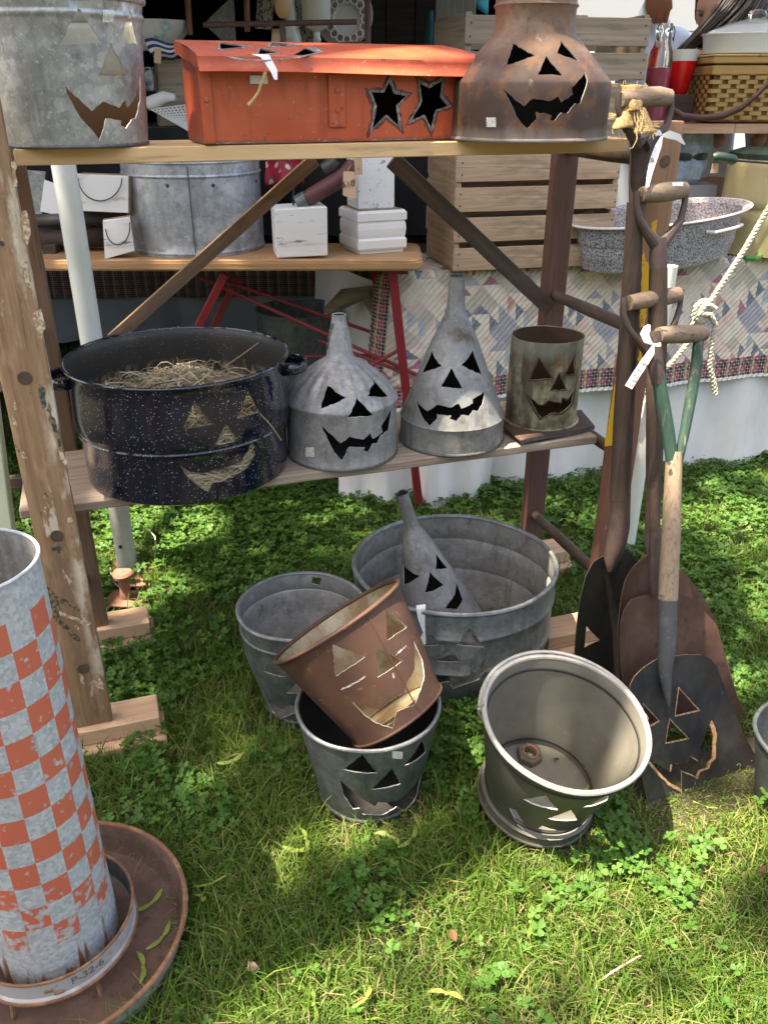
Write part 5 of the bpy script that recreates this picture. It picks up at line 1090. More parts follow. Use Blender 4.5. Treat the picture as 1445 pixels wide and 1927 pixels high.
def pxbox(name, label, cat, quad, Y, depth, mats, mi=None, dv=(0, 1, 0), b=.0015, root=None, parent_name='block', group=None):
    """box with its near face on four photographed corners (tl,tr,br,bl) at distance Y"""
    q = [onY(u, v, Y) for u, v in quad]; d = Vector(dv).normalized() * depth
    V = q + [p + d for p in q]; F = [(0, 3, 2, 1), (4, 5, 6, 7), (0, 1, 5, 4), (3, 7, 6, 2), (0, 4, 7, 3), (1, 2, 6, 5)]
    bm = bmesh.new(); vs = [bm.verts.new(p) for p in V]; fs = []
    for k, f in enumerate(F): ff = bm.faces.new([vs[i] for i in f]); ff.material_index = mi[k] if mi else 0
    bmesh.ops.recalc_face_normals(bm, faces=bm.faces); bmesh.ops.bevel(bm, geom=list(bm.edges), offset=b, segments=1, affect='EDGES'); bm.verts.index_update()
    VV = [v.co.copy() for v in bm.verts]; FF = [[v.index for v in f.verts] for f in bm.faces]; II = [f.material_index for f in bm.faces]; bm.free()
    if root is None and label:
        o = mobj(name, [v - q[3] for v in VV], FF, mats, None, smooth=False, mi=II); o.location = q[3]; return tag(o, label, cat, group)
    return mobj(name, VV, FF, mats, root, smooth=False, mi=II, world=root)
def wired(name, label, quad, Y, depth, mats, wire, mi=None, dv=(.1, 1, 0), roll=None):
    root = thing(name, label, 'wooden block', onY(*quad[3], Y), 'white painted blocks with wire smiles'); pxbox('block', None, None, quad, Y, depth, mats, mi, dv, root=root)
    P = [onY(u, v, Y - .006) for u, v in wire]; V, F = tube(P, .0018, 6); mobj('wire_smile', V, F, 'wire', root, world=root); return root
def arc(cx, cy, rx, ry, a0, a1, n=16): return [(cx + rx * math.cos(math.radians(a0 + (a1 - a0) * k / n)), cy + ry * math.sin(math.radians(a0 + (a1 - a0) * k / n))) for k in range(n + 1)]
wired('wired_block', 'white flaking block with a curved wire, upper one beside the tent pole', [(144, 327), (242, 331), (242, 401), (147, 397)], 2.74, .05, ['white_paint_worn', 'raw_edge'], arc(189, 335, 41, 43, 0, 180), [0, 0, 1, 1, 1, 1])
wired('wired_block', 'white block with a chipped wire curve, lower one leaning by the tub', [(194, 415), (245, 408), (254, 472), (198, 488)], 2.70, .045, ['white_paint_wood', 'raw_edge'], arc(222, 426, 23, 35, -12, 172), [0, 0, 1, 1, 1, 1], dv=(-.25, 1, 0))
pxbox('white_card', 'blank white card leaning left of the tent pole', 'card', [(84, 338), (120, 352), (124, 408), (76, 398)], 2.80, .004, ['paper_white'], b=.0005)
pxbox('tin_sheet', 'speckled grey tin panel at the left end of the ironing board', 'tin panel', [(50, 320), (86, 323), (80, 405), (62, 402)], 2.86, .01, ['galv_pail'], b=.0005)
pp = thing('pipe_bundle', 'dark iron pipes lying on the ironing board behind the white blocks', 'pipes', onY(90, 460, 2.86))
for u0, v0, u1, v1, rr, Y in ((60, 414, 198, 410, .017, 2.80), (62, 450, 200, 444, .034, 2.84), (190, 335, 248, 332, .012, 2.82)):
    a, b = onY(u0, v0, Y), onY(u1, v1, Y); V, F = tube([a, b], rr, 16, caps=False); o = mobj('pipe', V, F, 'rust_dark' if rr > .02 else 'metal_grey', pp, world=pp)
    s_ = o.modifiers.new('thick', 'SOLIDIFY'); s_.thickness = .003
pxbox('wood_offcut', 'short dark wood offcut behind the lower white block', 'wood block', [(80, 462), (105, 460), (106, 482), (82, 484)], 2.78, .05, ['dark_wood'])
cb = thing('white_cube', 'white painted wooden cube with a wire hook beside the tub', 'wooden block', onY(521, 486, 2.69)); pxbox('block', None, None, [(517, 394), (616, 389), (617, 481), (522, 486)], 2.69, .13, ['white_paint_wood'], dv=(-.22, 1, 0), root=cb, b=.003)
V, F = tube([onY(u, v, 2.75) for u, v in ((552, 386), (552, 372), (553, 350), (552, 342))], .003, 6); mobj('wire_hook', V, F, 'wire', cb, world=cb)
# moulded block with a second cube on it (square in plan, one corner towards the camera)
def sq(prof, M, mats, name, root, mi=None):
    V, F = lathe(prof, 4, cap0=True, cap1=True); return mobj(name, V, F, mats, root, smooth=False, M=M)
cc = onZ(690, 478, ZI); cc = cc + Vector((.018, .085, 0)); RA = math.radians(-112); k2 = math.sqrt(2)
mo = thing('moulded_block', 'white post base with stepped moulding at the right end of the ironing board', 'moulding block', Matrix.Translation(cc))
MR = Matrix.Rotation(RA, 4, 'Z')
sq([(.108, .001), (.108, .012), (.116, .012), (.120, .018), (.120, .042), (.113, .048), (.116, .058), (.118, .075), (.116, .09), (.112, .098), (.120, .102), (.120, .124), (.110, .132)], MR, 'white_moulding', 'moulding', mo)
V, F = lathe([(.106, .1335), (.001, .1335)], 4); mobj('bare_top', V, F, 'raw_edge', mo, smooth=False, M=MR)
cu2 = thing('white_cube', 'white cracked cube standing on the moulded block', 'wooden block', Matrix.Translation(cc + Vector((-.006, .006, .1345)))); sq([(.083, .0), (.085, .003), (.085, .158), (.083, .161)], Matrix.Rotation(math.radians(-116), 4, 'Z'), 'white_paint_wood', 'block', cu2)
ro_ = thing('iron_roller', 'brown enamelled iron roller lying between the white cubes', 'roller', onY(600, 380, 2.78)); V, F = tube([onY(u, v, 2.74) for u, v in ((560, 384), (578, 375))], [.026, .027], 16); mobj('end_cap', V, F, 'galv_dark', ro_, world=ro_)
V, F = tube([onY(u, v, 2.74) for u, v in ((578, 374), (585, 370), (640, 337), (652, 328), (662, 312), (664, 302))], [.022, .025, .025, .026, .023, .015], 16); mobj('barrel', V, F, 'iron_red', ro_, world=ro_)
V, F = tube([onY(u, v, 2.66) for u, v in ((673, 280), (675, 328))], .0115, 14); tag(mobj('wooden_peg', V, F, 'block_wood', None), 'short pale wooden peg in front of the upper white cube', 'peg')
tg = thing('price_tag', 'tan card tag marked ten dollars hanging from the iron roller', 'price tag', onY(656, 347, 2.645))
TQ = [(646, 324), (649, 322), (665, 323), (668, 327), (669, 371), (667, 373), (648, 369), (645, 366)]; V = [onY(u, v, 2.645) for u, v in TQ]; o = mobj('card', V, [tuple(range(8))], 'tag_tan', tg, smooth=False, world=tg)
p = onY(655, 346, 2.643); text('$10', .026, 'ink', tg, tg.matrix_world.inverted() @ basis(p, onY(666, 345, 2.643) - p, Vector((0, -1, .3))), 'handwriting', .0001); p = onY(665, 341, 2.643); text('00', .013, 'ink', tg, tg.matrix_world.inverted() @ basis(p, onY(675, 340, 2.643) - p, Vector((0, -1, .3))), 'handwriting', .0001)
V, F = tube([onY(u, v, 2.66) for u, v in ((657, 326), (655, 318), (660, 312))], .0012, 5); mobj('string', V, F, 'twine', tg, world=tg)
fb = [onY(u, v, 2.95) for u, v in ((498, 290), (575, 290), (572, 345), (500, 350))]; V, F = grid(12, 10, lambda i, j: fb[0].lerp(fb[1], i).lerp(fb[3].lerp(fb[2], i), j) + Vector((0, .03 * math.sin(i * 9) + .02 * math.sin(j * 6), 0))); o = mobj('floral_cloth', V, F, 'fabric_red', None); tag(o, 'red and green floral cloth hanging behind the diagonal brace', 'cloth'); o.modifiers.new('thick', 'SOLIDIFY').thickness = .004
V, F = tube([onY(u, v, 2.9) for u, v in ((608, 318), (622, 310), (632, 300))], [.02, .022, .02], 14); tag(mobj('iron_ring', V, F, 'metal_grey', None), 'dark round iron piece behind the iron roller', 'iron ring')
# dark bin and driftwood under the ironing board
c = onZ(555, 690, 0); c = Vector((-.34, 3.35, .0)); root, L = tin('dark_bin', 'dark metal bin in the shade under the ironing board', c, [(.16, 0), (.165, .4), (.17, .62)], ['galv_dark', 'galv_dark', 'galv_dark'], (), 'bin', None, rim=.004, rimm='galv_dark')
dw = [onY(u, v, 3.1) for u, v in ((615, 588), (650, 560), (690, 552), (708, 590), (650, 600))]; V, F = tube(dw[:4], [.02, .035, .03, .02], 10); tag(mobj('driftwood', V, F, 'crate_grey', None), 'piece of pale driftwood in the shade under the ironing board', 'driftwood')

# ---------------------------------------------------------------- dark stall behind
dr = thing('stall_table', 'dark high stall table with a black cloth front behind the top shelf', 'table', Vector((-.6, 3.2, 0)))
V, F = box((-1.7, 3.2, 1.255), (.28, 3.75, 1.285)); mobj('table_top', V, F, 'dark_wood', dr, smooth=False, world=dr)
V, F = grid(90, 4, lambda i, j: (-1.7 + 1.98 * i, 3.195 + .02 * math.sin(i * 70) * j, 1.284 - .36 * j)); mobj('cloth_front', V, F, 'black_cloth', dr, world=dr)
for x in (-1.65, .22):
    for y in (3.25, 3.7): V, F = box((x, y, 0), (x + .05, y + .05, 1.254)); mobj('leg', V, F, 'dark_wood', dr, smooth=False, world=dr)
bw = thing('stall_backdrop', 'black pleated cloth hung as the back wall of the stall', 'cloth wall', Vector((-1, 5.7, 0)))
V, F = grid(260, 3, lambda i, j: (-3.6 + 4.1 * i, 5.7 + .05 * math.sin(i * 150) + .03 * math.sin(i * 61), 2.5 * j)); mobj('cloth', V, F, 'black_cloth', bw, world=bw)
V, F = grid(120, 3, lambda i, j: (-2.3, 2.6 + 3.1 * i, 2.5 * j)) ; o = mobj('side_cloth', V, F, 'black_cloth', bw, world=bw)
V, F = grid(60, 3, lambda i, j: (.44 + .02 * math.sin(i * 60), 3.85 + 1.85 * i, 2.5 * j)); mobj('side_cloth', V, F, 'black_cloth', bw, world=bw)  # added partition, keeps light from the right out of the stall
rs = pxbox('riser_box', 'dark box standing behind the red metal box', 'box', [(380, 118), (705, 116), (705, 205), (384, 205)], 3.3, .3, ['dark_panel'])
pn = thing('board_panel', 'dark brown board panel at the back of the stall', 'panel', Vector((.1, 4.3, 0)))
for k in range(5): V, F = box((-.12 + k * .13, 4.3 + .004 * (k % 2), .9), (.005 + k * .13, 4.33, 2.3)); mobj('plank', V, F, 'dark_wood', pn, smooth=False, world=pn)
# wire rack and china on the stall table
rk = thing('wire_rack', 'rusty iron display rack above the red metal box', 'rack', onY(560, 80, 3.2))
for a, b, rr in (((383, 47, 3.2), (672, 41, 3.2), .0085), ((535, 110, 3.2), (531, 42, 3.2), .010), ((692, 110, 3.25), (692, -20, 3.25), .010), ((358, 66, 3.3), (352, -20, 3.3), .011), ((466, 60, 3.3), (464, -20, 3.3), .010), ((640, 83, 3.25), (692, 81, 3.25), .006)):
    V, F = tube([onY(*a), onY(*b)], rr, 10); mobj('rod', V, F, 'copper' if a[0] in (358, 466) else 'rack_rust', rk, world=rk)
V = [onY(u, v, 3.33) for u, v in ((384, 45), (440, -10), (445, 80), (420, 78))]; o = mobj('glass_shard', V, [(0, 1, 2, 3)], 'glass_shard', None, smooth=False); tag(o, 'speckled triangular glass pane behind the iron rack', 'glass'); o.modifiers.new('thick', 'SOLIDIFY').thickness = .004
pxbox('speckled_board', 'dark-flecked board left of the hanging gourd', 'board', [(486, -20), (516, -20), (512, 56), (480, 54)], 3.4, .012, ['speckled_board']); pxbox('speckled_board', 'dark-flecked board between the vase and the goblet', 'board', [(556, -20), (592, -20), (594, 80), (560, 80)], 3.45, .012, ['speckled_board'])
gp = onY(533, 36, 3.15); V, F = lathe([(.001, 0), (.012, .003), (.024, .018), (.028, .04), (.026, .065), (.019, .095), (.014, .13), (.010, .16)], 20); o = mobj('gourd', V, F, 'gourd', None, M=None); o.location = gp; tag(o, 'tan dried gourd hanging above the iron rack', 'gourd')
pxbox('tan_card', 'tan card standing below the hanging gourd', 'card', [(512, 54), (530, 54), (532, 90), (510, 90)], 3.25, .004, ['tag_tan'], b=.0005)
def turned(name, label, cat, u, vb, Y, prof, m, seg=28, flute=None):
    p = onY(u, vb, Y); V, F = lathe(prof, seg, flute=flute); o = mobj(name, V, F, m, None); o.location = p; return tag(o, label, cat)
turned('white_vase', 'slim white vase behind the iron rack', 'vase', 551, 112, 3.36, [(.03, 0), (.036, .03), (.034, .07), (.022, .12), (.016, .17), (.018, .23), (.02, .27)], 'milk_glass')
turned('milk_glass_goblet', 'white milk glass goblet in front of the lace plate', 'goblet', 598, 112, 3.36, [(.045, 0), (.04, .008), (.014, .02), (.011, .05), (.016, .06), (.011, .07), (.012, .085), (.04, .10), (.05, .115), (.051, .19), (.047, .19), (.045, .12), (.001, .11)], 'milk_glass')
plc = onY(648, 32, 3.46); MPL = Matrix.Translation(plc) @ Vector((-.1, -1, .22)).to_track_quat('Z', 'Y').to_matrix().to_4x4()
pk = thing('pink_plate', 'large dusty pink plate standing up at the back of the rack', 'plate', MPL); V, F = lathe([(.001, 0), (.06, .002), (.065, .008), (.102, .018), (.104, .016)], 48); mobj('dish', V, F, 'pink_plate', pk)
lp = thing('lace_plate', 'pale openwork plate leaning in front of the pink plate', 'plate', Matrix.Translation(Vector((.012, -.035, -.012))) @ MPL)
V, F = lathe([(.001, 0), (.045, .001), (.05, .005)], 40); mobj('dish', V, F, 'lace_plate', lp)
for k in range(16):
    a = k * math.pi / 8; P = [(.064 * math.cos(a) + .013 * math.cos(b), .064 * math.sin(a) + .013 * math.sin(b), .01) for b in np.linspace(0, 6.28, 13)[:-1]]; V, F = tube(P, .0035, 6, closed=True); mobj('open_loop', V, F, 'lace_plate', lp)
# left end of the stall table: bowl, striped cloth, box, lace
turned('enamel_bowl', 'tilted white enamel bowl with teal flowers above the striped cloth', 'bowl', 296, 96, 3.34, [(.05, 0), (.07, .01), (.11, .055), (.125, .09), (.121, .09), (.10, .05), (.001, .02)], 'enamel_white')
bb = thing('wooden_box', 'old grey wooden box under the striped cloth', 'box', onY(300, 175, 3.3)); pxbox('box', None, None, [(296, 112), (352, 110), (354, 236), (302, 238)], 3.28, .18, ['crate_grey'], dv=(-.3, 1, 0), root=bb)
cl = [onY(u, v, 3.24) for u, v in ((272, 74), (344, 80), (342, 104), (300, 120))]
bs = thing('striped_cloth', 'blue cloth with white stripes folded over the grey box', 'cloth', cl[0])
for k in range(7):
    V, F = grid(12, 2, lambda i, j: (cl[0].lerp(cl[1], i).lerp(cl[3].lerp(cl[2], i), (k + j) / 7)) + Vector((0, -.03 * math.sin(math.pi * (k + j) / 7) - .004 * math.sin(i * 8), .006 * math.sin(i * 7)))); mobj('stripe', V, F, ['blue_cloth', 'cloth_white'][k % 2] if k not in (4, 6) else 'blue_cloth', bs, world=bs)
pxbox('tan_card', 'small tan price card hanging beside the striped cloth', 'price tag', [(291, 91), (304, 92), (303, 120), (290, 118)], 3.2, .003, ['tag_tan'], b=.0004)
lc = thing('lace_cloth', 'white lace doily and rolled linen on the stall table', 'lace', onY(280, 200, 3.22))
V, F = tube([onY(u, v, 3.2) for u, v in ((278, 196), (292, 192), (310, 183), (330, 184))], [.022, .024, .02, .012], 12); mobj('linen_roll', V, F, 'cloth_white', lc, world=lc)
MBl = MB()
q = [onY(u, v, 3.19) for u, v in ((285, 206), (362, 196), (364, 252), (350, 243))]
for k in range(11):
    for a, b in (((k / 10, 0), (k / 10, 1)), ((0, k / 10), (1, k / 10)), ((k / 10, 0), (min(1, k / 10 + .3), 1))):
        p0, p1 = [q[0].lerp(q[1], x).lerp(q[3].lerp(q[2], x), y) for x, y in (a, b)]; V, F = tube([p0, p1], .0022, 4); MBl.add(V, F)
MBl.build('lace_net', 'cloth_white', lc, world=lc)
jr = turned('glass_jar', 'small clear glass jug in the shade left of the grey box', 'jug', 280, 178, 3.26, [(.03, 0), (.034, .01), (.034, .06), (.028, .075), (.03, .085), (.028, .085), (.026, .074), (.031, .06), (.031, .012), (.001, .008)], 'clear_glass')
# ---------------------------------------------------------------- far table in the stall's shade
def drape(name, label, cat, path, z0, z1, fold, amp, m, n=220, rows=10, flare=.0, seed=0, hem=None):
    P = [Vector(p) for p in path]; Ls = [0]
    for i in range(1, len(P)): Ls.append(Ls[-1] + (P[i] - P[i - 1]).length)
    def at(s):
        i = max(0, min(len(P) - 2, int(np.searchsorted(Ls, s, 'right')) - 1)); k = (s - Ls[i]) / (Ls[i + 1] - Ls[i]); d = (P[i + 1] - P[i]).normalized(); return P[i].lerp(P[i + 1], k), Vector((d.y, -d.x))
    def f(i, j):
        s = Ls[-1] * i; p, nn = at(min(s, Ls[-1] - 1e-4)); w_ = amp * j ** .7 * (math.sin(s * fold + seed) * .6 + .5 * math.sin(s * fold * 1.73 + 2 + seed) + .7 * noise.noise(Vector((s * 5, seed, j))) + .30 * (1 - 2 * abs(math.sin(s * fold * .62 + .8 * j * math.sin(s * 3) + seed))) + 1.1 * noise.noise(Vector((s * 2.3, j * 1.4, seed + 5))) + .10 * noise.noise(Vector((s * 40, j * 9, seed))))
        zb = z1 + (hem(s) if hem else 0); p = p + nn * (w_ + flare * j); return (p.x, p.y, z0 + (zb - z0) * j + .004 * noise.noise(Vector((s * 9, j * 4, seed))))
    V, F = grid(n, rows, f); o = mobj(name, V, F, m, None); return tag(o, label, cat) if label else o
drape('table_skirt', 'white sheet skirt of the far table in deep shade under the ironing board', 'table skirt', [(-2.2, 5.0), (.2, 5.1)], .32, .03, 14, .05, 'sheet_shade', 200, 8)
o = drape('quilt', 'dark plaid quilt edge on the far table under the ironing board', 'quilt', [(-2.2, 4.97), (.2, 5.07)], .62, .30, 6, .015, 'quilt_plaid', 160, 8)
V, F = box((-2.2, 5.0, .58), (.2, 5.6, .62)); tag(mobj('far_table', V, F, 'dark_wood', None, smooth=False), 'far low table in the shade carrying the plaid quilt', 'table')
for ob, wd_, ht_ in ((o, 2.4, .32),):
    uv = ob.data.uv_layers.new(name='UVMap')
    for lp_ in ob.data.loops: co = ob.data.vertices[lp_.vertex_index].co; uv.data[lp_.index].uv = (co.x, co.z)

# ---------------------------------------------------------------- quilt-covered table at the right
TD = Vector((math.cos(math.radians(13)), math.sin(math.radians(13)))); TN = Vector((-TD.y, TD.x)); T0 = Vector((.10, 2.90)); ZQ = .845
def tp(s, d): return T0 + TD * s + TN * d
tbl = thing('trestle_table', 'table under the patchwork quilt', 'table', Vector((*tp(.9, .4), 0)))
a = [tp(.03, .03), tp(2.4, .03), tp(2.4, .8), tp(.03, .8)]; V = [(p.x, p.y, z) for z in (ZQ - .03, ZQ - .008) for p in a]; mobj('table_top', V, [(3, 2, 1, 0), (4, 5, 6, 7), (0, 1, 5, 4), (1, 2, 6, 5), (2, 3, 7, 6), (3, 0, 4, 7)], 'dark_wood', tbl, smooth=False, world=tbl)
for s_, d_ in ((.1, .1), (2.2, .1), (.1, .7), (2.2, .7)): p = tp(s_, d_); V, F = box((p.x - .02, p.y - .02, 0), (p.x + .02, p.y + .02, ZQ - .031)); mobj('leg', V, F, 'dark_wood', tbl, smooth=False, world=tbl)
# quilt: surface coordinates s along the front, h down from the table's front edge (negative h lies on top)
QM = ['quilt_%d' % i for i in range(9)] + ['quilt_plaid', 'cloth_white']
SL, DROP = 2.1, .475
LEFT = .16     # part of the width that turns the left corner
def qpt(s, h):
    sh = s - LEFT
    if sh < 0:                      # hanging round the left corner, going back
        a = min(1, -sh / .16) * math.radians(72); cr = .10; base = tp(.0, .10) + (-TN * math.cos(a) - TD * math.sin(a)) * cr; back = max(0, -sh - .16); base = base + (TN * math.sin(math.radians(72)) - TD * math.cos(math.radians(72)) * 1.0) * back; out = -TN * math.cos(a) - TD * math.sin(a)
    else: base = tp(sh, 0.0); out = -TN
    if h < 0:
        p = base - out * (-h); z = ZQ
    elif h < .05:
        k = h / .05 * math.pi / 2; p = base + out * (.02 * math.sin(k)); z = ZQ - .02 * (1 - math.cos(k)) - .01 * (h / .05)
    else:
        hh = h - .05; fl_ = .06 * hh + (.10 * hh * math.exp(-((s - LEFT + .05) / .16) ** 2)) + .018 * (hh / .4) * math.sin(s * 7.5) + .01 * math.sin(s * 19) * hh / .4; p = base + out * (.02 + fl_); z = ZQ - .03 - hh
    # quilting puff: stitched lines on the diagonal
    a_, b_ = (s + h) / .024, (s - h) / .075; pf = .0065 * abs(math.sin(math.pi * a_)) ** .6 + .002 * abs(math.sin(math.pi * b_)) ** .5 + .002 * noise.noise(Vector((s * 25, h * 25, 0)))
    if h < .02: z += pf
    p = p + out * pf * (1 if h >= .02 else 0); return (p.x, p.y, z)
def rnd(i, j, k=0): return random.Random(i * 7919 + j * 104729 + k * 31).random()
def qmat(s, h):
    bt = DROP - h
    if bt < .012: return 10
    if bt < .085 or s < .075: return 9
    x, y = (s + h) / .066, (s - h) / .066; B = 3; ci, cj = math.floor(x), math.floor(y); bi, bj = ci // B, cj // B; fx, fy = x - ci, y - cj
    if (bi + bj) % 2 == 0:
        m = ci % B, cj % B
        base = (1, 2, 0, 1, 2)[int(rnd(bi, bj) * 5)]
        if m[0] == 0 or m[1] == 2: return 0 if fx + fy < 1 else (3, 4, 5, 7, 4, 1)[int(rnd(ci, cj) * 6)]
        return base
    k = rnd(ci, cj, 2)
    if k < .42: return 0 if fx > fy else (8, 3, 4, 1, 5, 0, 2, 8)[int(rnd(ci, cj, 3) * 8)]
    return (0, 0, 8, 2)[int(rnd(ci, cj, 4) * 4)]
ns, nh = 700, 250; H0_ = -.34
SV = np.linspace(0, SL, ns); HV = np.linspace(H0_, DROP, nh); Vq = [qpt(s, h) for h in HV for s in SV]; Fq = []; Iq = []; UVq = []
for j in range(nh - 1):
    for i in range(ns - 1):
        hm = (HV[j] + HV[j + 1]) / 2; sm = (SV[i] + SV[i + 1]) / 2
        if sm < LEFT and hm < -.02: continue
        Fq.append((j * ns + i, (j + 1) * ns + i, (j + 1) * ns + i + 1, j * ns + i + 1)); Iq.append(qmat(sm, hm)); UVq += [(SV[i], HV[j]), (SV[i], HV[j + 1]), (SV[i + 1], HV[j + 1]), (SV[i + 1], HV[j])]
qo = mobj('patchwork_quilt', Vq, Fq, QM, None, mi=Iq, sharp=0); uv = qo.data.uv_layers.new(name='UVMap'); uv.data.foreach_set('uv', [c_ for p in UVq for c_ in p])
tag(qo, 'cream and grey patchwork quilt with plaid border over the right table', 'quilt')
pth = [tp(-.22, .75), tp(-.12, .3), tp(-.05, .14), tp(.0, .06), tp(.06, .025), tp(.4, .02), tp(2.3, .02)]
drape('table_skirt', 'white sheet hanging below the patchwork quilt down to the grass', 'table skirt', pth, .78, .02, 15, .03, 'sheet_white', 420, 16, flare=.05, seed=1.4, hem=lambda s: .03 * math.sin(s * 3) * (s > .6))
sh = [onZ(u, v, 0) for u, v in ((640, 925), (700, 905), (770, 912), (850, 905), (915, 920))]
o = drape('fallen_sheet', 'loose corner of white sheet trailing on the grass under the shelf', 'sheet', [(-.17, 2.86), (.0, 2.86), (.17, 2.84), (.40, 2.93)], .34, .012, 24, .05, 'sheet_white', 120, 10, flare=.06, seed=4)
# crates
def crate(P, label, w_=.61, d_=.34, h_=.375, m='crate_wood', rows=4):
    root = thing('wooden_crate', label, 'crate', Vector((*P[:2], P[2])), 'slatted fruit crates on the quilt table')
    e, n_ = Vector((TD.x, TD.y, 0)), Vector((TN.x, TN.y, 0)); o_ = Vector(P)
    sh_ = h_ / rows - .016
    for k in range(rows):
        z = k * h_ / rows + sh_ / 2 + .004
        for dd, nm in ((0, 'slat'), (d_, 'slat')):
            A = o_ + n_ * dd + Vector((0, 0, z)) + e * random.uniform(-.004, .003); B = A + e * (w_ + random.uniform(-.004, .004)); board(nm, A, B, sh_ * random.uniform(.94, 1.03), .009, -n_, m, root, .0015, .0012, 8)
        nl = MB()
        for x in (.014, w_ - .014):
            for zz in (-.018, .018):
                p = o_ + e * (x + random.uniform(-.004, .004)) + Vector((0, 0, z + zz)) - n_ * .0048; Vn, Fn = tube([p, p - n_ * .0012], .0028, 7); nl.add(Vn, Fn)
        nl.build('nails', 'rust_dark', root, world=root)
    for x in (.011, w_ - .011, w_ * .62):
        for k in range(2 if x != w_ * .62 else 1):
            z = h_ * (.25 + .5 * k) if x != w_ * .62 else h_ / 2; hh = h_ * .48 if x != w_ * .62 else h_ * .96; dp = d_ - .012 if x != w_ * .62 else .02
            A = o_ + e * x + n_ * .006 + Vector((0, 0, z)); board('end_board' if x != w_ * .62 else 'batten', A, A + n_ * dp, hh, .018 if x != w_ * .62 else .04, e, m, root, .001)
    A = o_ + e * .02 + n_ * (d_ / 2) + Vector((0, 0, .008)); board('bottom_board', A, A + e * (w_ - .04), d_ - .02, .01, UP, m, root, .001)
pc_ = onZ(852, 514, ZQ + .008); crate(pc_, 'lower pale slatted crate standing on the patchwork quilt', w_=.57, m='crate_wood')
crate(pc_ + Vector((.012, .004, .385)), 'upper grey slatted crate stacked behind the rusty milk can', w_=.60, m='crate_grey')
for k in range(1): tag(board('grey_post', (.262, 3.62, 0), (.262, 3.62, 2.4), .15, .1, Vector((0, -1, 0)), 'beam_grey', None, .004), 'weathered grey timber post left of the upper crate', 'post')
tc_ = [onY(u, v, 3.75) for u, v in ((806, 20), (818, 20), (818, 96), (796, 96))]; V, F = grid(3, 4, lambda i, j: tc_[0].lerp(tc_[1], i).lerp(tc_[3].lerp(tc_[2], i), j)); o = mobj('teal_cloth', V, F, 'teal', None); o.modifiers.new('thick', 'SOLIDIFY').thickness = .003; tag(o, 'strip of teal cloth beside the grey timber post', 'cloth')
tc_ = [onY(u, v, 3.85) for u, v in ((893, -20), (920, -20), (918, 30), (890, 12))]; V, F = grid(3, 4, lambda i, j: tc_[0].lerp(tc_[1], i).lerp(tc_[3].lerp(tc_[2], i), j)); o = mobj('blue_cloth_bundle', V, F, 'teal', None); o.modifiers.new('thick', 'SOLIDIFY').thickness = .003; tag(o, 'bright blue cloth above the upper crate corner', 'cloth')
# speckled roaster
rc_ = onZ(1232, 478, ZQ + .01); MRO = Matrix.Translation(Vector((.965, 3.05, ZQ + .016))) @ Matrix.Rotation(math.radians(20), 4, 'Z') @ Matrix.Rotation(math.radians(4), 4, 'X') @ Matrix.Rotation(math.radians(-4), 4, 'Y')
rs_ = thing('enamel_roaster', 'oval grey speckled enamel roaster behind the shovel handles', 'roasting pan', MRO)
def oval(prof, nm, m):
    V, F = lathe(prof, 72); V = [(x * 1.85, y * .86, z * 1.2) for x, y, z in V]; return mobj(nm, V, F, m, rs_)
oval([(.001, 0), (.145, 0), (.158, .008), (.164, .04), (.166, .045), (.166, .075), (.170, .08), (.173, .115), (.176, .128), (.190, .136), (.193, .134)], 'shell', 'enamel_speckle'); oval([(.193, .137), (.186, .139), (.172, .128), (.166, .08), (.155, .012), (.001, .006)], 'inside', 'enamel_speckle_in')
V, F = tube([(.191 * 1.85 * math.cos(a), .191 * .86 * math.sin(a), .1635) for a in np.linspace(0, 2 * math.pi, 81)[:-1]], .004, 8, closed=True); mobj('rolled_rim', V, F, 'enamel_rim', rs_)
V, F = tube([(.08, -.142, .12), (.10, -.165, .12), (.20, -.145, .12), (.24, -.125, .12), (.235, -.11, .12)], .006, 8); mobj('handle', V, F, 'enamel_rim', rs_)
# yellow drum with handle
yc, yr = stand(1432, 485, ZQ + .012, 92); pr = [(a, b) for a, b in pprof(yc, [(470, 90), (395, 91), (391, 88), (387, 88), (382, 92), (300, 93), (290, 90)])]; pr[0] = (pr[0][0], 0)
root, L = tin('enamel_drum', 'yellow enamel drum with dark green lid on the quilt table', yc, pr, ['yellow_enamel', 'yellow_enamel', 'green_dark'], (), 'drum', None, rim=.004, rimm='green_dark', dent=.0006)
zt = pr[-1][1]; V, F = lathe([(pr[-1][0] + .006, zt - .012), (pr[-1][0] + .007, zt + .006), (pr[-1][0] * .8, zt + .02), (.001, zt + .028)], 48); mobj('lid', V, F, 'green_dark', root)
hy = yc.y - .20; V, F = tube([onY(u, v, hy) for u, v in ((1340, 296), (1348, 295), (1365, 297), (1380, 301), (1384, 302))], [.012, .017, .0165, .0165, .012], 14); mobj('grip', V, F, 'green_dark', root, world=root)
V, F = tube([onY(1384, 302, hy), onY(1445, 307, hy), onY(1500, 310, hy)], .004, 6); mobj('handle_wire', V, F, 'wire', root, world=root)
o = pxbox('brown_tag', 'brown card tag under the yellow drum handle', 'price tag', [(1340, 308), (1352, 306), (1350, 326), (1336, 326)], hy, .003, ['raw_edge'], b=.0004)
V, F = tube([onZ(u, v, ZQ + .02) for u, v in ((1398, 484), (1405, 486), (1418, 487), (1428, 484), (1433, 479))], [.006, .009, .0095, .009, .005], 10); tag(mobj('green_pepper', V, F, 'green_pepper', None), 'bright green pepper at the foot of the yellow drum', 'pepper')
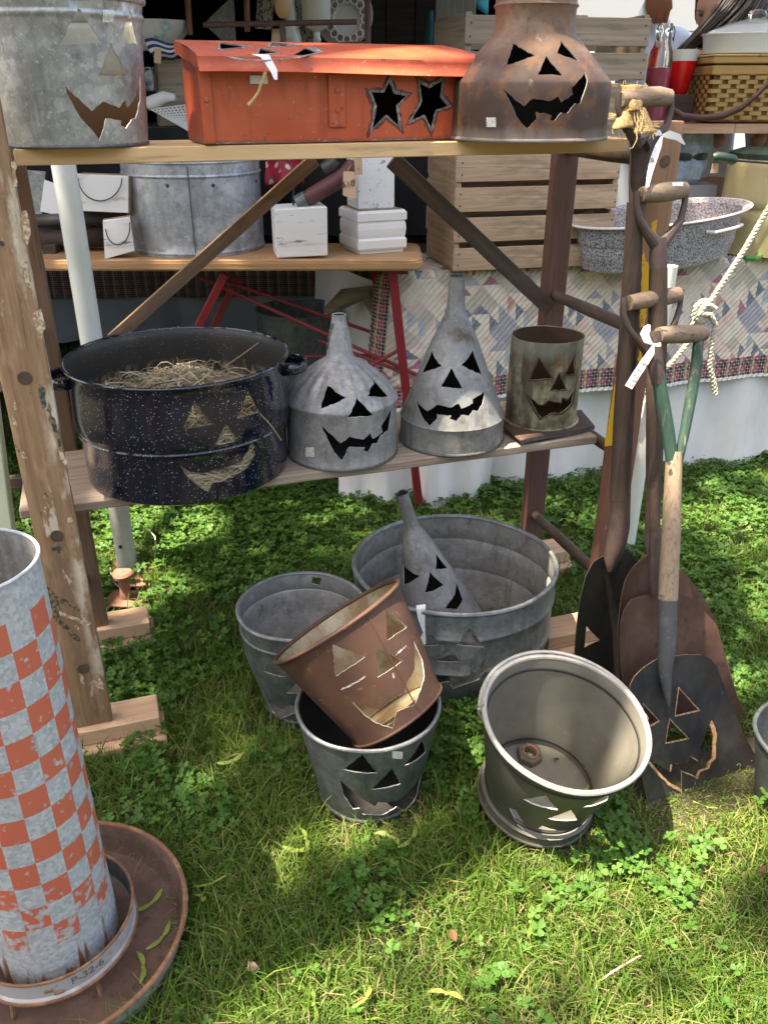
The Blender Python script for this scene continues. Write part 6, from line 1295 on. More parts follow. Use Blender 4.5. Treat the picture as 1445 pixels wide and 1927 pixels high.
# white turned post and rope
wp = onY(1229, 700, 2.45); wpz = lambda v: axz(Vector((0, 2.45, 0)), v)
V, F = lathe([(.024, 0), (.024, wpz(690)), (.020, wpz(684)), (.012, wpz(680)), (.021, wpz(668)), (.021, wpz(650)), (.013, wpz(640)), (.024, wpz(632)), (.024, wpz(500))], 20, cap1=True); o = mobj('turned_post', V, F, 'milk_glass', None); o.location = (wp.x, 2.45, 0); tag(o, 'cream turned wooden post with rope behind the shovels', 'post')
def rope(px, name, label, rr=.0085, Y=2.42):
    P = [onY(u, v, Y + (q[0] if q else 0)) for u, v, *q in px]; D = []
    for i in range(len(P) - 1):
        n_ = max(2, int((P[i + 1] - P[i]).length / .006))
        for k in range(n_): D.append(P[i].lerp(P[i + 1], k / n_))
    D.append(P[-1]); root = thing(name, label, 'rope', P[0])
    s = 0; S3 = [[], [], []]
    for i, p in enumerate(D):
        if i: s += (p - D[i - 1]).length
        t = (D[min(i + 1, len(D) - 1)] - D[max(0, i - 1)]).normalized(); a = t.cross(Vector((0, 1, 0))).normalized(); b = t.cross(a)
        for k in range(3): an = s / .034 * 2 * math.pi + k * 2.094; S3[k].append(p + (a * math.cos(an) + b * math.sin(an)) * rr * .5)
    for k in range(3): V, F = tube(S3[k], rr * .58, 7); mobj('strand', V, F, 'rope', root, world=root)
    return root
rope([(1470, 350), (1445, 392), (1400, 470), (1362, 528), (1335, 568)], 'guy_rope', 'white twisted guy rope running up to the right edge')
rope([(1335, 568), (1322, 566, -.02), (1308, 578, -.02), (1305, 598, -.02), (1318, 606, -.02), (1338, 596, -.02), (1344, 580, -.02), (1328, 572, -.03), (1315, 590, -.035), (1336, 592, -.03), (1345, 612, -.02), (1338, 650, -.02), (1335, 690, -.02), (1342, 720, -.02), (1346, 742, -.02)], 'rope_knot', 'knot of the white rope with its frayed tail hanging down')
rope([(1308, 600), (1290, 650), (1262, 685), (1240, 700), (1210, 740), (1194, 775)], 'tied_rope', 'white rope running from the knot round the cream post')
c = onZ(1101, 890, .0); V, F = lathe([(.02, 0), (.022, .02), (.012, .028), (.012, .045), (.030, .05), (.036, .062), (.03, .078), (.012, .085), (.001, .086)], 20); o = mobj('wooden_ornament', V, F, 'stake_rust', None); o.location = c; tag(o, 'small rounded brown knob standing in the clover behind the right ladder', 'knob')
# ---------------------------------------------------------------- plank with basket and dishes
YP = 3.36; ZPk = axz(Vector((0, YP, 0)), 233)
pk_ = thing('plank_shelf', 'red-topped plank shelf carrying the basket at the upper right', 'shelf', Vector((1.6, YP, 0)))
xl = onY(1255, 233, YP).x
for a, b in ((xl, onY(1383, 233, YP).x), (onY(1384, 233, YP).x, 2.3)):
    V, F = box((a, YP, ZPk - .032), (b, YP + .34, ZPk)); o = mobj('board', V, F, ['plank_red', 'plank_top'], pk_, smooth=False, mi=[0, 1, 0, 0, 0, 0], world=pk_)
for x in (xl + .01, 2.2): V, F = box((x, YP + .2, 0), (x + .035, YP + .24, ZPk - .033)); mobj('support', V, F, 'dark_wood', pk_, smooth=False, world=pk_)
# basket
bq = onY(1372, 232, YP + .16); bk = thing('splint_basket', 'yellow-brown woven splint picnic basket with leather handle on the plank', 'basket', Vector((bq.x + .10, YP + .17, ZPk + .001)))
BW, BD, BHt = .24, .145, .215
V, F = box((-BW + .01, -BD + .01, .004), (BW - .01, BD - .01, BHt - .02)); mobj('core', V, F, 'basket_dark', bk, smooth=False)
NR, NC = 11, 15; hr = (BHt - .055) / NR
for r_i in range(NR):       # woven splints, over-under
    for face in range(2):
        half = BW if face == 0 else BD; ncx = NC if face == 0 else 9; cw = 2 * half / ncx
        for k in range(ncx):
            if (k + r_i) % 2: continue
            x0 = -half + k * cw; z = .012 + r_i * hr; wv = cw * 1.35
            V, F = grid(4, 2, lambda i, j: (x0 - cw * .17 + wv * i, -BD - .001 - .0045 * math.sin(math.pi * i), z + hr * .92 * j) if face == 0 else (-BW - .001 - .0045 * math.sin(math.pi * i), x0 - cw * .17 + wv * i, z + hr * .92 * j)); mobj('splint', V, F, 'basket_light', bk)
for z, hgt, o_ in ((BHt - .042, .03, .006), (BHt - .010, .022, .010)):
    V, F = bevbox(2 * (BW + o_), 2 * (BD + o_), hgt, .003); mobj('rim_band', [Vector(p) + Vector((0, 0, z)) for p in V], F, 'basket_light', bk, smooth=False)
V, F = bevbox(2 * BW + .024, 2 * BD + .024, .008, .003); mobj('lid', [Vector(p) + Vector((0, 0, BHt + .004)) for p in V], F, 'basket_light', bk, smooth=False)
hp = [onY(u, v, YP - .02) for u, v in ((1262, 205), (1285, 218), (1320, 222), (1360, 218), (1395, 203), (1425, 178), (1460, 140))]; V = []
for p in hp: V += [p + Vector((0, 0, .011)), p - Vector((0, 0, .011))]
o = mobj('leather_handle', V, [(2 * i, 2 * i + 1, 2 * i + 3, 2 * i + 2) for i in range(len(hp) - 1)], 'leather', bk, world=bk); o.modifiers.new('thick', 'SOLIDIFY').thickness = .006
# covered dish on the basket
zl = ZPk + BHt + .0085; dc = onY(1415, 80, YP + .15); ds = thing('casserole_dish', 'white milk-glass casserole with clear domed lid on the basket', 'dish', Vector((dc.x, YP + .15, zl)))
V, F = lathe([(.15, 0), (.163, .006), (.172, .06), (.178, .068), (.172, .07), (.165, .05), (.001, .01)], 48); V = [(x * 1.05, y * .75, z) for x, y, z in V]; mobj('dish', V, F, 'milk_glass', ds)
V, F = lathe([(.165, .069), (.155, .078), (.10, .100), (.05, .113), (.03, .118), (.034, .128), (.028, .142), (.012, .147), (.001, .148)], 40); V = [(x * 1.05, y * .75, z) for x, y, z in V]; mobj('lid', V, F, 'clear_glass', ds)
# bottle, red bowl
bp = onY(1226, 233, YP + .06); bo = thing('glass_bottle', 'tall clip-top glass bottle half full of pink liquid beside the upper crate', 'bottle', Vector((bp.x, YP + .06, ZPk + .001)))
hz = lambda v: axz(Vector((0, YP + .06, 0)), v) - ZPk
V, F = lathe([(.040, 0), (.043, .006), (.043, hz(112)), (.040, hz(98)), (.030, hz(84)), (.027, hz(76)), (.028, hz(60)), (.029, hz(55))], 32); mobj('glass', V, F, 'clear_glass', bo)
V, F = lathe([(.001, .006), (.039, .008), (.039, hz(128)), (.001, hz(127))], 32); mobj('liquid', V, F, 'pink_liquid', bo)
V, F = lathe([(.029, hz(60)), (.030, hz(52)), (.028, hz(45)), (.001, hz(43))], 24); mobj('stopper', V, F, 'clear_glass', bo)
V, F = tube([(.03, -.01, hz(50)), (.036, -.01, hz(60)), (.034, -.01, hz(78)), (.028, -.02, hz(72))], .002, 6); mobj('clip_wire', V, F, 'wire', bo)
rbw = onY(1273, 178, YP + .2); V, F = box((-.05, -.05, 0), (.05, .05, rbw.z - ZPk - .002)); o = mobj('small_box', V, F, 'dark_wood', None, smooth=False); o.location = (rbw.x, rbw.y, ZPk + .001); tag(o, 'small dark box under the red glass bowl', 'box')
rbt = thing('red_bowl', 'red glass bowl with white lining beside the pink bottle', 'bowl', rbw); V, F = lathe([(.03, 0), (.036, .008), (.052, .08), (.056, .118), (.052, .118)], 32, cap0=True); mobj('bowl', V, F, 'red_glass', rbt); V, F = lathe([(.056, .112), (.060, .15), (.057, .15), (.05, .10), (.001, .08)], 32); mobj('liner', V, F, 'milk_glass', rbt)
# ---------------------------------------------------------------- people behind the plank
def body(name, parts, m, parent, world=None):
    """one continuous skinned figure: joints (co, radius), bones"""
    J, B, root = parts; me = bpy.data.meshes.new(name); me.from_pydata([tuple(j[0]) for j in J], B, []); o = bpy.data.objects.new(name, me); COL.objects.link(o)
    md = o.modifiers.new('skin', 'SKIN'); 
    for i, j in enumerate(J):
        r_ = j[1] if hasattr(j[1], '__len__') else (j[1], j[1]); me.skin_vertices[0].data[i].radius = r_; me.skin_vertices[0].data[i].use_root = (i == root)
    o.modifiers.new('sub', 'SUBSURF').levels = 2; o.modifiers['sub'].render_levels = 2; md.use_smooth_shade = True
    dg = bpy.context.evaluated_depsgraph_get(); me2 = bpy.data.meshes.new_from_object(o.evaluated_get(dg)); bpy.data.objects.remove(o)
    me2.materials.clear()
    for x in (m if isinstance(m, list) else [m]): me2.materials.append(MATS[x])
    ob = bpy.data.objects.new(name, me2); COL.objects.link(ob); ob.parent = parent
    for p in me2.polygons: p.use_smooth = True
    return ob
def head(M, parent, hair, long_=None):
    """face looking along local -y; z up; one mesh"""
    V, F = lathe([(math.sin(a) * 1.0 + 1e-4, -math.cos(a)) for a in np.linspace(0.02, math.pi - .02, 26)], 36); W = []
    for x, y, z in V:
        X, Y, Z = x * .072, y * .092, z * .112
        if z < -.2: k = (-.2 - z) / .8; X *= 1 - .28 * k; Y = Y * (1 - .15 * k) - .012 * k
        f = max(0, -y)
        nose = math.exp(-(x / .16) ** 2 - ((z + .12) / .2) ** 2) * (z < .15); Y -= .022 * nose * f ** 2
        for s in (-1, 1): Y += .010 * math.exp(-((x - .38 * s) / .2) ** 2 - ((z - .08) / .13) ** 2) * f
        Y -= .006 * math.exp(-(x / .3) ** 2 - ((z + .45) / .07) ** 2) * f - .004 * math.exp(-(x / .3) ** 2 - ((z + .38) / .03) ** 2) * f
        W.append(M @ Vector((X, Y, Z)))
    I = parent.matrix_world.inverted(); h = mobj('head', [I @ p for p in W], F, 'skin', parent)
    for s in (-1, 1):
        V, F = lathe([(math.sin(a) * .0105 + 1e-5, -math.cos(a) * .0075) for a in np.linspace(0, math.pi, 7)], 10); mobj('eye', [I @ (M @ (Vector((x + .028 * s, y * .6 - .080, z + .010)))) for x, y, z in V], F, 'edge_dark', h)
        V, F = tube([(.014 * s, -.093, .026), (.030 * s, -.090, .030), (.044 * s, -.078, .024)], .003, 6); mobj('eyebrow', [I @ (M @ Vector(p)) for p in V], F, hair, h)
        V, F = lathe([(.004, -.03), (.013, -.012), (.016, .008), (.008, .026)], 10); mobj('ear', [I @ (M @ Vector((x * .5 + .073 * s, y + .005, z))) for x, y, z in V], F, 'skin', h)
    V, F = tube([(-.022, -.088, -.052), (0, -.096, -.050), (.022, -.088, -.052)], [.003, .005, .003], 8); mobj('mouth', [I @ (M @ Vector(p)) for p in V], F, 'iron_red', h)
    V, F = lathe([(math.sin(a) + 1e-4, -math.cos(a)) for a in np.linspace(1.15, math.pi - .01, 20)], 36); W = []
    for x, y, z in V:
        k = 1.0 + .05 * noise.noise(Vector((x * 6, y * 6, z * 6))); X, Y, Z = x * .084 * k, y * .106 * k + .008, z * .126 * k
        if y < -.25 and z < .52: Y = -.02; X *= .9; Z = max(Z, .02)
        W.append(I @ (M @ Vector((X, Y, Z))))
    hr = mobj('hair', W, F, hair, parent)
    return h
def strand_hair(name, parent, lines, m, rad=.006):
    mb = MB(); I = parent.matrix_world.inverted()
    for P in lines: V, F = tube([I @ Vector(p) for p in P], [rad * .7] + [rad] * (len(P) - 2) + [rad * .3], 5); mb.add(V, F)
    return mb.build(name, m, parent)
# woman looking down to the left
hc = onY(1346, 18, 3.95); p1 = thing('person', 'person with dark tied hair and bare arms looking down behind the basket', 'person', Vector((hc.x + .05, 3.98, 0)))
R1m = Matrix.Translation(hc) @ Matrix.Rotation(math.radians(-38), 4, 'Z') @ Matrix.Rotation(math.radians(22), 4, 'X'); head(R1m, p1, 'hair_dark')
I = p1.matrix_world.inverted(); lo = lambda x, y, z: I @ Vector((x, y, z)); x, y, z = hc
body('body', ([(lo(x + .05, y + .05, .95), (.15, .11)), (lo(x + .05, y + .05, 1.18), (.13, .10)), (lo(x + .03, y + .05, z - .24), (.14, .10)), (lo(x + .01, y + .04, z - .14), .05), (lo(x, y + .02, z - .06), .048),
    (lo(x - .13, y - .01, z - .19), .055), (lo(x - .21, y - .12, z - .38), .043), (lo(x - .10, y - .34, z - .46), .034), (lo(x - .02, y - .40, z - .47), .03), (lo(x + .2, y + .05, z - .20), .055), (lo(x + .27, y - .05, z - .42), .043), (lo(x + .15, y - .28, z - .48), .033), (lo(x + .08, y + .05, .55), (.10, .1)), (lo(x + .08, y + .05, .1), .06)],
    [(0, 1), (1, 2), (2, 3), (3, 4), (2, 5), (5, 6), (6, 7), (7, 8), (2, 9), (9, 10), (10, 11), (0, 12), (12, 13)], 0), 'skin', p1)
body('tank_top', ([(lo(x + .05, y + .05, .92), (.165, .125)), (lo(x + .05, y + .05, 1.18), (.142, .112)), (lo(x + .03, y + .05, z - .26), (.150, .112))], [(0, 1), (1, 2)], 0), 'shirt_white', p1)
# woman bending with long hair, seen from behind
hc2 = onY(1438, -34, 3.72); p2 = thing('person', 'person with long dark hair bending over the casserole, seen from behind', 'person', Vector((hc2.x + .15, 3.85, 0)))
head(Matrix.Translation(hc2) @ Matrix.Rotation(math.radians(150), 4, 'Z') @ Matrix.Rotation(math.radians(-10), 4, 'X'), p2, 'hair_dark')
I = p2.matrix_world.inverted(); x, y, z = hc2
body('body', ([(lo(x + .28, y + .15, .9), (.14, .11)), (lo(x + .22, y + .12, 1.2), (.13, .10)), (lo(x + .06, y + .05, z - .22), (.12, .10)), (lo(x + .02, y + .02, z - .12), .05), (lo(x, y, z - .05), .05), (lo(x - .16, y + .02, z - .22), .056), (lo(x - .29, y - .02, z - .36), .045), (lo(x - .22, y - .20, z - .52), .034), (lo(x + .25, y + .1, z - .24), .055), (lo(x + .32, y, z - .45), .04), (lo(x + .3, y + .15, .45), .09), (lo(x + .3, y + .15, .1), .06)],
    [(0, 1), (1, 2), (2, 3), (3, 4), (2, 5), (5, 6), (6, 7), (2, 8), (8, 9), (0, 10), (10, 11)], 0), 'skin', p2)
random.seed(21); ln = []
for k in range(150):
    a = random.random(); u0, v0 = 1385 + 70 * a + random.gauss(0, 6), -30 + random.gauss(0, 6); u2, v2 = 1272 + 120 * a * a + random.gauss(0, 6), 104 - 18 * a + random.gauss(0, 5); Y = 3.58 + .06 * random.random()
    ln.append([onY(u0, v0, Y + .03), onY(u0 * .6 + u2 * .4 + 12, v0 * .6 + v2 * .4 - 6, Y), onY(u0 * .3 + u2 * .7 + 8, v0 * .3 + v2 * .7 - 3, Y), onY(u2, v2, Y + .02)])
strand_hair('long_hair', p2, ln, 'hair_dark', .007)
body('shirt', ([(lo(x + .28, y + .15, .86), (.155, .125)), (lo(x + .22, y + .12, 1.2), (.142, .112)), (lo(x + .10, y + .07, z - .28), (.125, .108))], [(0, 1), (1, 2)], 0), 'shirt_blue', p2)
# auburn hair of a third shopper, and a shopper in white below the plank
hc3 = onY(1240, -45, 4.3); p3 = thing('person', 'person with auburn hair turned away behind the upper crate', 'person', Vector((hc3.x, 4.3, 0)))
head(Matrix.Translation(hc3) @ Matrix.Rotation(math.radians(170), 4, 'Z'), p3, 'hair_auburn'); I = p3.matrix_world.inverted(); x, y, z = hc3; ln = []
for k in range(70):
    a = random.random(); u0 = 1218 + 40 * a; ln.append([onY(u0, -70, 4.2), onY(u0 + random.gauss(0, 2), -20, 4.17), onY(u0 + random.gauss(0, 3), 15, 4.18), onY(u0 * .7 + 1238 * .3 + random.gauss(0, 3), 40 + random.gauss(0, 6), 4.2)])
strand_hair('long_hair', p3, ln, 'hair_auburn', .008)
body('body', ([(lo(x, y + .08, .9), (.15, .11)), (lo(x, y + .08, 1.2), (.13, .1)), (lo(x, y + .06, z - .25), (.13, .1)), (lo(x, y + .03, z - .13), .05), (lo(x, y, z - .05), .05), (lo(x - .18, y + .05, z - .24), .05), (lo(x - .22, y, z - .5), .04), (lo(x + .18, y + .05, z - .24), .05), (lo(x + .22, y, z - .5), .04), (lo(x, y + .08, .1), .08)], [(0, 1), (1, 2), (2, 3), (3, 4), (2, 5), (5, 6), (2, 7), (7, 8), (0, 9)], 0), 'shirt_blue', p3)
dn = thing('denim_bundle', 'pale washed denim bundle with a dark green strap under the plank', 'clothing', onY(1285, 340, 3.55))
V, F = lathe([(.05, 0), (.075, .02), (.085, .07), (.07, .10), (.086, .13), (.08, .18), (.03, .21), (.001, .212)], 36, flute=lambda a, t: .12 * math.sin(5 * a + 6 * t) + .06 * math.sin(11 * a)); mobj('cloth', V, F, 'denim_pale', dn); V, F = lathe([(.080, .088), (.083, .10), (.080, .114)], 30); mobj('strap', V, F, 'green_dark', dn)
o = onY(1285, 345, 3.55); V, F = box((o.x - .12, 3.5, 0), (o.x + .12, 3.64, o.z - .002)); tag(mobj('storage_box', V, F, 'siding_grey', None, smooth=False), 'grey box under the pale denim bundle', 'box')
dn.location = (o.x, 3.57, o.z)
# ---------------------------------------------------------------- beyond the stall
vn = thing('market_trailer', 'white sided trailer wall beyond the shoppers', 'trailer', Vector((3.0, 7.4, 0)))
for k in range(9): V, F = box((.9, 7.4 + .004 * (k % 2), .55 + k * .21), (6.5, 7.6, .755 + k * .21)); mobj('siding_board', V, F, 'siding' if k < 6 else 'siding_grey', vn, smooth=False, world=vn)
V, F = box((.9, 7.42, .3), (6.5, 7.58, .548)); mobj('sill', V, F, 'siding_grey', vn, smooth=False, world=vn)
tent = thing('market_tent', 'unseen canopy roof, made dark to shade the stall behind the shelves', 'tent', Vector((0, 4.3, 0)))
def roof(i, j):
    x = -3.2 + 3.6 * i; y = 2.55 + 3.6 * j; return (x, y, 2.12 + .6 * (1 - max(abs(2 * i - 1), abs(2 * j - 1))))
V, F = grid(13, 13, roof); mobj('canopy', V, F, 'tent_fabric', tent, world=tent)  # unseen roof, its spread and dark cloth set to shade the stall
V, F = grid(60, 3, lambda i, j: (-3.2 + 3.6 * i, 2.55 + .01 * math.sin(i * 90), 2.12 - .25 * j)); mobj('added_valance', V, F, 'tent_fabric', tent, world=tent)  # added above the view to darken the stall
for x, y in ((.38, 6.1), (-3.15, 2.6), (-3.15, 6.1)): V, F = tube([(x, y, 0), (x, y, 2.12)], .03, 14); mobj('pole', V, F, 'pole_white', tent, world=tent)
# ---------------------------------------------------------------- lawn
def build_cards(name, V, F, tone, m, label, cat, kind='stuff'):
    V = np.ascontiguousarray(V, dtype=np.float32); me = bpy.data.meshes.new(name); n = len(V); me.vertices.add(n); me.vertices.foreach_set('co', V.ravel())
    F = np.ascontiguousarray(F, dtype=np.int32); k = F.shape[1]; me.loops.add(F.size); me.loops.foreach_set('vertex_index', F.ravel()); me.polygons.add(len(F)); me.polygons.foreach_set('loop_start', np.arange(0, F.size, k, dtype=np.int32)); me.polygons.foreach_set('loop_total', np.full(len(F), k, dtype=np.int32)); me.polygons.foreach_set('use_smooth', np.ones(len(F), bool))
    at = me.attributes.new('tone', 'FLOAT', 'POINT'); at.data.foreach_set('value', np.ascontiguousarray(tone, dtype=np.float32)); me.materials.append(MATS[m]); me.update(calc_edges=True); me.validate()
    o = bpy.data.objects.new(name, me); COL.objects.link(o); return tag(o, label, cat, None, kind)
def vnoise(x, y, sc, seed):
    """smooth value noise on a lattice"""
    g = np.random.default_rng(seed).random((97, 97)); x = x * sc + 40; y = y * sc + 20; xi = np.floor(x).astype(int); yi = np.floor(y).astype(int); fx = x - xi; fy = y - yi; fx = fx * fx * (3 - 2 * fx); fy = fy * fy * (3 - 2 * fy)
    a = g[xi % 97, yi % 97]; b = g[(xi + 1) % 97, yi % 97]; c_ = g[xi % 97, (yi + 1) % 97]; d = g[(xi + 1) % 97, (yi + 1) % 97]; return (a * (1 - fx) + b * fx) * (1 - fy) + (c_ * (1 - fx) + d * fx) * fy
def field(n, y0, y1, pw=1.0):
    """points on the lawn inside the wedge the picture takes in"""
    y = y0 + (y1 - y0) * RNG.random(n * 2) ** pw; half = .22 + .50 * y + .05; x = (RNG.random(n * 2) * 2 - 1) * half
    keep = np.ones(len(x), bool)
    for cx, cy, r_ in EXCL: keep &= (x - cx) ** 2 + (y - cy) ** 2 > r_ * r_
    keep &= RNG.random(len(x)) < half / half.max() * 1.0 + .25
    x, y = x[keep][:n], y[keep][:n]; return x, y
def blades(n, y0, y1, hlo, hhi, wlo, whi, lean, tone, flat=0.0, pw=1.0, clump=0):
    x, y = field(n, y0, y1, pw); n = len(x)
    if clump: d = vnoise(x, y, 9, clump); k = RNG.random(n) < .35 + .9 * d; x, y = x[k], y[k]; n = len(x)
    big = vnoise(x, y, 5, 3); h = (hlo + (hhi - hlo) * RNG.random(n) ** 1.6) * (.7 + .6 * big)
    for cx, cy, r_ in SHORT: h = np.where((x - cx) ** 2 + (y - cy) ** 2 < r_ * r_, h * .55, h)
    wd = wlo + (whi - wlo) * RNG.random(n); a = RNG.random(n) * 2 * np.pi + (vnoise(x, y, 4, 8) - .5) * 4; b = np.abs(RNG.normal(lean, .35, n)); tw = RNG.random(n) * 2 * np.pi
    sx, sy = np.cos(tw), np.sin(tw); dx, dy = np.cos(a), np.sin(a); V = np.zeros((n, 7, 3)); z0 = flat * RNG.random(n)
    for i, (t, ww) in enumerate(((0, 1.), (.38, .95), (.72, .7))):
        ph = b * t; hx = h * t * np.sin(ph * 1.15 + .05 * 0); hz = h * t * np.cos(np.minimum(ph, 1.5)); px, py, pz = x + dx * hx, y + dy * hx, z0 + np.maximum(hz, .002)
        V[:, 2 * i] = np.stack([px - sx * wd * ww, py - sy * wd * ww, pz], 1); V[:, 2 * i + 1] = np.stack([px + sx * wd * ww, py + sy * wd * ww, pz], 1)
    hx = h * np.sin(b * 1.15); hz = h * np.cos(np.minimum(b * 1.1, 1.52)); V[:, 6] = np.stack([x + dx * hx, y + dy * hx, z0 + np.maximum(hz, .003)], 1)
    o = (np.arange(n) * 7)[:, None]; tri = np.array([[0, 1, 3], [0, 3, 2], [2, 3, 5], [2, 5, 4], [4, 5, 6]]); F = (o[:, :, None] + tri[None]).reshape(-1, 3)
    tn = np.clip(tone[0] + tone[1] * RNG.normal(0, 1, n) + tone[2] * (vnoise(x, y, 3, 5) - .5), 0, 1); return V.reshape(-1, 3), F, np.repeat(tn, 7)
V, F, t = blades(230000, .72, 3.5, .022, .066, .0009, .0020, .75, (.40, .22, .8), pw=1.2, clump=4); build_cards('grass', V, F, t, 'grass', 'short mixed lawn grass under and around the display', 'grass')
V, F, t = blades(12000, .72, 2.4, .06, .10, .0010, .0018, .5, (.45, .2, .4)); build_cards('tall_grass', V, F, t, 'grass', 'longer grass blades scattered through the lawn', 'grass')
V, F, t = blades(26000, .72, 3.3, .03, .075, .0006, .0013, 1.5, (.4, .28, .3), flat=.02, pw=1.15); build_cards('dry_thatch', V, F, t, 'thatch', 'dry tan clippings lying between the grass blades', 'dead grass')
V, F, t = blades(30000, 3.4, 6.5, .03, .07, .002, .004, .6, (.3, .2, .4)); build_cards('far_grass', V, F, t, 'grass', 'lawn grass in the shade of the stall', 'grass')
# clover
def clover(n, y0, y1):
    x, y = field(n * 4, y0, y1, 1.0); d = vnoise(x, y, 4.5, 12) * .6 + vnoise(x, y, 11, 13) * .4; d = d + np.clip((y - 1.70) * .26, -.20, .18) + np.where((x < -.1) & (y > 1.2) & (y < 2.2), .09, 0); k = RNG.random(len(x)) < np.clip((d - .46) * 3.4, .012, 1)
    for cx, cy, r_ in SHORT: k &= (x - cx) ** 2 + (y - cy) ** 2 > r_ * r_
    x, y = x[k][:n], y[k][:n]; n = len(x)
    h = .022 + .034 * RNG.random(n); R = .0075 + .0055 * RNG.random(n); a0 = RNG.random(n) * 6.283; tx, ty = RNG.normal(0, .28, n), RNG.normal(0, .28, n); tn0 = np.clip(.4 + .25 * RNG.normal(0, 1, n), 0, 1)
    out = np.array([(.0, .0), (.34, -.40), (.80, -.56), (1.08, -.30), (1.0, 0), (1.08, .30), (.80, .56), (.34, .40)]); Vs = []; 
    for l in range(3):
        a = a0 + l * 2.094 + RNG.normal(0, .12, n); ca, sa = np.cos(a), np.sin(a); up = RNG.normal(.12, .18, n)
        P = np.zeros((n, 8, 3))
        for i, (u, v) in enumerate(out):
            px = R * (u * 1.05); py = R * v * 1.0; P[:, i, 0] = x + ca * px - sa * py; P[:, i, 1] = y + sa * px + ca * py; P[:, i, 2] = h + px * up + abs(v) * R * .35 + (P[:, i, 0] - x) * tx + (P[:, i, 1] - y) * ty
        Vs.append(P)
    V = np.stack(Vs, 1).reshape(-1, 3); o = (np.arange(n * 3) * 8)[:, None, None]; tri = np.array([[0, 1, 7], [1, 2, 4], [1, 4, 7], [2, 3, 4], [4, 5, 6], [4, 6, 7]]); F = (o + tri[None]).reshape(-1, 3); T = np.repeat(np.repeat(tn0, 3) + RNG.normal(0, .06, n * 3), 8)
    # stems
    S_ = np.zeros((n, 4, 3)); wd = .0007
    S_[:, 0] = np.stack([x - wd + RNG.normal(0, .008, n), y + RNG.normal(0, .008, n), np.zeros(n)], 1); S_[:, 1] = S_[:, 0] + [2 * wd, 0, 0]; S_[:, 2] = np.stack([x + wd, y, h], 1); S_[:, 3] = np.stack([x - wd, y, h], 1)
    b = len(V); F2 = (b + (np.arange(n) * 4)[:, None, None] + np.array([[0, 1, 2], [0, 2, 3]])[None]).reshape(-1, 3); return np.concatenate([V, S_.reshape(-1, 3)]), np.concatenate([F, F2]), np.concatenate([np.clip(T, 0, 1), np.repeat(tn0, 4)])
V, F, t = clover(20000, .78, 3.45); build_cards('clover', V, F, t, 'clover', 'patches of three-leaved clover growing through the lawn', 'clover')
# maple seeds, dead leaves, stalks: single things
def seed_mesh():
    V = []; F = []
    for s in (-1, 1):
        b = len(V); n = 7
        for i in range(n):
            t = i / (n - 1); w_ = .0015 + .0052 * math.sin(math.pi * (t * .85 + .12)); bx = s * (.004 + .034 * t); by = .010 * t * t; V += [(bx, by - w_, .002 + .003 * math.sin(3 * t)), (bx, by + w_ * .7, .003 + .002 * t)]
        F += [(b + 2 * i, b + 2 * i + 1, b + 2 * i + 3, b + 2 * i + 2) if s > 0 else (b + 2 * i, b + 2 * i + 2, b + 2 * i + 3, b + 2 * i + 1) for i in range(n - 1)]
    b = len(V); v, f = lathe([(.0005, -.003), (.004, -.001), (.0045, .002), (.0005, .004)], 8); V += v; F += [tuple(b + k for k in q) for q in f]; return V, F
sv, sf = seed_mesh(); SM = None
spots = [(437, 1432, 'lying in the shade left of the front pail', .6, .045), (575, 1578, 'in the grass below the front pail', 1.9, .05), (560, 1600, 'just under the front pail beside another seed', .4, .04), (735, 1575, 'right below the front pail base', 2.6, .04), (772, 1580, 'between the front pail and the open bucket', .9, .04), (380, 1690, 'right of the feeder pan, upper of two', 2.2, .045), (395, 1665, 'right of the feeder pan beside another seed', .2, .045), (688, 1880, 'at the bottom edge of the lawn near the middle', 1.1, .05), (590, 1890, 'at the bottom left of the middle lawn', 1.8, .045), (997, 1735, 'in the sun patch below the open bucket', 1.3, .045), (1400, 1078, 'right of the shovels in short grass', 1.0, .04), (1385, 1045, 'right of the shovels, farther from the camera', .3, .04), (285, 1700, 'green on the rusty pan floor, upper one', .9, None), (305, 1765, 'green on the rusty pan floor by the rim', 1.1, None), (270, 1820, 'green on the rusty pan floor, lowest one', 1.9, None), (585, 990, 'yellow-green in the clover by the washtub', 1.2, .05), (703, 1010, 'pale in the clover left of the funnel spout', 2.0, .05), (840, 1870, 'at the bottom right of the middle lawn', 2.8, .04), (1090, 1500, 'in the grass under the bucket lip', .5, .045), (345, 1750, 'beside the pan rim in tall grass', 2.5, .045), (1330, 1520, 'below the blue shovel blade', .1, .05), (470, 1215, 'beside the dull pail at the left', 1.6, .045)]
for u, v, wh, a, z in spots:
    p = onZ(u, v, z if z else .018)
    if SM is None:
        o = mobj('maple_seed', sv, sf, 'maple_seed', None); SM = o.data; at = SM.attributes.new('tone', 'FLOAT', 'POINT'); at.data.foreach_set('value', [.45] * len(SM.vertices))
    else: o = bpy.data.objects.new('maple_seed', SM); COL.objects.link(o)
    o.location = p; o.scale = (.85,) * 3; o.rotation_euler = (random.gauss(0, .35) if z else .1, random.gauss(0, .35) if z else 0, a); tag(o, 'green winged maple seed ' + wh, 'maple seed', 'maple seeds fallen on the lawn')
lf = [(0, 0), (.012, .010), (.03, .012), (.042, 0), (.03, -.012), (.012, -.010)]
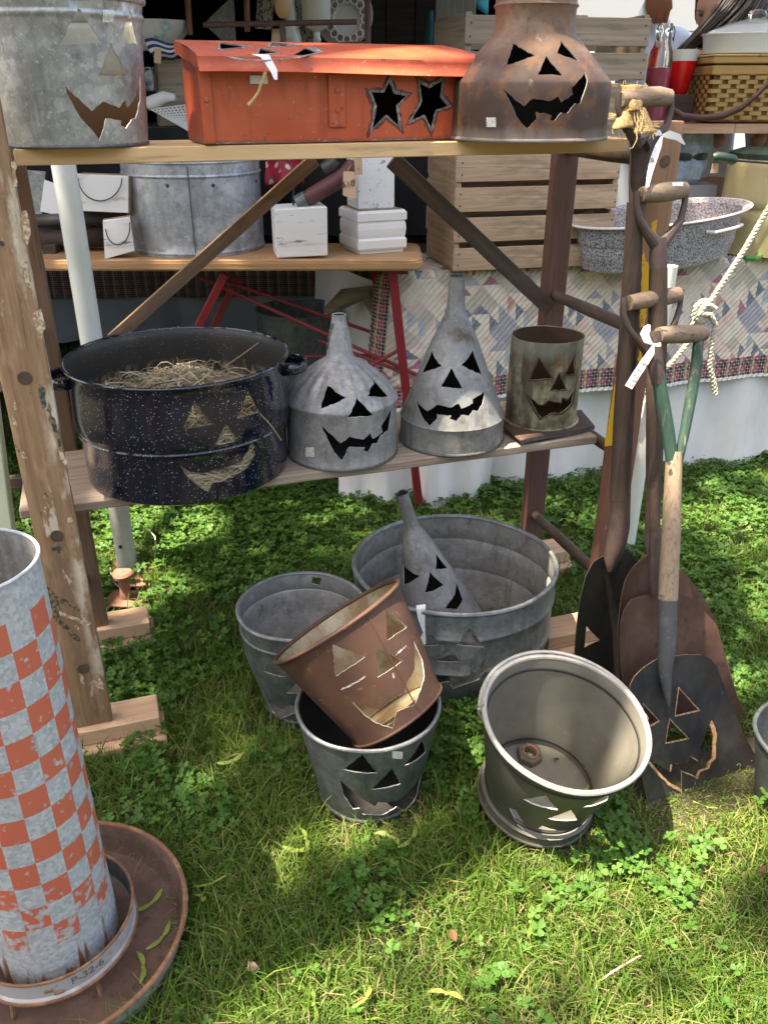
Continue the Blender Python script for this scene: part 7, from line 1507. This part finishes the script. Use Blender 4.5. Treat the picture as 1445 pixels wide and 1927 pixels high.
for u, v, lb, sc, m in ((575, 1412, 'curled brown leaf lying left of the front pail', 1.0, 'dead_leaf'), (1422, 1642, 'small brown leaf at the right edge of the lawn', .7, 'dead_leaf'), (490, 1824, 'small pinkish dead leaf in the lower lawn', .55, 'tag_tan'), (848, 1750, 'dry curled leaf left of the lower sun patch', .6, 'dead_leaf')):
    V = [(x * sc, y * sc, .015 * sc * math.sin(x * 60) + abs(y) * .8) for x, y in lf] + [(.02 * sc, 0, -.004)]; o = mobj('dead_leaf', V, [(i, (i + 1) % 6, 6) for i in range(6)], m, None); p = onZ(u, v, .035); o.location = p; o.rotation_euler = (.3, .2, random.random() * 6); tag(o, lb, 'leaf', 'dead leaves on the lawn')
for px, lb, m in (([(1130, 1845), (1150, 1830), (1180, 1812), (1205, 1798)], 'dry curved stem lying in the lower right lawn', 'tag_tan'), ([(305, 1455), (302, 1440), (296, 1420), (286, 1398)], 'thin pale stalk standing left of the pails', 'straw'), ([(340, 1555), (380, 1530), (410, 1512)], 'pale bent stalk near the feeder pan', 'straw'), ([(520, 1420), (490, 1412), (440, 1420), (400, 1440)], 'pale dry stalk beside the front pail', 'straw')):
    V, F = tube([onZ(u, v, .03 + .012 * (i % 2)) for i, (u, v) in enumerate(px)], [.001, .0018, .0016, .0008][:len(px)], 5); tag(mobj('dry_stalk', V, F, m, None), lb, 'stalk')
V, F = grid(90, 16, lambda i, j: (-14 + 28 * i, -6 + 1.2 * noise.noise(Vector((i * 14, j * 3, 1))) - 1.5 * j + 5 * abs(i - .5) ** 2, 4.2 * j + .6 * j * noise.noise(Vector((i * 20, 0, 2)))))
tag(mobj('added_bushes', V, F, 'hedge', None), 'row of leafy bushes added out of view to block low sky light', 'bushes', None, 'stuff')  # unseen, added to cut low sky light from behind the camera
# ---------------------------------------------------------------- the shade tree overhead (its crown dapples the lawn)
SUNLIT = [(285, 1005, .24, 1), (255, 1105, .17, 1), (400, 985, .10, .7), (1060, 1640, .19, 1), (1130, 1690, .15, 1), (1230, 1660, .10, .9), (760, 1720, .08, .8), (520, 1760, .07, .7), (1400, 985, .20, 1), (1370, 1560, .12, .9), (905, 1640, .09, 1), (860, 1600, .08, .9), (1150, 1420, .11, .5), (1410, 1330, .12, .5), (500, 1000, .07, .4), (1000, 1760, .06, .5), (1240, 1800, .09, .4), (60, 1020, .2, .6), (20, 1600, .10, .4)]
gaps = []
rg = random.Random(77)
for k in range(46): SUNLIT.append((rg.uniform(330, 1445), rg.uniform(1540, 1927), rg.uniform(.03, .075), rg.uniform(.5, .9)))
for k in range(16): SUNLIT.append((rg.uniform(1180, 1445), rg.uniform(930, 1300), rg.uniform(.03, .07), rg.uniform(.5, .9)))
for u, v, y_, r_, s_ in ((620, 100, 1.82, .16, .75), (760, 105, 1.92, .12, .8), (1150, 1340, 1.28, .05, .6), (40, 1250, .92, .14, .8), (100, 1600, .93, .12, .7), (1050, 560, 2.9, .3, .3), (1350, 560, 3.1, .35, .25), (1330, 750, 3.1, .3, .3), (300, 280, 1.6, .12, .5)):
    p = onY(u, v, y_); gaps.append((p.x - p.z * SUN_TO.x / SUN_TO.z, p.y - p.z * SUN_TO.y / SUN_TO.z, r_, s_))
for u, v, r_, s_ in SUNLIT: p = onZ(u, v, .03); gaps.append((p.x, p.y, r_, s_))
tree = thing('shade_tree', 'tall leafy tree standing over the display out of view', 'tree', Vector((-3.4, -1.2, 0)))
V, F = tube([(-3.4, -1.2, 0), (-3.35, -1.15, 1.2), (-3.2, -.9, 2.6), (-2.9, -.4, 4.0), (-2.6, .2, 5.6)], [.34, .27, .23, .19, .10], 16); mobj('trunk', V, F, 'bark', tree, world=tree)
random.seed(5)
for k in range(12):
    z0 = random.uniform(3.2, 5.4); a = random.uniform(-.8, 1.6); L_ = random.uniform(1.8, 3.8); s0 = Vector((-3.0 + .3 * (z0 - 3.6), -.6 + .4 * (z0 - 3.6), z0)); d = Vector((math.cos(a), math.sin(a), .35)); P = [s0 + d * L_ * t + Vector((0, 0, .4 * math.sin(t * 3) - .2 * t)) + noise.noise_vector(Vector((k, t * 2, 0))) * .2 for t in (0, .25, .5, .75, 1)]; V, F = tube(P, [.09, .07, .05, .035, .015], 8); mobj('limb', V, F, 'bark', tree, world=tree)
n = 52000; lx = RNG.uniform(-6.0, 2.0, n); ly = RNG.uniform(-3.2, 4.0, n); lz = RNG.uniform(6.6, 9.6, n)
cl = vnoise(lx * 1.0, ly, 1.6, 31) * .6 + vnoise(lx + lz, ly - lz, 3.2, 32) * .4; keep = cl > .30
kx = lx - lz * SUN_TO.x / SUN_TO.z; ky = ly - lz * SUN_TO.y / SUN_TO.z       # where the leaf's shadow falls on the lawn
for gx, gy, gr, gs in gaps: dd = ((kx - gx) ** 2 + (ky - gy) ** 2) / gr ** 2; keep &= ~((dd < 1) & (RNG.random(n) < gs * 1.15))
keep &= ~((ky < 1.50) & (kx > -.35) & (RNG.random(n) < .64) & ((kx - .74) ** 2 + (ky - 1.52) ** 2 > .15 ** 2)); keep &= ~((ky < 3.0) & (kx > .75) & (RNG.random(n) < .35))
lx, ly, lz = lx[keep], ly[keep], lz[keep]; n = len(lx); sz = RNG.uniform(.05, .095, n); q = RNG.normal(0, 1, (n, 3)); q[:, 2] += .6; q /= np.linalg.norm(q, axis=1)[:, None]; e = np.cross(q, RNG.normal(0, 1, (n, 3))); e /= np.linalg.norm(e, axis=1)[:, None]; f_ = np.cross(q, e); c_ = np.stack([lx, ly, lz], 1) - np.array([-3.4, -1.2, 0])
V = np.stack([c_ - e * sz[:, None], c_ + f_ * sz[:, None] * .6, c_ + e * sz[:, None], c_ - f_ * sz[:, None] * .6], 1).reshape(-1, 3); F = (np.arange(n) * 4)[:, None] + np.arange(4)[None]
o = build_cards('crown', V, F, np.repeat(RNG.random(n), 4), 'tree_leaf', None, None, None); o.parent = tree
